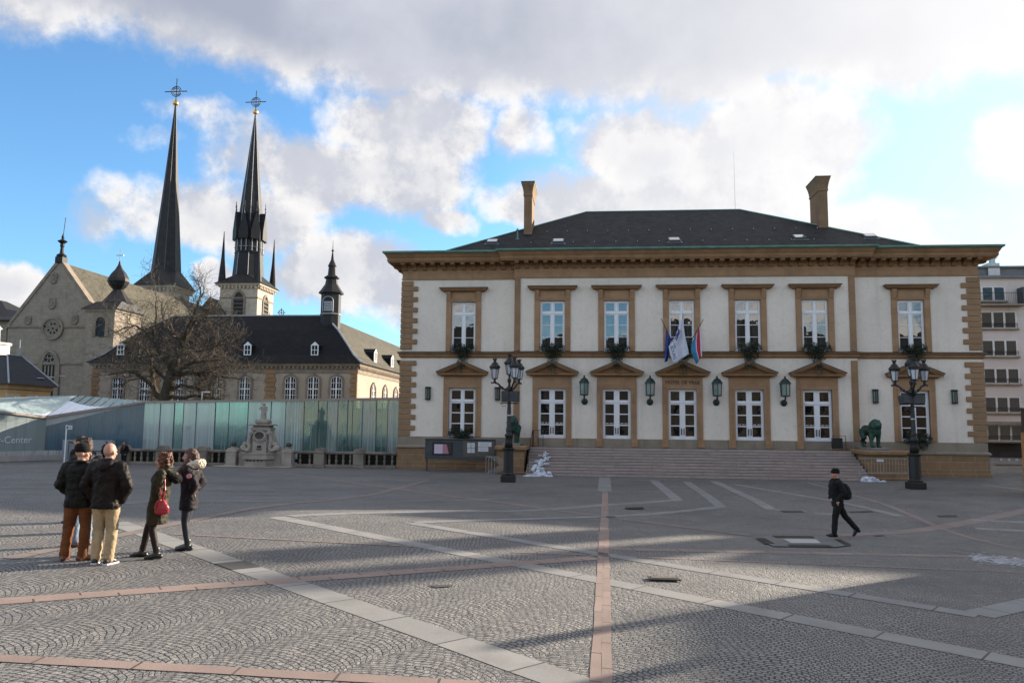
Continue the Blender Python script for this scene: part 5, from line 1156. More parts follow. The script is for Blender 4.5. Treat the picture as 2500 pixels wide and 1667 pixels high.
# ------------------------------------------------------------------ bare tree
BARK = pmat('tree_bark', (.085,.070,.050), (.05,.042,.03), 6, .9, bump=.7, bscale=25, spec=.15)
TWIG = pmat('twig_bark', (.088,.070,.054), (.135,.115,.092), 2.5, .9, spec=.15)
YT = 58.0; TB = Vector((at(408, 975, YT).x, YT, 0)); ut = (at(409, 900, YT)-at(408, 900, YT)).length
TR = thing('bare_tree', 'wide bare winter tree with a tangle of fine brown twigs before the old college', 'tree', tuple(TB))
random.seed(21)
trunk = MB(); limbs = []; twigs = MB()
def tp(px, py, dy=0): P = at(px, py, YT+dy); return P
def tri_tube(mb, pts, rad, n=4): mb.tube(pts, rad, n, cap=False)
main = [ # measured limbs: (points, start radius px, end radius px, depth drift)
 ([(405,1010),(406,970),(413,935),(420,905)], 17, 11, 0),
 ([(420,905),(432,873),(452,822),(470,793)], 10, 5.5, .5), ([(470,793),(487,776),(505,757),(530,745)], 5, 2, 1.2), ([(452,822),(455,806),(470,775),(486,735),(497,715)], 4.5, 1.5, -1),
 ([(420,905),(405,878),(392,864),(375,838),(352,806)], 8, 3, -1.5), ([(352,806),(330,795),(305,800),(280,812)], 3, 1, -2), ([(375,838),(378,800),(382,770),(380,735)], 3.5, 1, -.8),
 ([(402,975),(385,965),(376,950),(372,920),(369,885)], 9, 4, 1.2), ([(369,885),(362,860),(345,845),(325,835)], 3.5, 1.2, 1.8), ([(372,940),(350,925),(330,910),(305,905),(265,915)], 6, 1.5, -1), ([(340,923),(310,930),(296,945)], 2.5, .8, -1.4),
 ([(418,925),(440,915),(470,908),(480,913),(500,917),(535,918),(585,925)], 7, 2, 1), ([(480,910),(515,908),(535,895),(570,892)], 4, 1.4, 1.6), ([(418,915),(445,900),(470,885),(500,880),(540,878)], 5.5, 1.5, -1.8),
 ([(410,960),(440,940),(475,945),(500,955),(515,968)], 4.5, 1, .3), ([(412,968),(450,970),(480,966),(515,972),(540,973)], 5, 1.5, -1), ([(432,873),(440,845),(470,850),(500,845),(530,830)], 4.5, 1.4, 2.5), ([(392,864),(370,870),(340,872),(300,868)], 4, 1.2, 2.2),
 ([(445,838),(425,815),(405,800),(395,765),(398,735)], 4, 1.2, 2.8), ([(432,873),(470,860),(520,850),(560,820)], 4, 1.2, -2.5), ([(413,935),(380,900),(350,885),(310,880)], 4.5, 1.2, -2.5),
]
nodes = []
for k, (pts, r0, r1, dy) in enumerate(main):
    n = len(pts); P = [tp(x, y, dy*i/(n-1)) for i, (x, y) in enumerate(pts)]; rad = [(r0+(r1-r0)*i/(n-1))*ut for i in range(n)]
    fine = []; fr = []
    for i in range(n-1):
        for j in range(4):
            u = j/4; fine.append(P[i].lerp(P[i+1], u)+Vector((random.uniform(-1,1), random.uniform(-1,1), random.uniform(-1,1)))*(.05 if k else 0)); fr.append(rad[i]+(rad[i+1]-rad[i])*u)
    fine.append(P[-1]); fr.append(rad[-1])
    if k == 0: fine[0].z = 0; trunk.tube(fine, fr, 12)
    else:
        m = MB(); m.tube(fine, fr, 7); limbs.append(m)
        for i in range(3, len(fine)): nodes.append((fine[i], (fine[i]-fine[i-1]).normalized(), fr[i]))
trunk.build('trunk', BARK, TR, True)
for m in limbs: m.build('branch', BARK, TR, True)
ctr = tp(408, 850)
def grow(p, d, r, L, lev):
    n = 4 if lev < 2 else 3; pts = [p]; dd = d.copy()
    for i in range(n):
        out = (p-ctr); out.z *= .5
        dd = (dd+Vector((random.gauss(0,.30), random.gauss(0,.30), random.gauss(.01,.26)))+out.normalized()*.05).normalized(); pts.append(pts[-1]+dd*(L/n))
    rad = [max(.0070, r*(1-.62*i/n)) for i in range(n+1)]
    twigs.tube(pts, rad, 3, cap=False)
    if lev < 4:
        for i in range(1, n+1):
            for q in range(2):
                if random.random() < (.80 if lev < 3 else .50):
                    ax = Vector((random.gauss(0,1), random.gauss(0,1), random.gauss(0,1))).normalized(); nd = (dd+ax*.9).normalized()
                    grow(pts[i], nd, rad[i]*.62, L*random.uniform(.5,.72), lev+1)
for (p, d, r) in nodes:
    if random.random() < .95:
        ax = Vector((random.gauss(0,1), random.gauss(0,1), random.gauss(.1,1))).normalized()
        grow(p, (d*.6+ax).normalized(), max(.02, min(.045, r*.6)), random.uniform(1.1, 1.9), 2 if random.random() < .62 else 1)
cr_ = twigs.build('crown', TWIG, TR); print('twig faces', len(twigs.f))
props(cr_, kind='stuff')
# street lamp head seen just above the glass
P = at(500, 957, 57); L_ = thing('street_light', 'small white street light head showing just above the glass wall', 'street light', (P.x-.2, 57, 0)); m = MB(); m.tube([(P.x-.2, 57, 0), (P.x-.2, 57, P.z-.05)], .05, 8); m.build('post', STEEL, L_); m = MB(); m.ellipsoid((P.x+.05, 57, P.z), (.35,.12,.06)); m.build('lamp_head', WHITE, L_)
# ------------------------------------------------------------------ lamp posts
def lamp_post(px, base_px, label, heads, rot, boxes):
    P = ground_at(px, base_px); P.z = 0
    T = thing('lamp_post', label, 'street lamp', tuple(P), 'cast iron lamp posts before the town hall')
    c = (P.x, P.y, 0)
    m = MB(); m.cbox(P.x-.33, P.x+.33, P.y-.33, P.y+.33, 0, .30, .03); m.lathe([(.30,.30),(.31,.36),(.245,.42),(.235,1.42),(.29,1.46),(.30,1.52),(.22,1.56)], c, 8, R(22.5)); m.build('base', BLACKM, T)
    m = MB(); m.lathe([(.20,1.55),(.16,1.85),(.155,2.05),(.19,2.10),(.19,2.16),(.12,2.24),(.13,2.32),(.14,2.38),(.105,2.45),(.095,3.3),(.085,3.32),(.10,3.36),(.085,3.40),(.075,4.02),(.12,4.08),(.19,4.18),(.20,4.26),(.12,4.36),(.05,4.40)], c, 14); m.build('pole', BLACKM, T, True)
    def lantern(x, y, z):
        q = MB(); q.lathe([(.02,z-.12),(.06,z-.10),(.05,z-.02),(.13,z),(.14,z+.03)], (x, y, 0), 8); 
        for k in range(6):
            a = R(60*k+rot); q.tube([(x+.135*math.cos(a), y+.135*math.sin(a), z+.02), (x+.20*math.cos(a), y+.20*math.sin(a), z+.47)], .013, 4)
        q.lathe([(.215,z+.46),(.24,z+.49),(.24,z+.55),(.255,z+.56),(.12,z+.76),(.07,z+.80),(.065,z+.86),(.10,z+.90),(.10,z+.94),(.03,z+.93)], (x, y, 0), 12)
        for k in range(8): a = R(45*k); q.ellipsoid((x+.245*math.cos(a), y+.245*math.sin(a), z+.57), (.02,.02,.035), 5, 4)
        for k in range(5): a = R(72*k); q.ellipsoid((x+.09*math.cos(a), y+.09*math.sin(a), z+.96), (.015,.015,.03), 5, 4)
        L = q.build('lantern', BLACKM, T); g = MB(); g.lathe([(.125,z+.03),(.19,z+.465)], (x, y, 0), 6, R(rot)); g.build('lantern_glass', LANT, L)
    m = MB(); m.lathe([(.05,4.38),(.07,4.44),(.045,4.50),(.09,4.62),(.10,4.70),(.04,4.80),(.05,4.84)], c, 10); m.build('finial', BLACKM, T, True); lantern(P.x, P.y, 4.58+.35)
    for k in range(heads):
        a = R(rot+360*k/heads); d = Vector((math.cos(a), math.sin(a), 0)); s_ = MB(); o = Vector(c)
        s_.chain([o+d*.10+Vector((0,0,4.22)), o+d*.32+Vector((0,0,4.28)), o+d*.52+Vector((0,0,4.50)), o+d*.72+Vector((0,0,4.58)), o+d*.80+Vector((0,0,4.56))], [.06,.045,.042,.045,.03], 8)
        s_.chain([o+d*.30+Vector((0,0,4.34)), o+d*.44+Vector((0,0,4.42)), o+d*.50+Vector((0,0,4.36))], [.03,.025,.02], 6); s_.ellipsoid(tuple(o+d*.84+Vector((0,0,4.56))), (.05,.05,.04), 8, 6); s_.lathe([(.03,4.55),(.075,4.60),(.03,4.66),(.045,4.70)], tuple(o+d*.70), 8)
        s_.build('arm', BLACKM, T, True); q = o+d*.70; lantern(q.x, q.y, 4.74)
    for (dx, w, h, z, ang, tilt) in boxes:
        b = MB(); b.cbox(-w/2, w/2, -.16, .16, -h/2, h/2, .02); b.xform(Matrix.Translation((P.x+dx, P.y-.05, z)) @ Matrix.Rotation(R(ang), 4, 'Z') @ Matrix.Rotation(R(tilt), 4, 'X')); b.build('loudspeaker', pmat('speaker_grey', (.03,.033,.036), (.045,.048,.05), 4, .6) if 'speaker_grey' not in bpy.data.materials else bpy.data.materials['speaker_grey'], T)
    if boxes:
        m = MB(); m.box(P.x-.42, P.x+.42, P.y-.03, P.y+.03, boxes[0][3]-.34, boxes[0][3]-.29); m.tube([(P.x-.38,P.y-.06,boxes[0][3]-.30),(P.x-.30,P.y-.06,boxes[0][3]-.46),(P.x-.12,P.y-.06,boxes[0][3]-.44)], .012, 5); m.build('bracket', BLACKM, T)
    m = MB(); m.lathe([(.105,3.02),(.108,3.03),(.108,3.07),(.105,3.08)], c, 12); m.build('band', STEEL, T)
    return T
lamp_post(1241, 1176, 'black cast iron lamp post with four lanterns and two square loudspeakers, beside the notice board', 3, 55, [(-.19,.34,.52,3.92,6,0),(.24,.42,.50,3.92,-14,0)])
lamp_post(2236, 1193, 'black cast iron lamp post with white lanterns before the right hand end window', 3, 20, [(-.30,.50,.40,3.90,25,-12),(.28,.42,.42,3.90,-35,-8)])

# ------------------------------------------------------------------ wall lanterns
for k, (px, lab) in enumerate(((1424, 'green six sided wall lantern, leftmost of four between the doors'), (1583, 'green wall lantern on the left of the HOTEL DE VILLE door'), (1748, 'green wall lantern on the right of the HOTEL DE VILLE door'), (1915, 'green wall lantern, rightmost of four between the doors'))):
    x = XC-3.7*1.5+3.7*k; y = YM-.52; T = thing('wall_lantern', lab, 'wall lantern', (x, YM, 4.0), 'green lanterns between the doors')
    m = MB(); m.lathe([(.30,5.02),(.335,5.0),(.33,5.06),(.20,5.24),(.07,5.33),(.045,5.36),(.06,5.42),(.02,5.46)], (x, y, 0), 6, R(30)); m.lathe([(.16,4.30),(.265,4.32),(.265,4.38),(.2,4.385)], (x, y, 0), 6, R(30))
    for q in range(6): a = R(60*q+30); m.tube([(x+.245*math.cos(a), y+.245*math.sin(a), 4.37), (x+.27*math.cos(a), y+.27*math.sin(a), 5.02)], .02, 4)
    m.build('frame', GREENM, T); g = MB(); g.lathe([(.235,4.38),(.258,5.0)], (x, y, 0), 6, R(30)); g.build('lantern_glass', pmat('greenish_lantern_glass', (.17,.21,.21), (.12,.155,.155), 2, .12, spec=.8) if 'greenish_lantern_glass' not in bpy.data.materials else bpy.data.materials['greenish_lantern_glass'], T)
    m = MB(); m.chain([(x, y, 4.32), (x, y, 4.18), (x+.02, YM-.25, 4.05), (x+.02, YM-.04, 4.0)], [.05,.05,.05,.07], 8); m.ellipsoid((x+.02, YM-.03, 3.98), (.19,.09,.19), 14, 8); m.build('wall_bracket', GREENM, T, True)
for px, py, lab in ((1045, 944, 'slim dark wall sconce near the left quoins'), (1215, 948, 'slim dark wall sconce behind the left lamp post'), (2137, 951, 'slim dark wall sconce above the right lion'), (2330, 953, 'slim dark wall sconce near the right quoins')):
    P = at(px, py, YW-.1); T = thing('wall_sconce', lab, 'wall sconce', (P.x, YW, P.z), 'slim sconces on the end bays')
    m = MB(); m.loft([(P.x,YW-.10,4.02,.16,.12),(P.x,YW-.10,4.08,.17,.13),(P.x,YW-.10,4.10,.145,.11)], 12); m.loft([(P.x,YW-.10,4.68,.145,.11),(P.x,YW-.10,4.70,.18,.14),(P.x,YW-.10,4.76,.19,.15),(P.x,YW-.10,4.79,.16,.12)], 12)
    for q in range(6): a = R(60*q+20); m.tube([(P.x+.15*math.cos(a), YW-.10+.115*math.sin(a), 4.08), (P.x+.15*math.cos(a), YW-.10+.115*math.sin(a), 4.70)], .016, 4)
    m.build('frame', GREENM, T); g = MB(); g.loft([(P.x,YW-.10,4.09,.135,.10),(P.x,YW-.10,4.69,.135,.10)], 12); g.build('sconce_glass', glassmat('sconce_glass', (.05,.062,.06), .0, 0, .1) if 'sconce_glass' not in bpy.data.materials else bpy.data.materials['sconce_glass'], T)

# ------------------------------------------------------------------ window boxes
random.seed(31)
def leaves(mb, c, r, n, size, trail=0, droop=.3):
    for k in range(n):
        while True:
            u = Vector((random.uniform(-1,1), random.uniform(-1,1), random.uniform(-1,1)))
            if u.length < 1: break
        p = Vector((c[0]+r[0]*u.x, c[1]+r[1]*u.y, c[2]+r[2]*u.z-droop*abs(u.x)**2*r[2]))
        d = Vector((random.gauss(0,1), random.gauss(-.3,1), random.gauss(.2,1))).normalized(); s_ = d.cross(Vector((random.gauss(0,1),random.gauss(0,1),random.gauss(0,1)))).normalized(); L = size*random.uniform(.6,1.4)
        mb.add([p-s_*L*.22, p+d*L*.5-s_*L*.05, p+d*L, p+s_*L*.22], [(0,1,2,3)])
    for k in range(trail):
        x = c[0]+r[0]*random.uniform(-.8,.8); y = c[1]-r[1]*random.uniform(.3,1); z = c[2]-r[2]*.3; L = random.uniform(.25,.75)
        pts = [Vector((x, y, z))]
        for q in range(4): pts.append(pts[-1]+Vector((random.gauss(0,.04), random.gauss(-.01,.02), -L/4)))
        mb.tube(pts, .006, 3, cap=False)
        for p in pts[1:]:
            for q in range(5):
                d = Vector((random.gauss(0,1), random.gauss(0,1), random.gauss(-.3,1))).normalized()*size*.8; s_ = Vector((-d.z, 0, d.x))*.3; mb.add([p-s_*.5, p+d, p+s_*.5], [(0,1,2)])
def planter(x, y, z, lab, up=True, n=520):
    T = thing('window_planter', lab, 'window box', (x, y-.2, z), 'evergreen window boxes on the sills')
    m = MB(); m.cbox(x-.42, x+.42, y-.34, y-.10, z+.02, z+.20, .02); m.build('trough', pmat('planter_dark', (.03,.032,.03), (.05,.05,.045), 4, .7) if 'planter_dark' not in bpy.data.materials else bpy.data.materials['planter_dark'], T)
    n = int(n*1.6); m = MB(); w = random.uniform(.62,.74)
    for s in (-1, 0, 1): leaves(m, (x+s*w*.62+random.uniform(-.06,.06), y-.26, z+.16+random.uniform(-.05,.05)), (.30,.22,.30), n//3, .11)
    leaves(m, (x+random.uniform(-.1,.1), y-.30, z-.12), (.50,.22,.42), n//2, .11)
    if up: leaves(m, (x, y-.30, z-.52), (.32,.16,.32), n//4, .10, 13)
    m.build('foliage', LEAFD, T)
    if up:
        m = MB()
        for k in range(10): xx = x+random.uniform(-.45,.45); zz = z+random.uniform(.30,.52); m.tube([(xx, y-.2, z+.2), (xx+random.uniform(-.05,.05), y-.2, zz)], .008, 3); m.ellipsoid((xx, y-.2, zz), (.022,.022,.03), 5, 4)
        m.build('dry_stems', TWIG, T)
names = ['above the left end window', 'above the leftmost door', 'above the second door from the left', 'half hidden behind the flags', 'above the second door from the right', 'above the rightmost door', 'above the right lamp post']
for i in range(7): planter(BAYS[i], bay_y(i), 6.88, 'dark trailing evergreen window box '+names[i])
planter(BAYS[0], YW, 1.95, 'low evergreen box on the sill behind the notice board', False); planter(BAYS[6], YW, 1.95, 'low evergreen box behind the right lamp post pole', False)

# ------------------------------------------------------------------ flags
def cloth(name, mat, par, top, bot, edge_a, edge_b, ny=18, folds=3, amp=.10, nx=16, y0=0):
    """hanging cloth between two measured edges (lists of points), with folds towards the square"""
    V = []; F = []
    for j in range(ny+1):
        v = j/ny
        def ev(e):
            q = v*(len(e)-1); i = min(int(q), len(e)-2); return e[i].lerp(e[i+1], q-i)
        a, b = ev(edge_a), ev(edge_b)
        for i in range(nx+1):
            u = i/nx; p = a.lerp(b, u); p = p+Vector((0, amp*math.sin(folds*math.pi*2*u+v*2.0)*(.25+.75*v), 0)); V.append(p)
    for j in range(ny):
        for i in range(nx): k = j*(nx+1)+i; F.append((k, k+1, k+nx+2, k+nx+1))
    return V, F
def flag(nm, lab, base, tip, ea, eb, mats, split=None, folds=3, mark=None):
    Yf = YM
    B, T_ = base, tip
    T = thing('flag', lab, 'flag', tuple(B), 'flags above the middle door')
    m = MB(); m.tube([B, T_], [.024,.018], 8); m.build('mast', pmat('pole_dark', (.05,.035,.03), rough=.5) if 'pole_dark' not in bpy.data.materials else bpy.data.materials['pole_dark'], T); 
    m = MB(); d = (T_-B).normalized(); m.capsule(T_, .022, T_+d*.14, .006, 8); m.build('finial', WHITE, T)
    V, F = cloth(nm, mats[0], T, 0, 0, ea, eb, folds=folds)
    c = MB(); c.v = [tuple(v) for v in V]; c.f = F; nx = 16; c.mi = [0]*len(F)
    if split:
        for k in range(len(F)): u = (k % nx+.5)/nx; c.mi[k] = sum(u > s for s in split)
    o = c.build('cloth', mats, T, True); sm = o.modifiers.new('thick', 'SOLIDIFY'); sm.thickness = .006
    return T, V
def cl(nm, c): return pmat(nm, c, tuple(x*.88 for x in c), 3, .85, bump=.15, bscale=60)
fy = YM-.95
A3 = lambda px, py, y: at(px, py, y)
BLUE = cl('flag_blue', (.035,.06,.26)); WHT = cl('flag_white', (.66,.67,.76)); RED = cl('flag_red', (.50,.025,.05)); LBL = cl('flag_light_blue', (.05,.24,.42))
q = lambda x, y: (1560+x/7.841, 760+y/7.841)
flag('eu', 'plain blue flag hanging limp, left of the three above the door', A3(*q(660,640), YM-.25), A3(*q(424,135), fy-.5), [A3(*q(520,350), fy-.35), A3(*q(505,640), fy-.35), A3(*q(492,975), fy-.3)], [A3(*q(610,540), fy-.3), A3(*q(600,700), fy-.2), A3(*q(545,950), fy-.2)], [BLUE], folds=1.5)
Tm, Vw = flag('city', 'white flag with blue lion emblem and BOURG lettering, middle of the three', A3(*q(815,700), YM-.25), A3(*q(842,50), fy-.8), [A3(*q(795,170), fy-.7), A3(*q(700,470), fy-.7), A3(*q(570,670), fy-.65), A3(*q(600,830), fy-.6), A3(*q(665,1010), fy-.55)], [A3(*q(840,150), fy-.7), A3(*q(880,450), fy-.6), A3(*q(920,620), fy-.5), A3(*q(950,740), fy-.45), A3(*q(958,815), fy-.4)], [WHT], folds=2)
flag('lux', 'red white and light blue flag, right of the three above the door', A3(*q(960,640), YM-.25), A3(*q(1236,150), fy-.5), [A3(*q(1060,520), fy-.3), A3(*q(1000,620), fy-.25), A3(*q(1000,780), fy-.25), A3(*q(1100,1010), fy-.2)], [A3(*q(1172,275), fy-.4), A3(*q(1195,500), fy-.35), A3(*q(1205,700), fy-.3), A3(*q(1205,860), fy-.3)], [LBL, WHT, RED, WHT], split=(.42,.50,.90), folds=1.2)
INK = pmat('flag_ink', (.05,.06,.16))
def on_flag(px, py): return at(*q(px, py), fy-.86)
def flag_text(txt, p0, p1, size):
    a, b = on_flag(*p0), on_flag(*p1); me = text_mesh(txt, size, .002, .004); ang = math.atan2(b.z-a.z, b.x-a.x); c_ = (a+b)/2
    L = max(v.co.x for v in me.vertices)*2; k = (b-a).length/L
    me.transform(Matrix.Translation(c_-Tm.location) @ Matrix.Rotation(R(90), 4, 'X') @ Matrix.Rotation(ang, 4, 'Z') @ Matrix.Scale(k, 4)); me.materials.append(INK); o = bpy.data.objects.new('lettering', me); COL.objects.link(o); o.parent = Tm
flag_text('BOURG', (622, 665), (690, 915), .3); flag_text('LUXEM', (655, 560), (690, 700), .3)
m = MB()
for pts, r in ((((750,340),(770,380),(740,430),(700,470)), (.035,.05,.05,.03)), (((740,430),(735,480),(710,560)), (.045,.05,.02)), (((700,500),(690,540)), (.02,.015)), (((770,420),(740,470)), (.04,.04))): m.chain([on_flag(*p)+Vector((0,.03,0)) for p in pts], r, 6)
m.v = [(x, fy-.86+.02*((y-fy+.86)), z) for x, y, z in m.v]; m.build('emblem', pmat('emblem_blue', (.03,.05,.22)), Tm)
m = MB(); m.chain([on_flag(785,370), on_flag(805,400)], (.035,.03), 6); m.chain([on_flag(775,395), on_flag(815,380)], (.02,.02), 6); m.v = [(x, fy-.87+.02*(y-fy+.87), z) for x, y, z in m.v]; m.build('crown_emblem', pmat('emblem_gold', (.45,.22,.10)), Tm)

# ------------------------------------------------------------------ bronze lions
def lion(x, y, z, lab):
    T = thing('lion_statue', lab, 'statue', (x, y, z), 'bronze lions beside the stairs'); m = MB()
    # faces -y
    m.chain([(0,.95,.98),(0,.55,.96),(0,.05,.98),(0,-.38,1.02)], [.24,.23,.26,.31], 16)
    m.ellipsoid((0,-.40,.98), (.30,.34,.40), 16, 10); m.ellipsoid((0,-.55,1.20), (.29,.28,.34), 16, 10); m.ellipsoid((0,-.42,1.12), (.33,.30,.36), 16, 10)
    m.ellipsoid((0,-.70,1.27), (.185,.20,.20), 14, 8); m.chain([(0,-.80,1.22),(0,-.93,1.18)], [.12,.095], 10); m.ellipsoid((0,-.90,1.12), (.08,.10,.05)); m.ellipsoid((0,-.99,1.22), (.05,.03,.03), 8, 5)
    for s in (-1, 1): m.ellipsoid((s*.17,-.62,1.44), (.06,.05,.07), 8, 6); m.ellipsoid((s*.085,-.855,1.30), (.035,.03,.025), 8, 5)
    for (lx, ly, kx, ky, fy_) in ((-.19,-.42,-.20,-.46,-.56),(.19,-.36,.20,-.28,-.26),(-.19,.85,-.20,.98,.80),(.19,.78,.20,.72,.52)):
        if ly < 0: m.chain([(lx,ly,.85),(kx,ky,.45),(kx,(ky+fy_)/2,.12)], [.155,.105,.095], 12)
        else: m.chain([(lx,ly,.86),(lx,ly-.12,.55),(kx,ky+.06,.32),(kx,fy_+.05,.10)], [.21,.15,.09,.085], 12)
        m.ellipsoid((kx,fy_-.07,.07), (.115,.17,.075), 10, 6)
        for c in (-.06, 0, .06): m.ellipsoid((kx+c,fy_-.21,.055), (.035,.06,.05), 8, 5)
    m.chain([(0,1.12,1.0),(0,1.26,.80),(0,1.30,.50),(.03,1.24,.28)], [.06,.05,.04,.045], 8); m.ellipsoid((.04,1.22,.24), (.07,.08,.10), 8, 6)
    m.v = [(x+a*1.0, y+b, z+.10+c*.98) for a, b, c in m.v]
    remesh(m, 'body', BRONZE, T, .028, 2, [(.05, .14, 'CLOUDS'), (.03, .05, 'CLOUDS')])
    b = MB(); b.cbox(x-.46, x+.46, y-1.2, y+1.35, z, z+.115, .02); b.build('plinth', pmat('grey_plinth', (.20,.205,.21), (.16,.165,.17), 2, .8) if 'grey_plinth' not in bpy.data.materials else bpy.data.materials['grey_plinth'], T)
lion(xs0-.92, 43.95, 1.50, 'green bronze lion statue half hidden behind the left lamp post'); lion(xs1+.95, 43.95, 1.50, 'green bronze lion statue standing on the right pedestal of the stairs')

# ------------------------------------------------------------------ notice board, racks, rails, bin, snow, barrier
z2 = lambda x, y: (940+x/4.3565, 840+y/4.3565); z6 = lambda x, y: (1840+x/3.5636, 840+y/3.5636)
Yn = 43.6; a, b = at(*z2(428, 1012), Yn), at(*z2(1170, 1225), Yn)
NB = thing('notice_board', 'long dark metal notice board with a screen and pinned white papers', 'notice board', ((a.x+b.x)/2, Yn, 0))
NBM = pmat('anthracite_metal', (.045,.055,.062), (.06,.07,.078), 3, .45, metal=.4)
zt_, zb_ = a.z, b.z-.02
m = MB(); m.cbox(a.x, b.x, Yn, Yn+.28, zb_, zt_, .02); m.cbox(a.x-.02, b.x+.02, Yn-.04, Yn+.32, zt_+.001, zt_+.05, .01); m.build('case', NBM, NB)
for xx in (a.x+.05, b.x-.12): m = MB(); m.box(xx, xx+.07, Yn+.08, Yn+.2, 0, zb_-.001); m.build('leg', NBM, NB)
def on_nb(x, y): P = at(*z2(x, y), Yn-.02); return P.x, P.z
x0, z1 = on_nb(505, 1042); x1, z0 = on_nb(715, 1182); m = MB(); m.cbox(x0, x1, Yn-.025, Yn-.001, z0, z1, .008); sc = m.build('screen_frame', BLACKM, NB)
x0, z1 = on_nb(525, 1062); x1, z0 = on_nb(700, 1164); sm_, st, sb = newmat('screen_picture'); s3 = st.sep(st.pos()); u = st.math('DIVIDE', st.math('SUBTRACT', s3[0], x0), x1-x0)
colr = st.mix(st.math('GREATER_THAN', u, .5), (.30,.26,.34), (.20,.10,.14)); colr = st.mix(st.math('GREATER_THAN', st.math('ADD', u, st.math('MULTIPLY', s3[2], .25)), 1.12), colr, (.02,.015,.02)); st.link(colr, sb.inputs['Base Color']); st.link(colr, sb.inputs['Emission Color']); sb.inputs['Emission Strength'].default_value = .12; sb.inputs['Roughness'].default_value = .15
m = MB(); m.box(x0, x1, Yn-.03, Yn-.0255, z0, z1); m.build('screen', sm_, sc)
x0, z1 = on_nb(830, 1030); x1, z0 = on_nb(1160, 1200); m = MB(); m.cbox(x0, x1, Yn-.012, Yn-.001, z0, z1, .004); m.build('display_case', pmat('display_back', (.06,.06,.058), (.09,.08,.07), 2, .3), NB)
PAPER = pmat('white_paper', (.62,.63,.64), (.55,.56,.57), 8, .8)
for (u0, v0, u1, v1) in ((875,1048,912,1098),(918,1048,955,1098),(875,1104,912,1155),(918,1104,953,1155),(990,1040,1132,1090),(990,1092,1098,1142)):
    x0, z1 = on_nb(u0, v0); x1, z0 = on_nb(u1, v1); m = MB(); m.box(x0, x1, Yn-.019, Yn-.0125, z0, z1); m.build('paper', PAPER, NB)
    m = MB(); 
    for k in range(5): zz = z1-(z1-z0)*(.2+.14*k); m.box(x0+(x1-x0)*.15, x0+(x1-x0)*(.85-.1*(k%2)), Yn-.0205, Yn-.0195, zz, zz+.012)
    m.build('printed_lines', pmat('print_grey', (.35,.35,.37)) if 'print_grey' not in bpy.data.materials else bpy.data.materials['print_grey'], NB)
def rack(x, y, s, lab):
    T = thing('bicycle_rack', lab, 'bicycle rack', (x, y, 0), 'tubular bicycle racks')
    for k in range(4):
        dx = .16*k; m = MB(); P = [(x+s*(dx), y-.08*k, 0), (x+s*dx, y-.08*k, .86), (x+s*(dx+.06), y-.08*k, .93), (x+s*(dx+.16), y-.08*k, .92), (x+s*(dx+.78), y-.08*k, .52), (x+s*(dx+.80), y-.08*k, .47), (x+s*(dx+.12), y-.08*k, .10), (x+s*(dx+.10), y-.08*k, 0)]
        m.tube(P, .017, 6); m.build('hoop', STEEL, T)
P = ground_at(*z2(1060, 1385)); rack(P.x, 42.2, 1, 'steel bicycle rack of bent hoops under the notice board end')
P = at(*z6(1340, 1060), 43.5); rack(P.x+.25, 43.6, -1, 'steel bicycle rack of bent hoops against the plinth at the right lamp post')
HR = thing('handrail', 'dark iron handrail beside the stairs, next to the snow heap', 'handrail', (xs0+.1, 44.9, 0)); m = MB(); x = xs0+.12
m.tube([(x, 45.3, 1.42), (x, 45.3, 2.32), (x, 44.5, 2.32), (x, 41.5, .95), (x, 41.4, 0.02)], .022, 6); m.build('rail', BLACKM, HR); m = MB()
for yy in (45.05, 44.8, 44.55): m.tube([(x, yy, 1.42), (x, yy, 2.31)], .014, 5)
m.tube([(x+.55, 45.3, 1.42), (x+.55, 45.3, 2.32), (x, 45.3, 2.32)], .018, 5); m.tube([(x+.28, 45.3, 1.42), (x+.28, 45.3, 2.31)], .014, 5); m.build('bars', BLACKM, HR)
LB = thing('litter_bin', 'small dark litter bin in a square frame at the top right of the stairs', 'bin', (xs1-.55, 44.8, 1.4)); x = xs1-.55
m = MB(); m.cbox(x-.27, x+.20, 44.7, 45.1, 1.52, 2.08, .03); m.build('bin', BLACKM, LB); m = MB(); m.tube([(x-.32,44.68,1.41),(x-.32,44.68,2.2),(x+.36,44.68,2.2),(x+.36,44.68,1.41)], .02, 5); m.build('frame', BLACKM, LB)
def heap(nm, lab, pts, seed):
    random.seed(seed); m = MB()
    for (x, y, z, r) in pts:
        for k in range(4): m.ellipsoid((x+random.gauss(0,r*.45), y+random.gauss(0,r*.3), z+random.gauss(0,r*.25)), (r*random.uniform(.5,.9), r*random.uniform(.4,.8), r*random.uniform(.35,.7)), 9, 6)
    o = remesh(m, nm, SNOW, None, .035, 1, [(.10, .16, 'CLOUDS'), (.05, .05, 'CLOUDS')], loc=(pts[0][0], pts[0][1], 0)); props(o, lab, 'snow')
sx = xs0+.55
heap('snow_heap', 'pile of melting snow and clods on the left end of the stairs', [(sx+random.Random(k).gauss(0,.10+.16*(1-k/30))+.014*k,41.05+2.5*k/30+random.Random(k+50).gauss(0,.12),.04+1.10*k/30,.075+.10*(1-k/30)) for k in range(31)]+[(sx+.12*k-.45,40.95,.0,.15) for k in range(11)], 4)
P = ground_at(*z6(940, 1185)); heap('snow_heap', 'flat white snow remnant at the right foot of the stairs', [(P.x,41.2,.02,.26),(P.x+.35,41.15,.0,.22),(P.x-.2,41.2,0,.16),(P.x+.7,41.1,-.02,.15)], 6)
BR = thing('barrier', 'light metal crowd barrier standing before the right pedestal', 'barrier', (at(*z6(1100, 1100), 41.7).x, 41.7, 0)); a, b = at(*z6(915, 1000), 41.7), at(*z6(1340, 1020), 41.9)
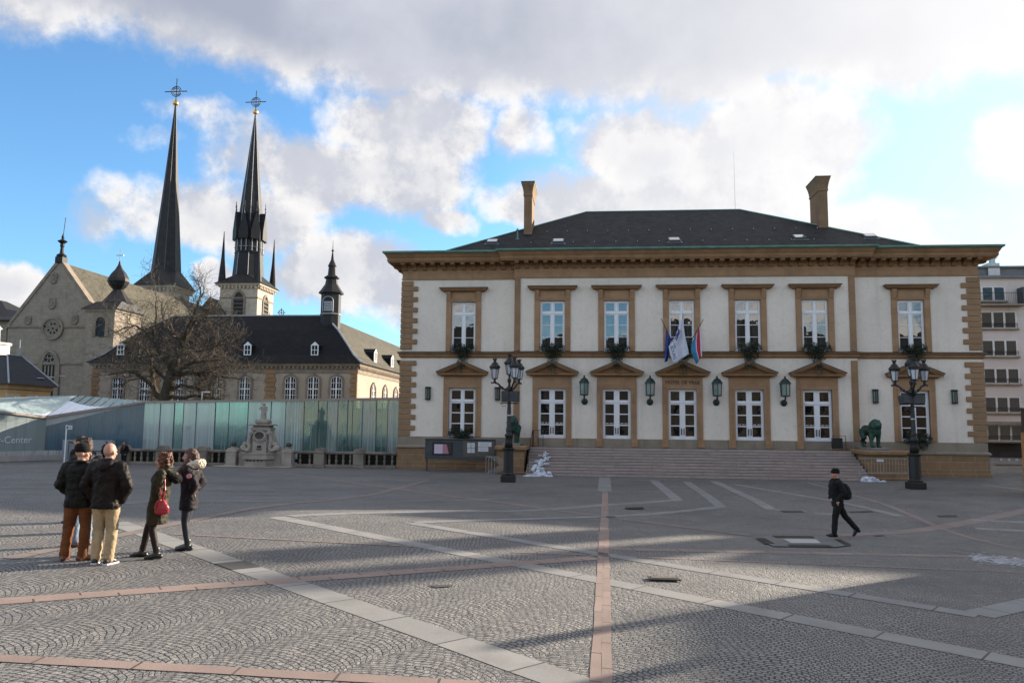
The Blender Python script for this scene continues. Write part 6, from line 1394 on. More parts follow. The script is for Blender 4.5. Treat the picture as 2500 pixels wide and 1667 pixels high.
m = MB(); m.tube([(a.x,41.7,0.02),(a.x,41.7,1.12),(b.x,41.9,1.12),(b.x,41.9,.02)], .02, 6); m.tube([(a.x,41.7,.38),(b.x,41.9,.38)], .016, 6); m.build('frame', STEEL, BR); m = MB()
for k in range(1, 16): u = k/16; m.tube([(a.x+(b.x-a.x)*u,41.7+.2*u,.38),(a.x+(b.x-a.x)*u,41.7+.2*u,1.12)], .006, 4)
m.build('bars', STEEL, BR); m = MB(); u = .45; m.cbox(a.x+(b.x-a.x)*.36, a.x+(b.x-a.x)*.5, 41.74, 41.77, .96, 1.08, .004); m.build('plate', PAPER, BR)
# ------------------------------------------------------------------ grates and covers in the paving
IRON = pmat('rusty_iron', (.045,.038,.033), (.075,.058,.045), 6, .7, metal=.4, bump=.3)
def flat_poly(mb, pts, dz, th=.012):
    P = [ground_at(*p) for p in pts]; P = [Vector((p.x, p.y, gz(p.x, p.y)+dz)) for p in P]; mb.extrude(P, (0, 0, th)); return P
DG = thing('drain_grating', 'large drain of four slotted gratings round a pale stone slab, near the walking man', 'drain', tuple(ground_at(*c2(1325, 325))))
m = MB(); flat_poly(m, [c2(1118,312),c2(1190,296),c2(1440,299),c2(1560,343),c2(1480,352),c2(1200,348)], .020, .004); m.build('surround', pmat('dark_slab', (.13,.13,.132), (.10,.10,.10), 3, .6), DG)
m = MB(); flat_poly(m, [c2(1243,316),c2(1395,317),c2(1420,336),c2(1285,336)], .026, .006); m.build('stone_slab', pmat('pale_slab', (.40,.39,.37), (.34,.33,.32), 2, .7), DG)
def grate(par, A, B, C_, D_, n, dz=.024):
    m = MB(); P = flat_poly(m, [A, B, C_, D_], dz, .006); g = m.build('grate', IRON, par); m = MB(); a, b, c, d = [p+Vector((0,0,.008)) for p in P]
    for k in range(n):
        u0, u1 = (k+.25)/n, (k+.75)/n; m.add([a.lerp(b,u0).lerp(d.lerp(c,u0),.12), a.lerp(b,u1).lerp(d.lerp(c,u1),.12), a.lerp(b,u1).lerp(d.lerp(c,u1),.88), a.lerp(b,u0).lerp(d.lerp(c,u0),.88)], [(0,1,2,3)])
    m.build('slots', pmat('slot_black', (.006,.006,.006), rough=.9) if 'slot_black' not in bpy.data.materials else bpy.data.materials['slot_black'], g)
grate(DG, c2(1195,300), c2(1380,302), c2(1392,311), c2(1215,309), 18); grate(DG, c2(1265,341), c2(1452,344), c2(1475,351), c2(1275,348), 18); grate(DG, c2(1125,312), c2(1160,311), c2(1205,336), c2(1160,337), 6); grate(DG, c2(1480,316), c2(1505,316), c2(1560,343), c2(1530,345), 6)
G_ = thing('drain_cover', 'small slotted drain grate in the shade right of the centre line', 'drain', tuple(ground_at(*c2(562, 171))), 'drain covers in the square'); grate(G_, c2(518,169), c2(600,167), c2(608,176), c2(525,177), 12)
G_ = thing('drain_cover', 'raised metal hatch frame right of the centre line in the sunlit wedge', 'drain', tuple(ground_at(*c2(700, 500))), 'drain covers in the square')
m = MB(); P = flat_poly(m, [c2(632,505),c2(778,509),c2(758,494),c2(622,491)], .02, .02); m.build('hatch_frame', IRON, G_); m = MB(); P2 = flat_poly(m, [c2(640,502),c2(760,505),c2(748,496),c2(640,494)], .042, .006); m.build('hatch_lid', pmat('hatch_grey', (.14,.125,.11), (.10,.09,.08), 4, .6), G_)
for pts, lab in (([c2(1228,180),c2(1330,182),c2(1345,190),c2(1250,190)], 'dark iron cover at the end of a granite stripe'), ([c2(1540,186),c2(1650,182),c2(1660,188),c2(1560,192)], 'dark iron cover behind the walking man'), ([c2(1950,204),c2(2040,202),c2(2048,210),c2(1960,211)], 'reddish iron cover towards the right edge'), ([c2(430,208),c2(470,207),c2(478,214),c2(436,215)], 'small dark cover on the centre line crossing'), ([c1(1970,527),c1(2060,523),c1(2078,531),c1(2000,537)], 'dark round cover in the shaded cobbles left of the centre line'), ([c2(1660,296),c2(1700,294),c2(1715,298),c2(1670,300)], 'tiny dark cover right of the walking man')):
    C_ = thing('cover_plate', lab, 'cover', tuple(ground_at(*pts[0])), 'cover plates in the paving'); m = MB(); flat_poly(m, pts, .0115, .002); m.build('plate', pmat('tar_patch', (.040,.039,.038), (.06,.058,.055), 9, .9) if 'tar_patch' not in bpy.data.materials else bpy.data.materials['tar_patch'], C_)
random.seed(8); m = MB(); 
for k in range(420):
    u = random.random(); p = ground_at(*c2(2120+270*u+random.gauss(0,14), 396+30*u+random.gauss(0,9))); r = random.uniform(.02,.055); m.ellipsoid((p.x, p.y, gz(p.x, p.y)+.006), (r, r*.8, .010), 6, 4)
props(m.build('slush', pmat('dirty_slush', (.34,.355,.38), (.22,.23,.25), 5, .5, bump=.5), None), 'thin glittering strip of leftover slush at the right edge', 'snow', kind='stuff')
# brown timber kiosk whose edge shows at the right border
KX = at(2491, 1100, 35.3).x; KI = thing('timber_kiosk', 'orange brown timber kiosk just entering the picture at the right edge', 'kiosk', (KX+1.2, 34, 0)); hk = at(2495, 1056, 33).z; hk2 = at(2495, 1000, 33).z
m = MB(); m.box(KX, KX+2.4, 33, 35.2, 0, hk); m.build('body', pmat('orange_boards', (.42,.20,.08), (.34,.15,.06), 5, .7, bump=.3), KI); m = MB(); m.box(KX+.03, KX+2.37, 33.03, 35.17, hk+.002, hk2); m.cbox(KX-.02, KX+2.45, 32.95, 35.3, hk2+.002, hk2+.12, .02); m.build('roof_fascia', pmat('dark_boards', (.05,.03,.022), (.07,.04,.03), 5, .7), KI)
# ------------------------------------------------------------------ apartment block on the right
YAp = 80.0; xl = at(2380, 900, YAp).x; xr = xl+26; zt_ = at(2440, 652, YAp).z
AP = thing('apartment_block', 'pale pinkish six storey apartment block with ribbon windows behind the town hall', 'apartment block', (xl+6, YAp, 0))
APM = pmat('pinkish_render', (.60,.525,.49), (.54,.47,.44), .6, .9, streak=.12, streakc=(.25,.22,.2))
m = MB(); zr2 = at(2440, 680, YAp).z; m.box(xl, xr, YAp, YAp+11, 3.4, zr2); m.build('wall', APM, AP)
m = MB(); m.box(xl-.3, xr, YAp-.35, YAp+11.2, zr2+.002, zr2+.25); m.box(xl+.4, xr, YAp+.6, YAp+10.5, zr2+.252, zt_); m.box(xl+.2, xr, YAp+.3, YAp+10.9, zt_+.002, zt_+.18); m.build('roof', pmat('grey_fascia', (.16,.16,.165), (.12,.12,.125), 2, .6), AP)
m = MB(); xa = at(2417, 650, YAp).x; m.box(xa, xa+1.1, YAp+.4, YAp+1.6, zr2+.25, at(2420, 640, YAp).z); m.lathe([(.3,0),(.3,.5),(.5,.55),(.1,.8)], (xa+.7, YAp+1.0, at(2420, 640, YAp).z), 8); m.build('roof_vent', STEEL, AP)
rows = [(761, 802, 2405, 2479), (830, 870, 2407, 2482), (899, 937, 2411, 2487), (969, 1008, 2414, 2490), (1038, 1077, 2417, 2496)]
WFR = pmat('window_frame_grey', (.62,.61,.58), (.55,.54,.52), 3, .5)
def ap_window(px0, px1, py0, py1, n=4, rail=True):
    x1 = at(px1, py0, YAp).x; w = 4.3 if n == 4 else 3.2; x0 = x1-w; z1 = at(px1, py0, YAp).z; z0 = at(px1, py1, YAp).z
    f = MB(); f.box(x0, x1, YAp-.04, YAp+.06, z0, z0+.08); f.box(x0, x1, YAp-.04, YAp+.06, z1-.08, z1)
    for k in range(n+1): xx = x0+(x1-x0)*k/n; f.box(xx-.09, xx+.09, YAp-.06, YAp+.06, z0+.08, z1-.08)
    f = f.build('window', WFR, AP); g = MB(); g.quad((x0,YAp-.01,z0),(x1,YAp-.01,z0),(x1,YAp-.01,z1),(x0,YAp-.01,z1)); g.build('pane', APG, f)
    c = MB(); c.cbox(x0-.1, x1+.15, YAp-.28, YAp-.001, z0-.17, z0-.01, .02); c.build('sill', TRIM, f)
    if rail:
        c = MB(); 
        for zz in (.32, .48): c.tube([(x0, YAp-.22, z0+zz), (x1+.05, YAp-.22, z0+zz)], .022, 5)
        for k in range(n+1): xx = x0+(x1-x0)*k/n; c.tube([(xx, YAp-.22, z0-.01), (xx, YAp-.22, z0+.48)], .018, 5)
        c.build('railing', BLACKM, f)
APG = glassmat('apartment_glass', (.025,.028,.03), -.005, 0, .01, .12, 1.4)
for (a, b, c, d) in rows: ap_window(c, d, a, b)
ap_window(2400, 2452, 700, 735, 3, False)
zf_ = at(2440, 745, YAp).z; m = MB(); m.cbox(xl, at(2490, 745, YAp).x, YAp-1.1, YAp-.001, zf_-.2, zf_, .03); BL_ = m.build('balcony', TRIM, AP)
m = MB(); xe = at(2484, 740, YAp).x
for k in range(26): xx = xl+(xe-xl)*k/25; m.tube([(xx, YAp-1.05, zf_), (xx, YAp-1.05, zf_+1.05)], .014, 4)
m.tube([(xl, YAp-1.05, zf_+1.05), (xe, YAp-1.05, zf_+1.05)], .025, 5); m.build('railing', BLACKM, BL_); m = MB(); m.cbox(xe-.02, xe+.7, YAp-1.05, YAp-.05, zf_, zf_+1.6, .02); m.build('screen', NBM, BL_)
m = MB(); m.box(xl-1, xr, YAp+.8, YAp+10, 0, 3.399); m.build('ground_floor', DARK, AP); m = MB(); m.cbox(xl, xr, YAp-.9, YAp+.8, 3.05, 3.398, .03); m.build('canopy', TRIM, AP)
BX = thing('garage_screen', 'black barred garage screen with pale frame under the apartment block', 'screen', (at(2450, 1150, 62).x, 62, 0)); xa, xb = at(*z6(2085, 1030), 62).x, at(2500, 1100, 62).x+2; zt2 = at(*z6(2200, 1032), 62).z
m = MB(); m.cbox(xa, xa+.14, 62, 62.2, 0, zt2, .01); m.cbox(xa+.14, xb, 62.01, 62.19, zt2-.16, zt2, .01); m.build('frame', pmat('pale_frame', (.30,.28,.25), (.25,.235,.21), 3, .7), BX); m = MB(); m.box(xa+.14, xb, 62.1, 62.14, 0, zt2-.16); m.build('panel', BLACKM, BX)
m = MB(); 
for k in range(9): m.lathe([(.001,0),(.07,.01),(.001,.02)], (0,0,0), 8) if False else m.ellipsoid((xa+.6+.55*k, 62.08, .42), (.10,.03,.10), 8, 6)
m.build('studs', pmat('stud_white', (.5,.5,.48)), BX)
# ------------------------------------------------------------------ houses round the square, outside the picture (they shade it and show in the panes)
CRM = pmat('house_render', (.36,.31,.25), (.31,.27,.22), .4, .9); OCH = pmat('house_ochre', (.30,.22,.15), (.26,.19,.13), .4, .9); GRY = pmat('house_grey', (.28,.27,.26), (.24,.235,.225), .4, .9)
HGL = glassmat('house_glass', (.02,.022,.025), .15, 0)
def house(x0, x1, y0, y1, ze, zr, mat, lab, face, chim=(), axis='x'):
    T = thing('townhouse', lab, 'house', ((x0+x1)/2, (y0+y1)/2, 0), 'houses round the square'); m = MB(); m.box(x0, x1, y0, y1, 0, ze); m.build('wall', mat, T)
    ym = (y0+y1)/2; m = MB(); m.rings([[(x0-.3,y0-.4,ze),(x1+.3,y0-.4,ze),(x1+.3,y1+.4,ze),(x0-.3,y1+.4,ze)],[(x0+.1,ym-.05,zr),(x1-.1,ym-.05,zr),(x1-.1,ym+.05,zr),(x0+.1,ym+.05,zr)]]); r = m.build('roof', SLATE, T)
    for (cx, cw, zt) in chim: m = MB(); m.cbox(cx-cw, cx+cw, ym-.5, ym+.5, zr-2, zt, .05); m.build('chimney', BRICKC, r)
    yf = y1 if face > 0 else y0; n = max(2, int((x1-x0)/2.6)); fl = int((ze-1)/3.4)
    for j in range(fl):
        for k in range(n):
            xx = x0+(x1-x0)*(k+.5)/n; zz = 1.1+3.4*j; m = MB(); m.box(xx-.6, xx+.6, yf-.06, yf+.06, zz, zz+1.9); w = m.build('window', WHITE, T); m = MB(); s = .062*face
            for q in (-1, 1): m.quad((xx+q*.3-.25,yf+s,zz+.08),(xx+q*.3+.25,yf+s,zz+.08),(xx+q*.3+.25,yf+s,zz+1.8),(xx+q*.3-.25,yf+s,zz+1.8))
            m.build('pane', HGL, w)
house(28.2, 40.6, 47, 53, 11.0, 13.3, CRM, 'cream house closing the square on the right, outside the picture', -1, [(35.6,.6,16.3),(38.7,.55,17.0)])
house(40.6, 44.8, 47, 53, 12.6, 15.0, OCH, 'narrow ochre house right of the square, outside the picture', -1)
house(48.1, 72, 50, 53.2, 18.3, 18.5, GRY, 'tall flat grey house at the far right of the square, outside the picture', -1)
house(-48, -26, -30, -20, 12, 16, OCH, 'ochre house behind the viewer on the left', 1); house(-26, -8, -30, -20, 13.5, 17.5, CRM, 'cream house behind the viewer, left of the middle', 1); house(-8, 8, -30, -20, 11.5, 15.5, GRY, 'grey house directly behind the viewer', 1); house(8, 30, -30, -20, 14, 18, CRM, 'broad cream house behind the viewer on the right', 1); house(30, 55, -30, -20, 12, 16, OCH, 'ochre house behind the viewer on the far right', 1)
a40 = R(90-SUN_AZ)
for s_, t_, h, lab in ((7.2, 21.0, 4.75, 'grey flagpole added unseen right of the square for its shadow'), (5.75, 18.6, 4.6, 'second grey flagpole added unseen nearer the viewer for its shadow')):  # unseen poles, added to cast the two thin shadow lines
    x = math.cos(a40)*t_-math.sin(a40)*s_; y = math.sin(a40)*t_+math.cos(a40)*s_; z = gz(x, y); T = thing('mast', lab, 'mast', (x, y, z), 'unseen poles added for their shadows'); m = MB(); m.tube([(x,y,z),(x,y,z+h)], [.16,.14], 10); m.build('pole', STEEL, T); m = MB(); m.ellipsoid((x,y,z+h+.1), (.16,.16,.14)); m.build('finial', STEEL, T)
# ------------------------------------------------------------------ people
SKIN = pmat('skin', (.50,.29,.21), (.44,.24,.17), 20, .5, obj=True, spec=.4)
def fab(name, c, rough=.85, scale=30, spec=.25, sheen=0): return pmat(name, c, tuple(x*.72 for x in c), scale*.2, rough, bump=.35, bscale=scale, obj=True, spec=spec)
M_BLACK = fab('black_jacket', (.006,.006,.0055), .6, 26, .2); M_BROWNC = fab('dark_brown_jacket', (.012,.007,.0065), .6, 26, .2); M_OLIVE = fab('olive_parka', (.034,.026,.010), .6, 24, .25); M_NAVY = fab('aubergine_parka', (.014,.009,.013), .7, 24, .2)
M_RUST = fab('rust_trousers', (.175,.064,.022), .85, 18); M_BEIGE = fab('beige_trousers', (.46,.34,.20), .85, 18); M_JEAN = fab('pale_jeans', (.20,.26,.34), .85, 18); M_BLK = fab('black_trousers', (.010,.010,.011), .8, 18); M_TIGHT = fab('dark_tights', (.022,.013,.014), .6, 40); M_LEGG = fab('slate_leggings', (.030,.033,.042), .6, 40)
M_SHOE = fab('black_leather', (.010,.009,.009), .35, 30, .6); M_BSHOE = fab('brown_leather', (.16,.055,.028), .35, 30, .6); M_SOLE = fab('white_sole', (.70,.70,.72), .5, 40)
M_HAT = fab('black_knit', (.011,.010,.010), .95, 60); M_FURL = fab('pale_fur', (.62,.55,.43), .95, 50); M_FURD = fab('black_fur', (.010,.009,.008), .95, 50)
M_HBR = pmat('brown_hair', (.10,.035,.016), (.045,.016,.009), 30, .45, bump=.8, bscale=70, obj=True); M_HDK = pmat('dark_hair', (.022,.012,.008), (.012,.008,.006), 30, .5, bump=.8, bscale=70, obj=True); M_HAU = pmat('auburn_curls', (.17,.055,.022), (.06,.02,.010), 22, .5, bump=.9, bscale=45, obj=True)
M_RED = fab('red_leather', (.42,.012,.022), .3, 20, .6); M_EYE = pmat('eye_white', (.6,.58,.55), rough=.2); M_IRIS = pmat('iris', (.02,.014,.01), rough=.2); M_LIP = pmat('lips', (.34,.11,.09), rough=.4); M_SPEC = pmat('spectacle_rim', (.03,.03,.03), rough=.3)
V3 = lambda *a: Vector(a)
def rotz(v, a): c, s = math.cos(a), math.sin(a); return Vector((v.x*c-v.y*s, v.x*s+v.y*c, v.z))
def person(lab, foot, head, heading, J=None, jacket=M_BLACK, trousers=M_BLK, shoes=M_SHOE, sole=None, hem=.47, hair=None, hat=None, hood=None, turn=0, skirt=False, wide=1.0, hk=1.0, legr=1.0, group=None, Yp=None, glasses=False, flare=1.0, lean=(0,0), tall=None, shade=False, pockets=True):
    """foot, head: measured points on the paving and at the crown; heading: direction faced in degrees from +x"""
    if Yp is None: P = ground_at(*foot)
    else: P = at(foot[0], foot[1], Yp); P.z = gz(P.x, Yp)
    top = at(head[0], head[1], P.y).z; H = tall or (top-P.z)
    a = R(heading-90); jd = dict(hipL=V3(-.052,0,.515), hipR=V3(.052,0,.515), kneeL=V3(-.058,.012,.285), kneeR=V3(.058,.012,.285), ankL=V3(-.060,-.012,.045), ankR=V3(.060,-.012,.045), toeL=V3(-.072,.105,.012), toeR=V3(.072,.105,.012),
        pel=V3(0,0,.54), waist=V3(0,0,.63), chest=V3(0,.004,.735), neck=V3(0,-.006,.835), head=V3(0,.012,.925), shL=V3(-.108,-.004,.800), shR=V3(.108,-.004,.800), elL=V3(-.152,-.022,.640), elR=V3(.152,-.022,.640), wrL=V3(-.125,.045,.525), wrR=V3(.125,.045,.525), finL=V3(-.1,.07,.49), finR=V3(.1,.07,.49))
    for k, v in (J or {}).items(): jd[k] = V3(*v)
    for k in jd:
        f = max(0, jd[k].z-.5)/.45
        if not k.startswith(('knee','ank','toe')): jd[k] = jd[k]+V3(lean[0]*f, lean[1]*f, 0)
    g = lambda k: P+rotz(jd[k], a)*H
    X = Matrix.Translation(P) @ Matrix.Rotation(a, 4, 'Z') @ Matrix.Scale(H, 4)
    hd = g('head'); T_ = Matrix.Translation(hd) @ Matrix.Rotation(a+R(turn), 4, 'Z') @ Matrix.Scale(H*hk, 4)   # head frame, y = face
    m = MB()
    # body: legs, trunk, arms, neck, head and hands in one skin
    m.chain([g('pel'), g('waist'), g('chest'), g('neck')], [.070*H,.064*H,.070*H,.036*H], 14); m.chain([g('neck'), hd-Vector((0,0,.03*H))], [.034*H,.034*H], 12)
    for s in 'LR':
        m.chain([g('pel'), g('hip'+s), g('knee'+s), g('ank'+s)], [.045*H,.038*H*legr,.029*H*legr,.020*H], 12); m.chain([g('ank'+s), g('toe'+s)], [.022*H,.014*H], 10)
        m.chain([g('chest'), g('sh'+s), g('el'+s), g('wr'+s)], [.05*H,.034*H,.025*H,.018*H], 10)
    h = MB()
    h.ellipsoid((0,-.004,.012), (.0455,.056,.062), 18, 12); h.ellipsoid((0,.012,-.030), (.036,.041,.042), 16, 8); h.ellipsoid((0,.030,-.052), (.022,.022,.018), 10, 6)
    h.chain([(0,.047,.008),(0,.063,-.016)], [.007,.0095], 8); h.ellipsoid((0,.056,-.021), (.011,.008,.006), 8, 5)
    for s in (-1, 1): h.ellipsoid((s*.046,-.006,-.008), (.007,.014,.019), 8, 6); h.ellipsoid((s*.020,.044,.014), (.014,.010,.006), 8, 5); h.ellipsoid((s*.026,.036,-.018), (.014,.014,.012), 8, 5)
    h.xform(T_); m.merge(h)
    for s, sg in (('L', -1), ('R', 1)):                       # hands: palm, four bent fingers, thumb
        w, e, f = g('wr'+s), g('el'+s), g('fin'+s); d = (f-w).normalized() if (f-w).length > .01 else (w-e).normalized(); side = d.cross(Vector((0,0,1))); side = side.normalized() if side.length > .1 else Vector((1,0,0)); nrm = side.cross(d).normalized(); ctr_ = Vector((P.x, P.y, w.z)); nrm = nrm if (-nrm).dot(ctr_-w) >= 0 else -nrm
        m.chain([w, w+d*.028*H, w+d*.048*H], [.017*H,.021*H,.019*H], 10)
        for k, L in ((-1.5,.038),(-.5,.044),(.5,.042),(1.5,.032)):
            b0 = w+d*.046*H+side*k*.0085*H; b1 = b0+(d-nrm*.25).normalized()*L*.5*H; b2 = b1+(d-nrm*.9).normalized()*L*.5*H; m.chain([b0, b1, b2], [.0058*H,.0052*H,.0044*H], 6)
        t0 = w+d*.02*H+side*sg*-.016*H; m.chain([t0, t0+(d*.6+side*sg*-.8).normalized()*.022*H, t0+(d*1.1+side*sg*-.7).normalized()*.042*H], [.008*H,.0065*H,.0055*H], 6)
    o = remesh(m, 'person', SKIN, None, .0085, 3, loc=tuple(P)); props(o, lab, 'person', group)
    # face
    e = MB()
    for s in (-1, 1): e.ellipsoid((s*.0195,.0475,.008), (.0085,.006,.005), 8, 6)
    e.xform(T_); e.build('eyes', M_EYE, o); e = MB()
    for s in (-1, 1): e.ellipsoid((s*.0195,.0525,.008), (.0042,.0025,.0045), 8, 6); e.chain([(s*.008,.0525,.021),(s*.030,.046,.022)], [.0022,.0018], 5)
    e.xform(T_); e.build('pupils_and_brows', M_IRIS, o); e = MB(); e.chain([(-.013,.0475,-.036),(0,.0515,-.035),(.013,.0475,-.036)], [.003,.0046,.003], 6); e.xform(T_); e.build('mouth', M_LIP, o)
    if glasses:
        e = MB()
        for s in (-1, 1): e.tube([(s*.0195+.012*math.cos(q*.7854), .0575, .008+.010*math.sin(q*.7854)) for q in range(9)], .0013, 5); e.tube([(s*.032,.056,.009),(s*.046,.02,.010),(s*.0475,-.01,.006)], .0013, 5)
        e.tube([(-.0075,.058,.010),(.0075,.058,.010)], .0013, 5); e.xform(T_); e.build('glasses', M_SPEC, o)
    # trousers
    t = MB(); 
    if not skirt: t.chain([g('pel')+V3(0,0,.01), g('pel')-V3(0,0,.02*H)], [.078*H,.082*H], 14)
    for s in 'LR':
        k = legr
        up = g('hip'+s); kn = g('knee'+s); an = g('ank'+s)
        if skirt: t.chain([up, up.lerp(kn,.5), kn, kn.lerp(an,.35), an], [.048*H,.044*H,.034*H,.034*H,.026*H], 12)
        else: t.chain([up, up.lerp(kn,.5), kn, kn.lerp(an,.4), an+V3(0,0,.004)], [.066*H*k,.057*H*k,.047*H*k*flare,.044*H*k*flare,.041*H*k*flare], 14)
    remesh(t, 'tights' if skirt else 'trousers', trousers, o, .013, 2, None if skirt else [(.022, .09, 'CLOUDS'), (.012, .035, 'CLOUDS')])
    # shoes
    for s in 'LR':
        an, to = g('ank'+s), g('toe'+s); d = (to-an); dh = Vector((d.x, d.y, 0)); L = max(dh.length, .02); dh = dh/L if L > .021 else rotz(V3(0,1,0), a); heel = an-dh*.030*H; sm = MB()
        zt = to.z; base = heel.lerp(to, 1); up_ = .013*H
        slope = (to-an); 
        pts = [heel-V3(0,0,.018*H), an-V3(0,0,.012*H)+dh*.02*H, an.lerp(to,.6)-V3(0,0,.004*H), to]
        sm.chain(pts, [.026*H,.028*H,.026*H,.019*H], 12); sm.chain([an+V3(0,0,.02*H), an-V3(0,0,.01*H)], [.027*H,.029*H], 12)
        if skirt: sm.chain([an+V3(0,0,.055*H), an], [.027*H,.028*H], 12)
        q = remesh(sm, 'boot' if skirt else 'shoe', shoes, o, .010, 2)
        if sole: 
            b = MB(); n = dh.cross(Vector((0,0,1))); hz = gz(heel.x, heel.y)
            rg = []
            for u, w_ in ((-.055,.016),(-.045,.027),(.0,.027),(.05,.030),(.085,.027),(.112,.014)):
                c_ = an+dh*u*H; rg.append([Vector((c_.x+n.x*w_*H*sg, c_.y+n.y*w_*H*sg, hz+zz)) for sg, zz in ((-1,.002),(1,.002),(1,.026),(-1,.026))])
            b.rings(rg); b.build('sole', sole, q)
    # jacket
    j = MB(); hz = hem; rings = []
    wa, pe, ch, ne = jd['waist'], jd['pel'], jd['chest'], jd['neck']
    w = wide
    prof = [(hz,.098*w*(1.06 if skirt else 1),.080*w),(hz+.03,.104*w*(1.04 if skirt else 1),.083*w)]
    if hz < .42: prof += [(.46,.104*w,.082*w),(.54,.100*w,.078*w)]
    prof += [(.60,.096*w,.076*w),(.68,.104*w,.080*w),(.74,.112*w,.084*w),(.785,.112*w,.080*w),(.815,.088*w,.064*w),(.838,.050,.050),(.86,.046,.048)]
    rg = []
    for z, rx, ry in prof:
        f = max(0, z-.5)/.45; c_ = V3(lean[0]*f, lean[1]*f, 0); sgn = (z-.5)
        ks = [(.50, jd['pel']), (.63, jd['waist']), (.735, jd['chest']), (.84, jd['neck'])]; c_ = V3(jd['pel'].x, jd['pel'].y, 0)
        for (za, pa_), (zb2, pb_) in zip(ks, ks[1:]):
            if z > za: u_ = min(1, (z-za)/(zb2-za)); c_ = V3(pa_.x+(pb_.x-pa_.x)*u_, pa_.y+(pb_.y-pa_.y)*u_, 0)
        rg.append((c_.x, c_.y, z, rx, ry))
    j.loft(rg, 22, .85); j.xform(X)
    for s in 'LR': j.chain([g('sh'+s)+V3(0,0,-.004*H), g('sh'+s).lerp(g('el'+s),.5), g('el'+s), g('el'+s).lerp(g('wr'+s),.5), g('wr'+s)], [.052*H*w,.047*H*w,.043*H*w,.039*H*w,.034*H*w], 14)
    jk = remesh(j, 'coat' if hem < .42 else 'jacket', jacket, o, .014, 3, [(.035, .10, 'CLOUDS'), (.020, .04, 'CLOUDS')])
    if hood:
        kind, mt = hood; c = MB(); nk = jd['neck']+V3(lean[0]*.75, lean[1]*.75, 0)
        if kind == 'down': c.chain([nk+V3(-.055,-.012,.0), nk+V3(-.045,-.050,-.015), nk+V3(0,-.075,-.035), nk+V3(.045,-.050,-.015), nk+V3(.055,-.012,.0)], [.028,.036,.042,.036,.028], 12); c.chain([nk+V3(-.05,.01,.012), nk+V3(-.042,-.035,.022), nk+V3(0,-.055,.022), nk+V3(.042,-.035,.022), nk+V3(.05,.01,.012)], [.018]*5, 10)
        if kind == 'collar': c.chain([nk+V3(-.05,.022,.004), nk+V3(-.048,-.02,.012), nk+V3(0,-.048,.014), nk+V3(.048,-.02,.012), nk+V3(.05,.022,.004)], [.017]*5, 10)
        if kind == 'fur': c.chain([nk+V3(-.066,.03,-.02), nk+V3(-.072,-.02,.005), nk+V3(-.045,-.075,.018), nk+V3(0,-.095,.022), nk+V3(.045,-.075,.018), nk+V3(.072,-.02,.005), nk+V3(.066,.03,-.02)], [.026,.040,.046,.047,.046,.040,.026], 12)
        if kind == 'furdown': c.chain([nk+V3(-.072,.0,-.015), nk+V3(-.078,-.05,-.035), nk+V3(-.045,-.098,-.075), nk+V3(0,-.112,-.085), nk+V3(.045,-.098,-.07), nk+V3(.078,-.05,-.030), nk+V3(.072,.0,-.015)], [.022,.032,.040,.044,.040,.032,.022], 12)
        c.xform(X); remesh(c, 'fur_collar' if 'fur' in kind else 'hood' if kind == 'down' else 'collar', mt, o if 'fur' in kind else jk, .012, 1, [(.055, .022, 'CLOUDS')] if 'fur' in kind else [(.02, .05, 'CLOUDS')])
        if kind == 'furdown': c = MB(); c.chain([nk+V3(-.05,-.02,-.01), nk+V3(0,-.085,-.045), nk+V3(.05,-.02,-.01)], [.03,.038,.03], 12); c.chain([nk+V3(-.055,.02,.01), nk+V3(-.04,-.035,.03), nk+V3(0,-.052,.034), nk+V3(.04,-.035,.03), nk+V3(.055,.02,.01)], [.02]*5, 10); c.xform(X); remesh(c, 'hood', jacket, jk, .012, 1, [(.03, .05, 'CLOUDS')])
    if hat:
        c = MB(); c.loft([(0,-.006,.010,.052,.062),(0,-.006,.030,.054,.064),(0,-.008,.055,.050,.060),(0,-.010,.078,.036,.045),(0,-.010,.088,.015,.02)], 18); c.loft([(0,-.005,.006,.053,.064),(0,-.005,.030,.056,.067)], 18); c.xform(T_); remesh(c, 'beanie', hat, o, .009, 2)
    if hair:
        kind, mt = hair; c = MB()
        if kind in ('short', 'crop'):
            c.ellipsoid((0,-.010,.030), (.0500,.058,.052), 16, 10); c.ellipsoid((0,-.034,.005), (.044,.034,.046), 14, 8); c.ellipsoid((0,.022,.062), (.034,.030,.016), 12, 6)
            for s in (-1, 1): c.ellipsoid((s*.043,.004,.022), (.008,.020,.026), 8, 6)
            if kind == 'short':
                for k in range(9): c.ellipsoid((.03*math.cos(k*.7), -.01+.035*math.sin(k*.7), .070), (.016,.018,.014), 7, 5)
        if kind == 'curls':
            c.ellipsoid((0,-.018,.026), (.058,.064,.058), 16, 10); random.seed(9)
            for k in range(46): u = random.uniform(0, 6.28); zz = random.uniform(-.055,.07); r = .056*math.sqrt(max(.05,1-((zz-.01)/.085)**2)); x, y = r*math.cos(u), -.018+r*1.1*math.sin(u); (c.ellipsoid((x, y, zz), (.017,.017,.019), 7, 5) if y < .026 or zz > .05 else None)
        if kind == 'long':
            c.ellipsoid((0,-.012,.028), (.051,.060,.054), 16, 10); c.chain([(0,-.04,.01),(0,-.046,-.06),(0,-.044,-.13),(0,-.03,-.2)], [.046,.046,.042,.03], 14)
            for s in (-1, 1): c.chain([(s*.040,-.006,.025),(s*.047,.000,-.04),(s*.056,.045,-.10),(s*.056,.095,-.17),(s*.050,.112,-.225),(s*.046,.112,-.245)], [.016,.026,.032,.034,.024,.012], 10)
        c.xform(T_); remesh(c, 'hair', mt, o, .009, 1, [(.02 if kind != 'curls' else .035, .02, 'CLOUDS')])
    return o, g, X, T_, H, P
zp = lambda x, y: (80+x/4.3565, 1040+y/4.3565)
GP = 'people standing on the left'
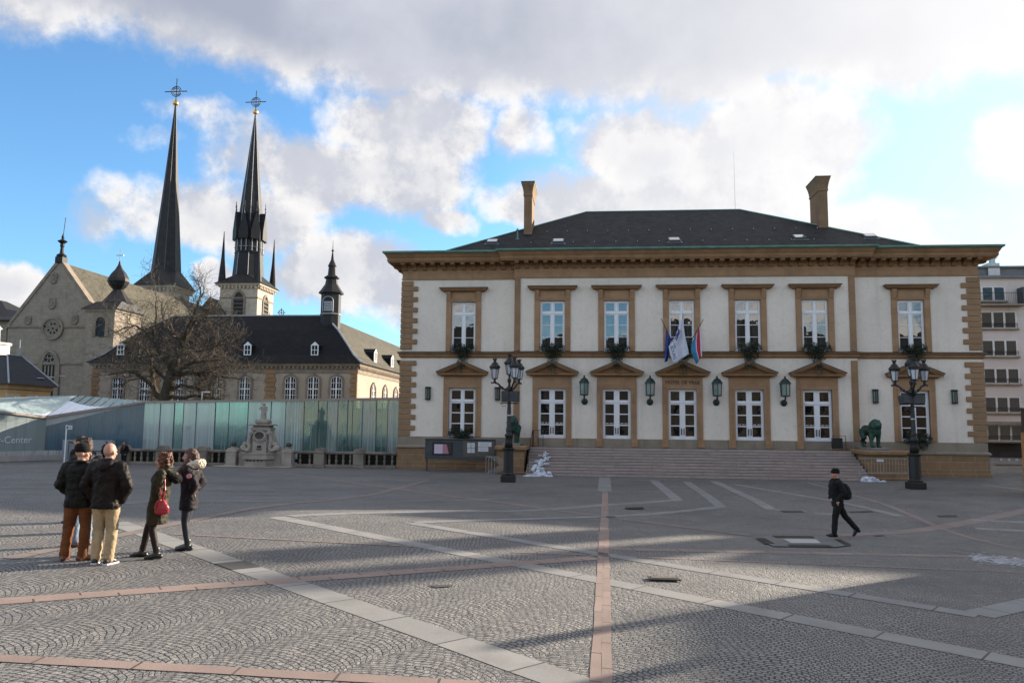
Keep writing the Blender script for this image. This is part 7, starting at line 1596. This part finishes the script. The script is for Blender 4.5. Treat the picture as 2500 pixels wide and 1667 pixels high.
# man in a beanie and rust trousers: seen from behind, looking right
person('man in black beanie, black jacket and rust brown trousers seen from behind', (183,1368), (203,1084), 97, dict(elL=(-.165,-.01,.65), elR=(.15,.0,.64), wrL=(-.10,.085,.55), wrR=(.10,.09,.55), ankL=(-.085,-.02,.045), ankR=(.06,.0,.045), toeL=(-.105,.085,.012), toeR=(.115,.085,.012), kneeL=(-.078,.01,.285), kneeR=(.066,.01,.285)), M_BLACK, M_RUST, M_BSHOE, hem=.455, hat=M_HAT, hood=('collar', M_BLACK), turn=-62, wide=1.12, legr=.98, glasses=True, group=GP)
# bald man
person('bald man in dark brown jacket and beige trousers seen from behind', (250,1376), (278,1081), 92, dict(elL=(-.185,-.015,.645), elR=(.185,-.015,.645), wrL=(-.115,.03,.53), wrR=(.115,.03,.53), finL=(-.09,.06,.50), finR=(.09,.06,.50), ankL=(-.055,-.012,.045), ankR=(.058,-.012,.045), toeL=(-.085,.09,.012), toeR=(.075,.09,.012)), M_BROWNC, M_BEIGE, M_SHOE, M_SOLE, hem=.455, hood=('down', M_BROWNC), turn=-12, wide=1.14, group=GP)
# woman in olive parka, seen from the left side, stepping to the left
W1 = person('woman with auburn curls in olive parka and dark tights, red bag at her side', (383,1362), (402,1106), 196, dict(hipL=(-.045,.03,.50), hipR=(.045,.02,.50), pel=(0,.02,.53), kneeL=(-.05,.045,.285), kneeR=(.06,.11,.29), ankL=(-.055,-.01,.045), ankR=(.075,.155,.045), toeL=(-.06,.085,.012), toeR=(.085,.255,.012), elL=(-.12,.015,.645), elR=(.125,.03,.645), wrL=(-.060,.015,.545), wrR=(.060,.015,.545), finL=(-.045,.01,.50), finR=(.045,.01,.50)), M_OLIVE, M_TIGHT, M_SHOE, hem=.325, hair=('curls', M_HAU), hood=('furdown', M_FURD), skirt=True, turn=6, wide=1.10, lean=(0,-.02), hk=1.06, group=GP)
# young woman
W2 = person('young woman with long brown hair in aubergine parka with pale fur collar', (455,1343), (476,1096), 190, dict(kneeL=(-.035,.02,.285), kneeR=(.045,.03,.285), ankL=(-.03,-.02,.045), ankR=(.05,.01,.045), toeL=(-.035,.085,.012), toeR=(.06,.115,.012), elL=(-.135,-.085,.66), elR=(.135,-.08,.655), wrL=(-.045,-.035,.585), wrR=(.045,-.035,.585), finL=(-.045,-.037,.545), finR=(.045,-.037,.545)), M_NAVY, M_LEGG, M_SHOE, hem=.40, hair=('long', M_HBR), hood=('fur', M_FURL), skirt=True, turn=8, wide=1.0, hk=1.06, group=GP)
# hidden behind the first two
person('man with brown hair and pale jeans half hidden behind the man in the beanie', (196,1333), (176,1082), 150, dict(elL=(-.17,-.02,.65)), M_BLACK, M_JEAN, M_BSHOE, hem=.44, hair=('short', M_HBR), turn=10, wide=1.1, group=GP, tall=1.80)
A_ = at(190, 1330, 14.6); person('tall dark haired man in black behind the standing group, only head and shoulders showing', (195,1330), (189,1069), 170, None, M_BLACK, M_BLK, M_SHOE, hem=.44, hair=('short', M_HDK), wide=1.12, group=GP, Yp=14.4)
person('dark haired man facing left, rearmost of the standing group', (180,1330), (177,1063), 185, None, M_BLACK, M_BLK, M_SHOE, hem=.44, hair=('crop', M_HDK), wide=1.1, group=GP, Yp=15.6)
person('person in black with long dark hair by the glass hall, left of the bald head', (256,1128), (258,1077), 270, None, M_BLACK, M_BLK, M_SHOE, hem=.42, hair=('long', M_HDK), group='people by the glass hall', Yp=42.6)
person('person in black with long brown hair leaning by the balustrade end', (302,1128), (302,1077), 262, None, M_BLACK, M_BLK, M_SHOE, hem=.42, hair=('long', M_HBR), group='people by the glass hall', Yp=42.9)
# walking man
WK = person('man in black coat and knit cap striding left across the square with a backpack', (2050,1310), (2032,1144), 183, dict(hipL=(-.045,.02,.50), hipR=(.045,0,.50), pel=(0,.01,.53), waist=(0,.012,.63), chest=(0,.02,.735), kneeL=(-.05,.075,.285), kneeR=(.05,-.105,.30), ankL=(-.05,.095,.045), ankR=(.05,-.275,.105), toeL=(-.055,.205,.025), toeR=(.055,-.225,.02), shL=(-.105,.01,.80), shR=(.105,.02,.80), elL=(-.135,-.05,.66), elR=(.12,.05,.66), wrL=(-.115,.035,.55), wrR=(.07,.085,.57), finL=(-.115,.055,.50), finR=(.04,.085,.54)), M_BLK, M_BLK, M_SHOE, hem=.44, hat=M_HAT, hood=('collar', M_BLK), wide=1.0, lean=(0,.03), hk=1.0, legr=.95)
# red bag on the olive parka
o, g, X, T_, H, P = W1
B_ = thing('handbag', 'glossy red leather shoulder bag hanging on the olive parka', 'handbag', tuple(X @ V3(-.16,-.06,.53)))
m = MB(); c = V3(-.150,-.055,.50); m.loft([(c.x,c.y,c.z-.075,.015,.040),(c.x-.002,c.y,c.z-.055,.032,.066),(c.x-.002,c.y,c.z-.01,.036,.068),(c.x,c.y+.008,c.z+.045,.026,.048),(c.x,c.y+.012,c.z+.072,.012,.025)], 14); m.xform(X); remesh(m, 'bag_body', M_RED, B_, .010, 2, [(.02, .06, 'CLOUDS')])
m = MB(); m.tube([X @ V3(-.150,-.05,.57), X @ V3(-.152,-.03,.66), X @ V3(-.135,-.01,.76), X @ V3(-.10,-.005,.855), X @ V3(-.125,-.06,.76), X @ V3(-.15,-.075,.66), X @ V3(-.150,-.06,.57)], .011, 6); m.build('strap', M_RED, B_)
m = MB(); m.ellipsoid(tuple(X @ V3(-.168,-.045,.565)), (.014,.014,.014), 8, 6); m.build('buckle', GOLD, B_)
# round sleeve badge of the young woman
o, g, X, T_, H, P = W2
s_ = g('shL').lerp(g('elL'), .42); d = (s_-(g('shR').lerp(g('elR'), .42))).normalized(); q = Matrix.Translation(s_+d*.086) @ d.to_track_quat('Z', 'Y').to_matrix().to_4x4()
m = MB(); m.lathe([(.001,0),(.044,0),(.044,.006),(.001,.007)], (0,0,0), 20); m.xform(q); k = m.build('sleeve_badge', pmat('badge_white', (.70,.62,.66)), o); m = MB(); ringm(m, V3(0,0,0), .044, .033, -.004, .004, 20); m.xform(q @ Matrix.Translation((0,0,.008)) @ Matrix.Rotation(R(90),4,'X')); m.build('badge_ring', pmat('badge_red', (.42,.03,.07)), k)
m = MB(); ringm(m, V3(.002,0,0), .019, .012, -.003, .003, 14); m.xform(q @ Matrix.Translation((0,0,.009)) @ Matrix.Rotation(R(90),4,'X')); m.build('badge_mark', pmat('badge_blue', (.05,.03,.09)), k)
# rucksack of the walking man
o, g, X, T_, H, P = WK
B_ = thing('backpack', 'black rucksack on the walking man', 'backpack', tuple(X @ V3(0,-.1,.65)))
m = MB(); m.loft([(0,-.105,.545,.06,.035),(0,-.118,.57,.088,.062),(0,-.122,.65,.092,.066),(0,-.108,.735,.085,.052),(0,-.085,.785,.06,.03)], 16, .8); m.xform(X); remesh(m, 'pack', fab('rucksack_cloth', (.012,.012,.016), .7, 30), B_, .012, 2, [(.02, .06, 'CLOUDS')])
m = MB()
for s in (-1, 1): m.tube([X @ V3(s*.055,-.06,.79), X @ V3(s*.070,.03,.835), X @ V3(s*.075,.10,.79), X @ V3(s*.09,.09,.70), X @ V3(s*.105,-.04,.60)], .014, 6)
m.build('straps', M_BLK, B_)
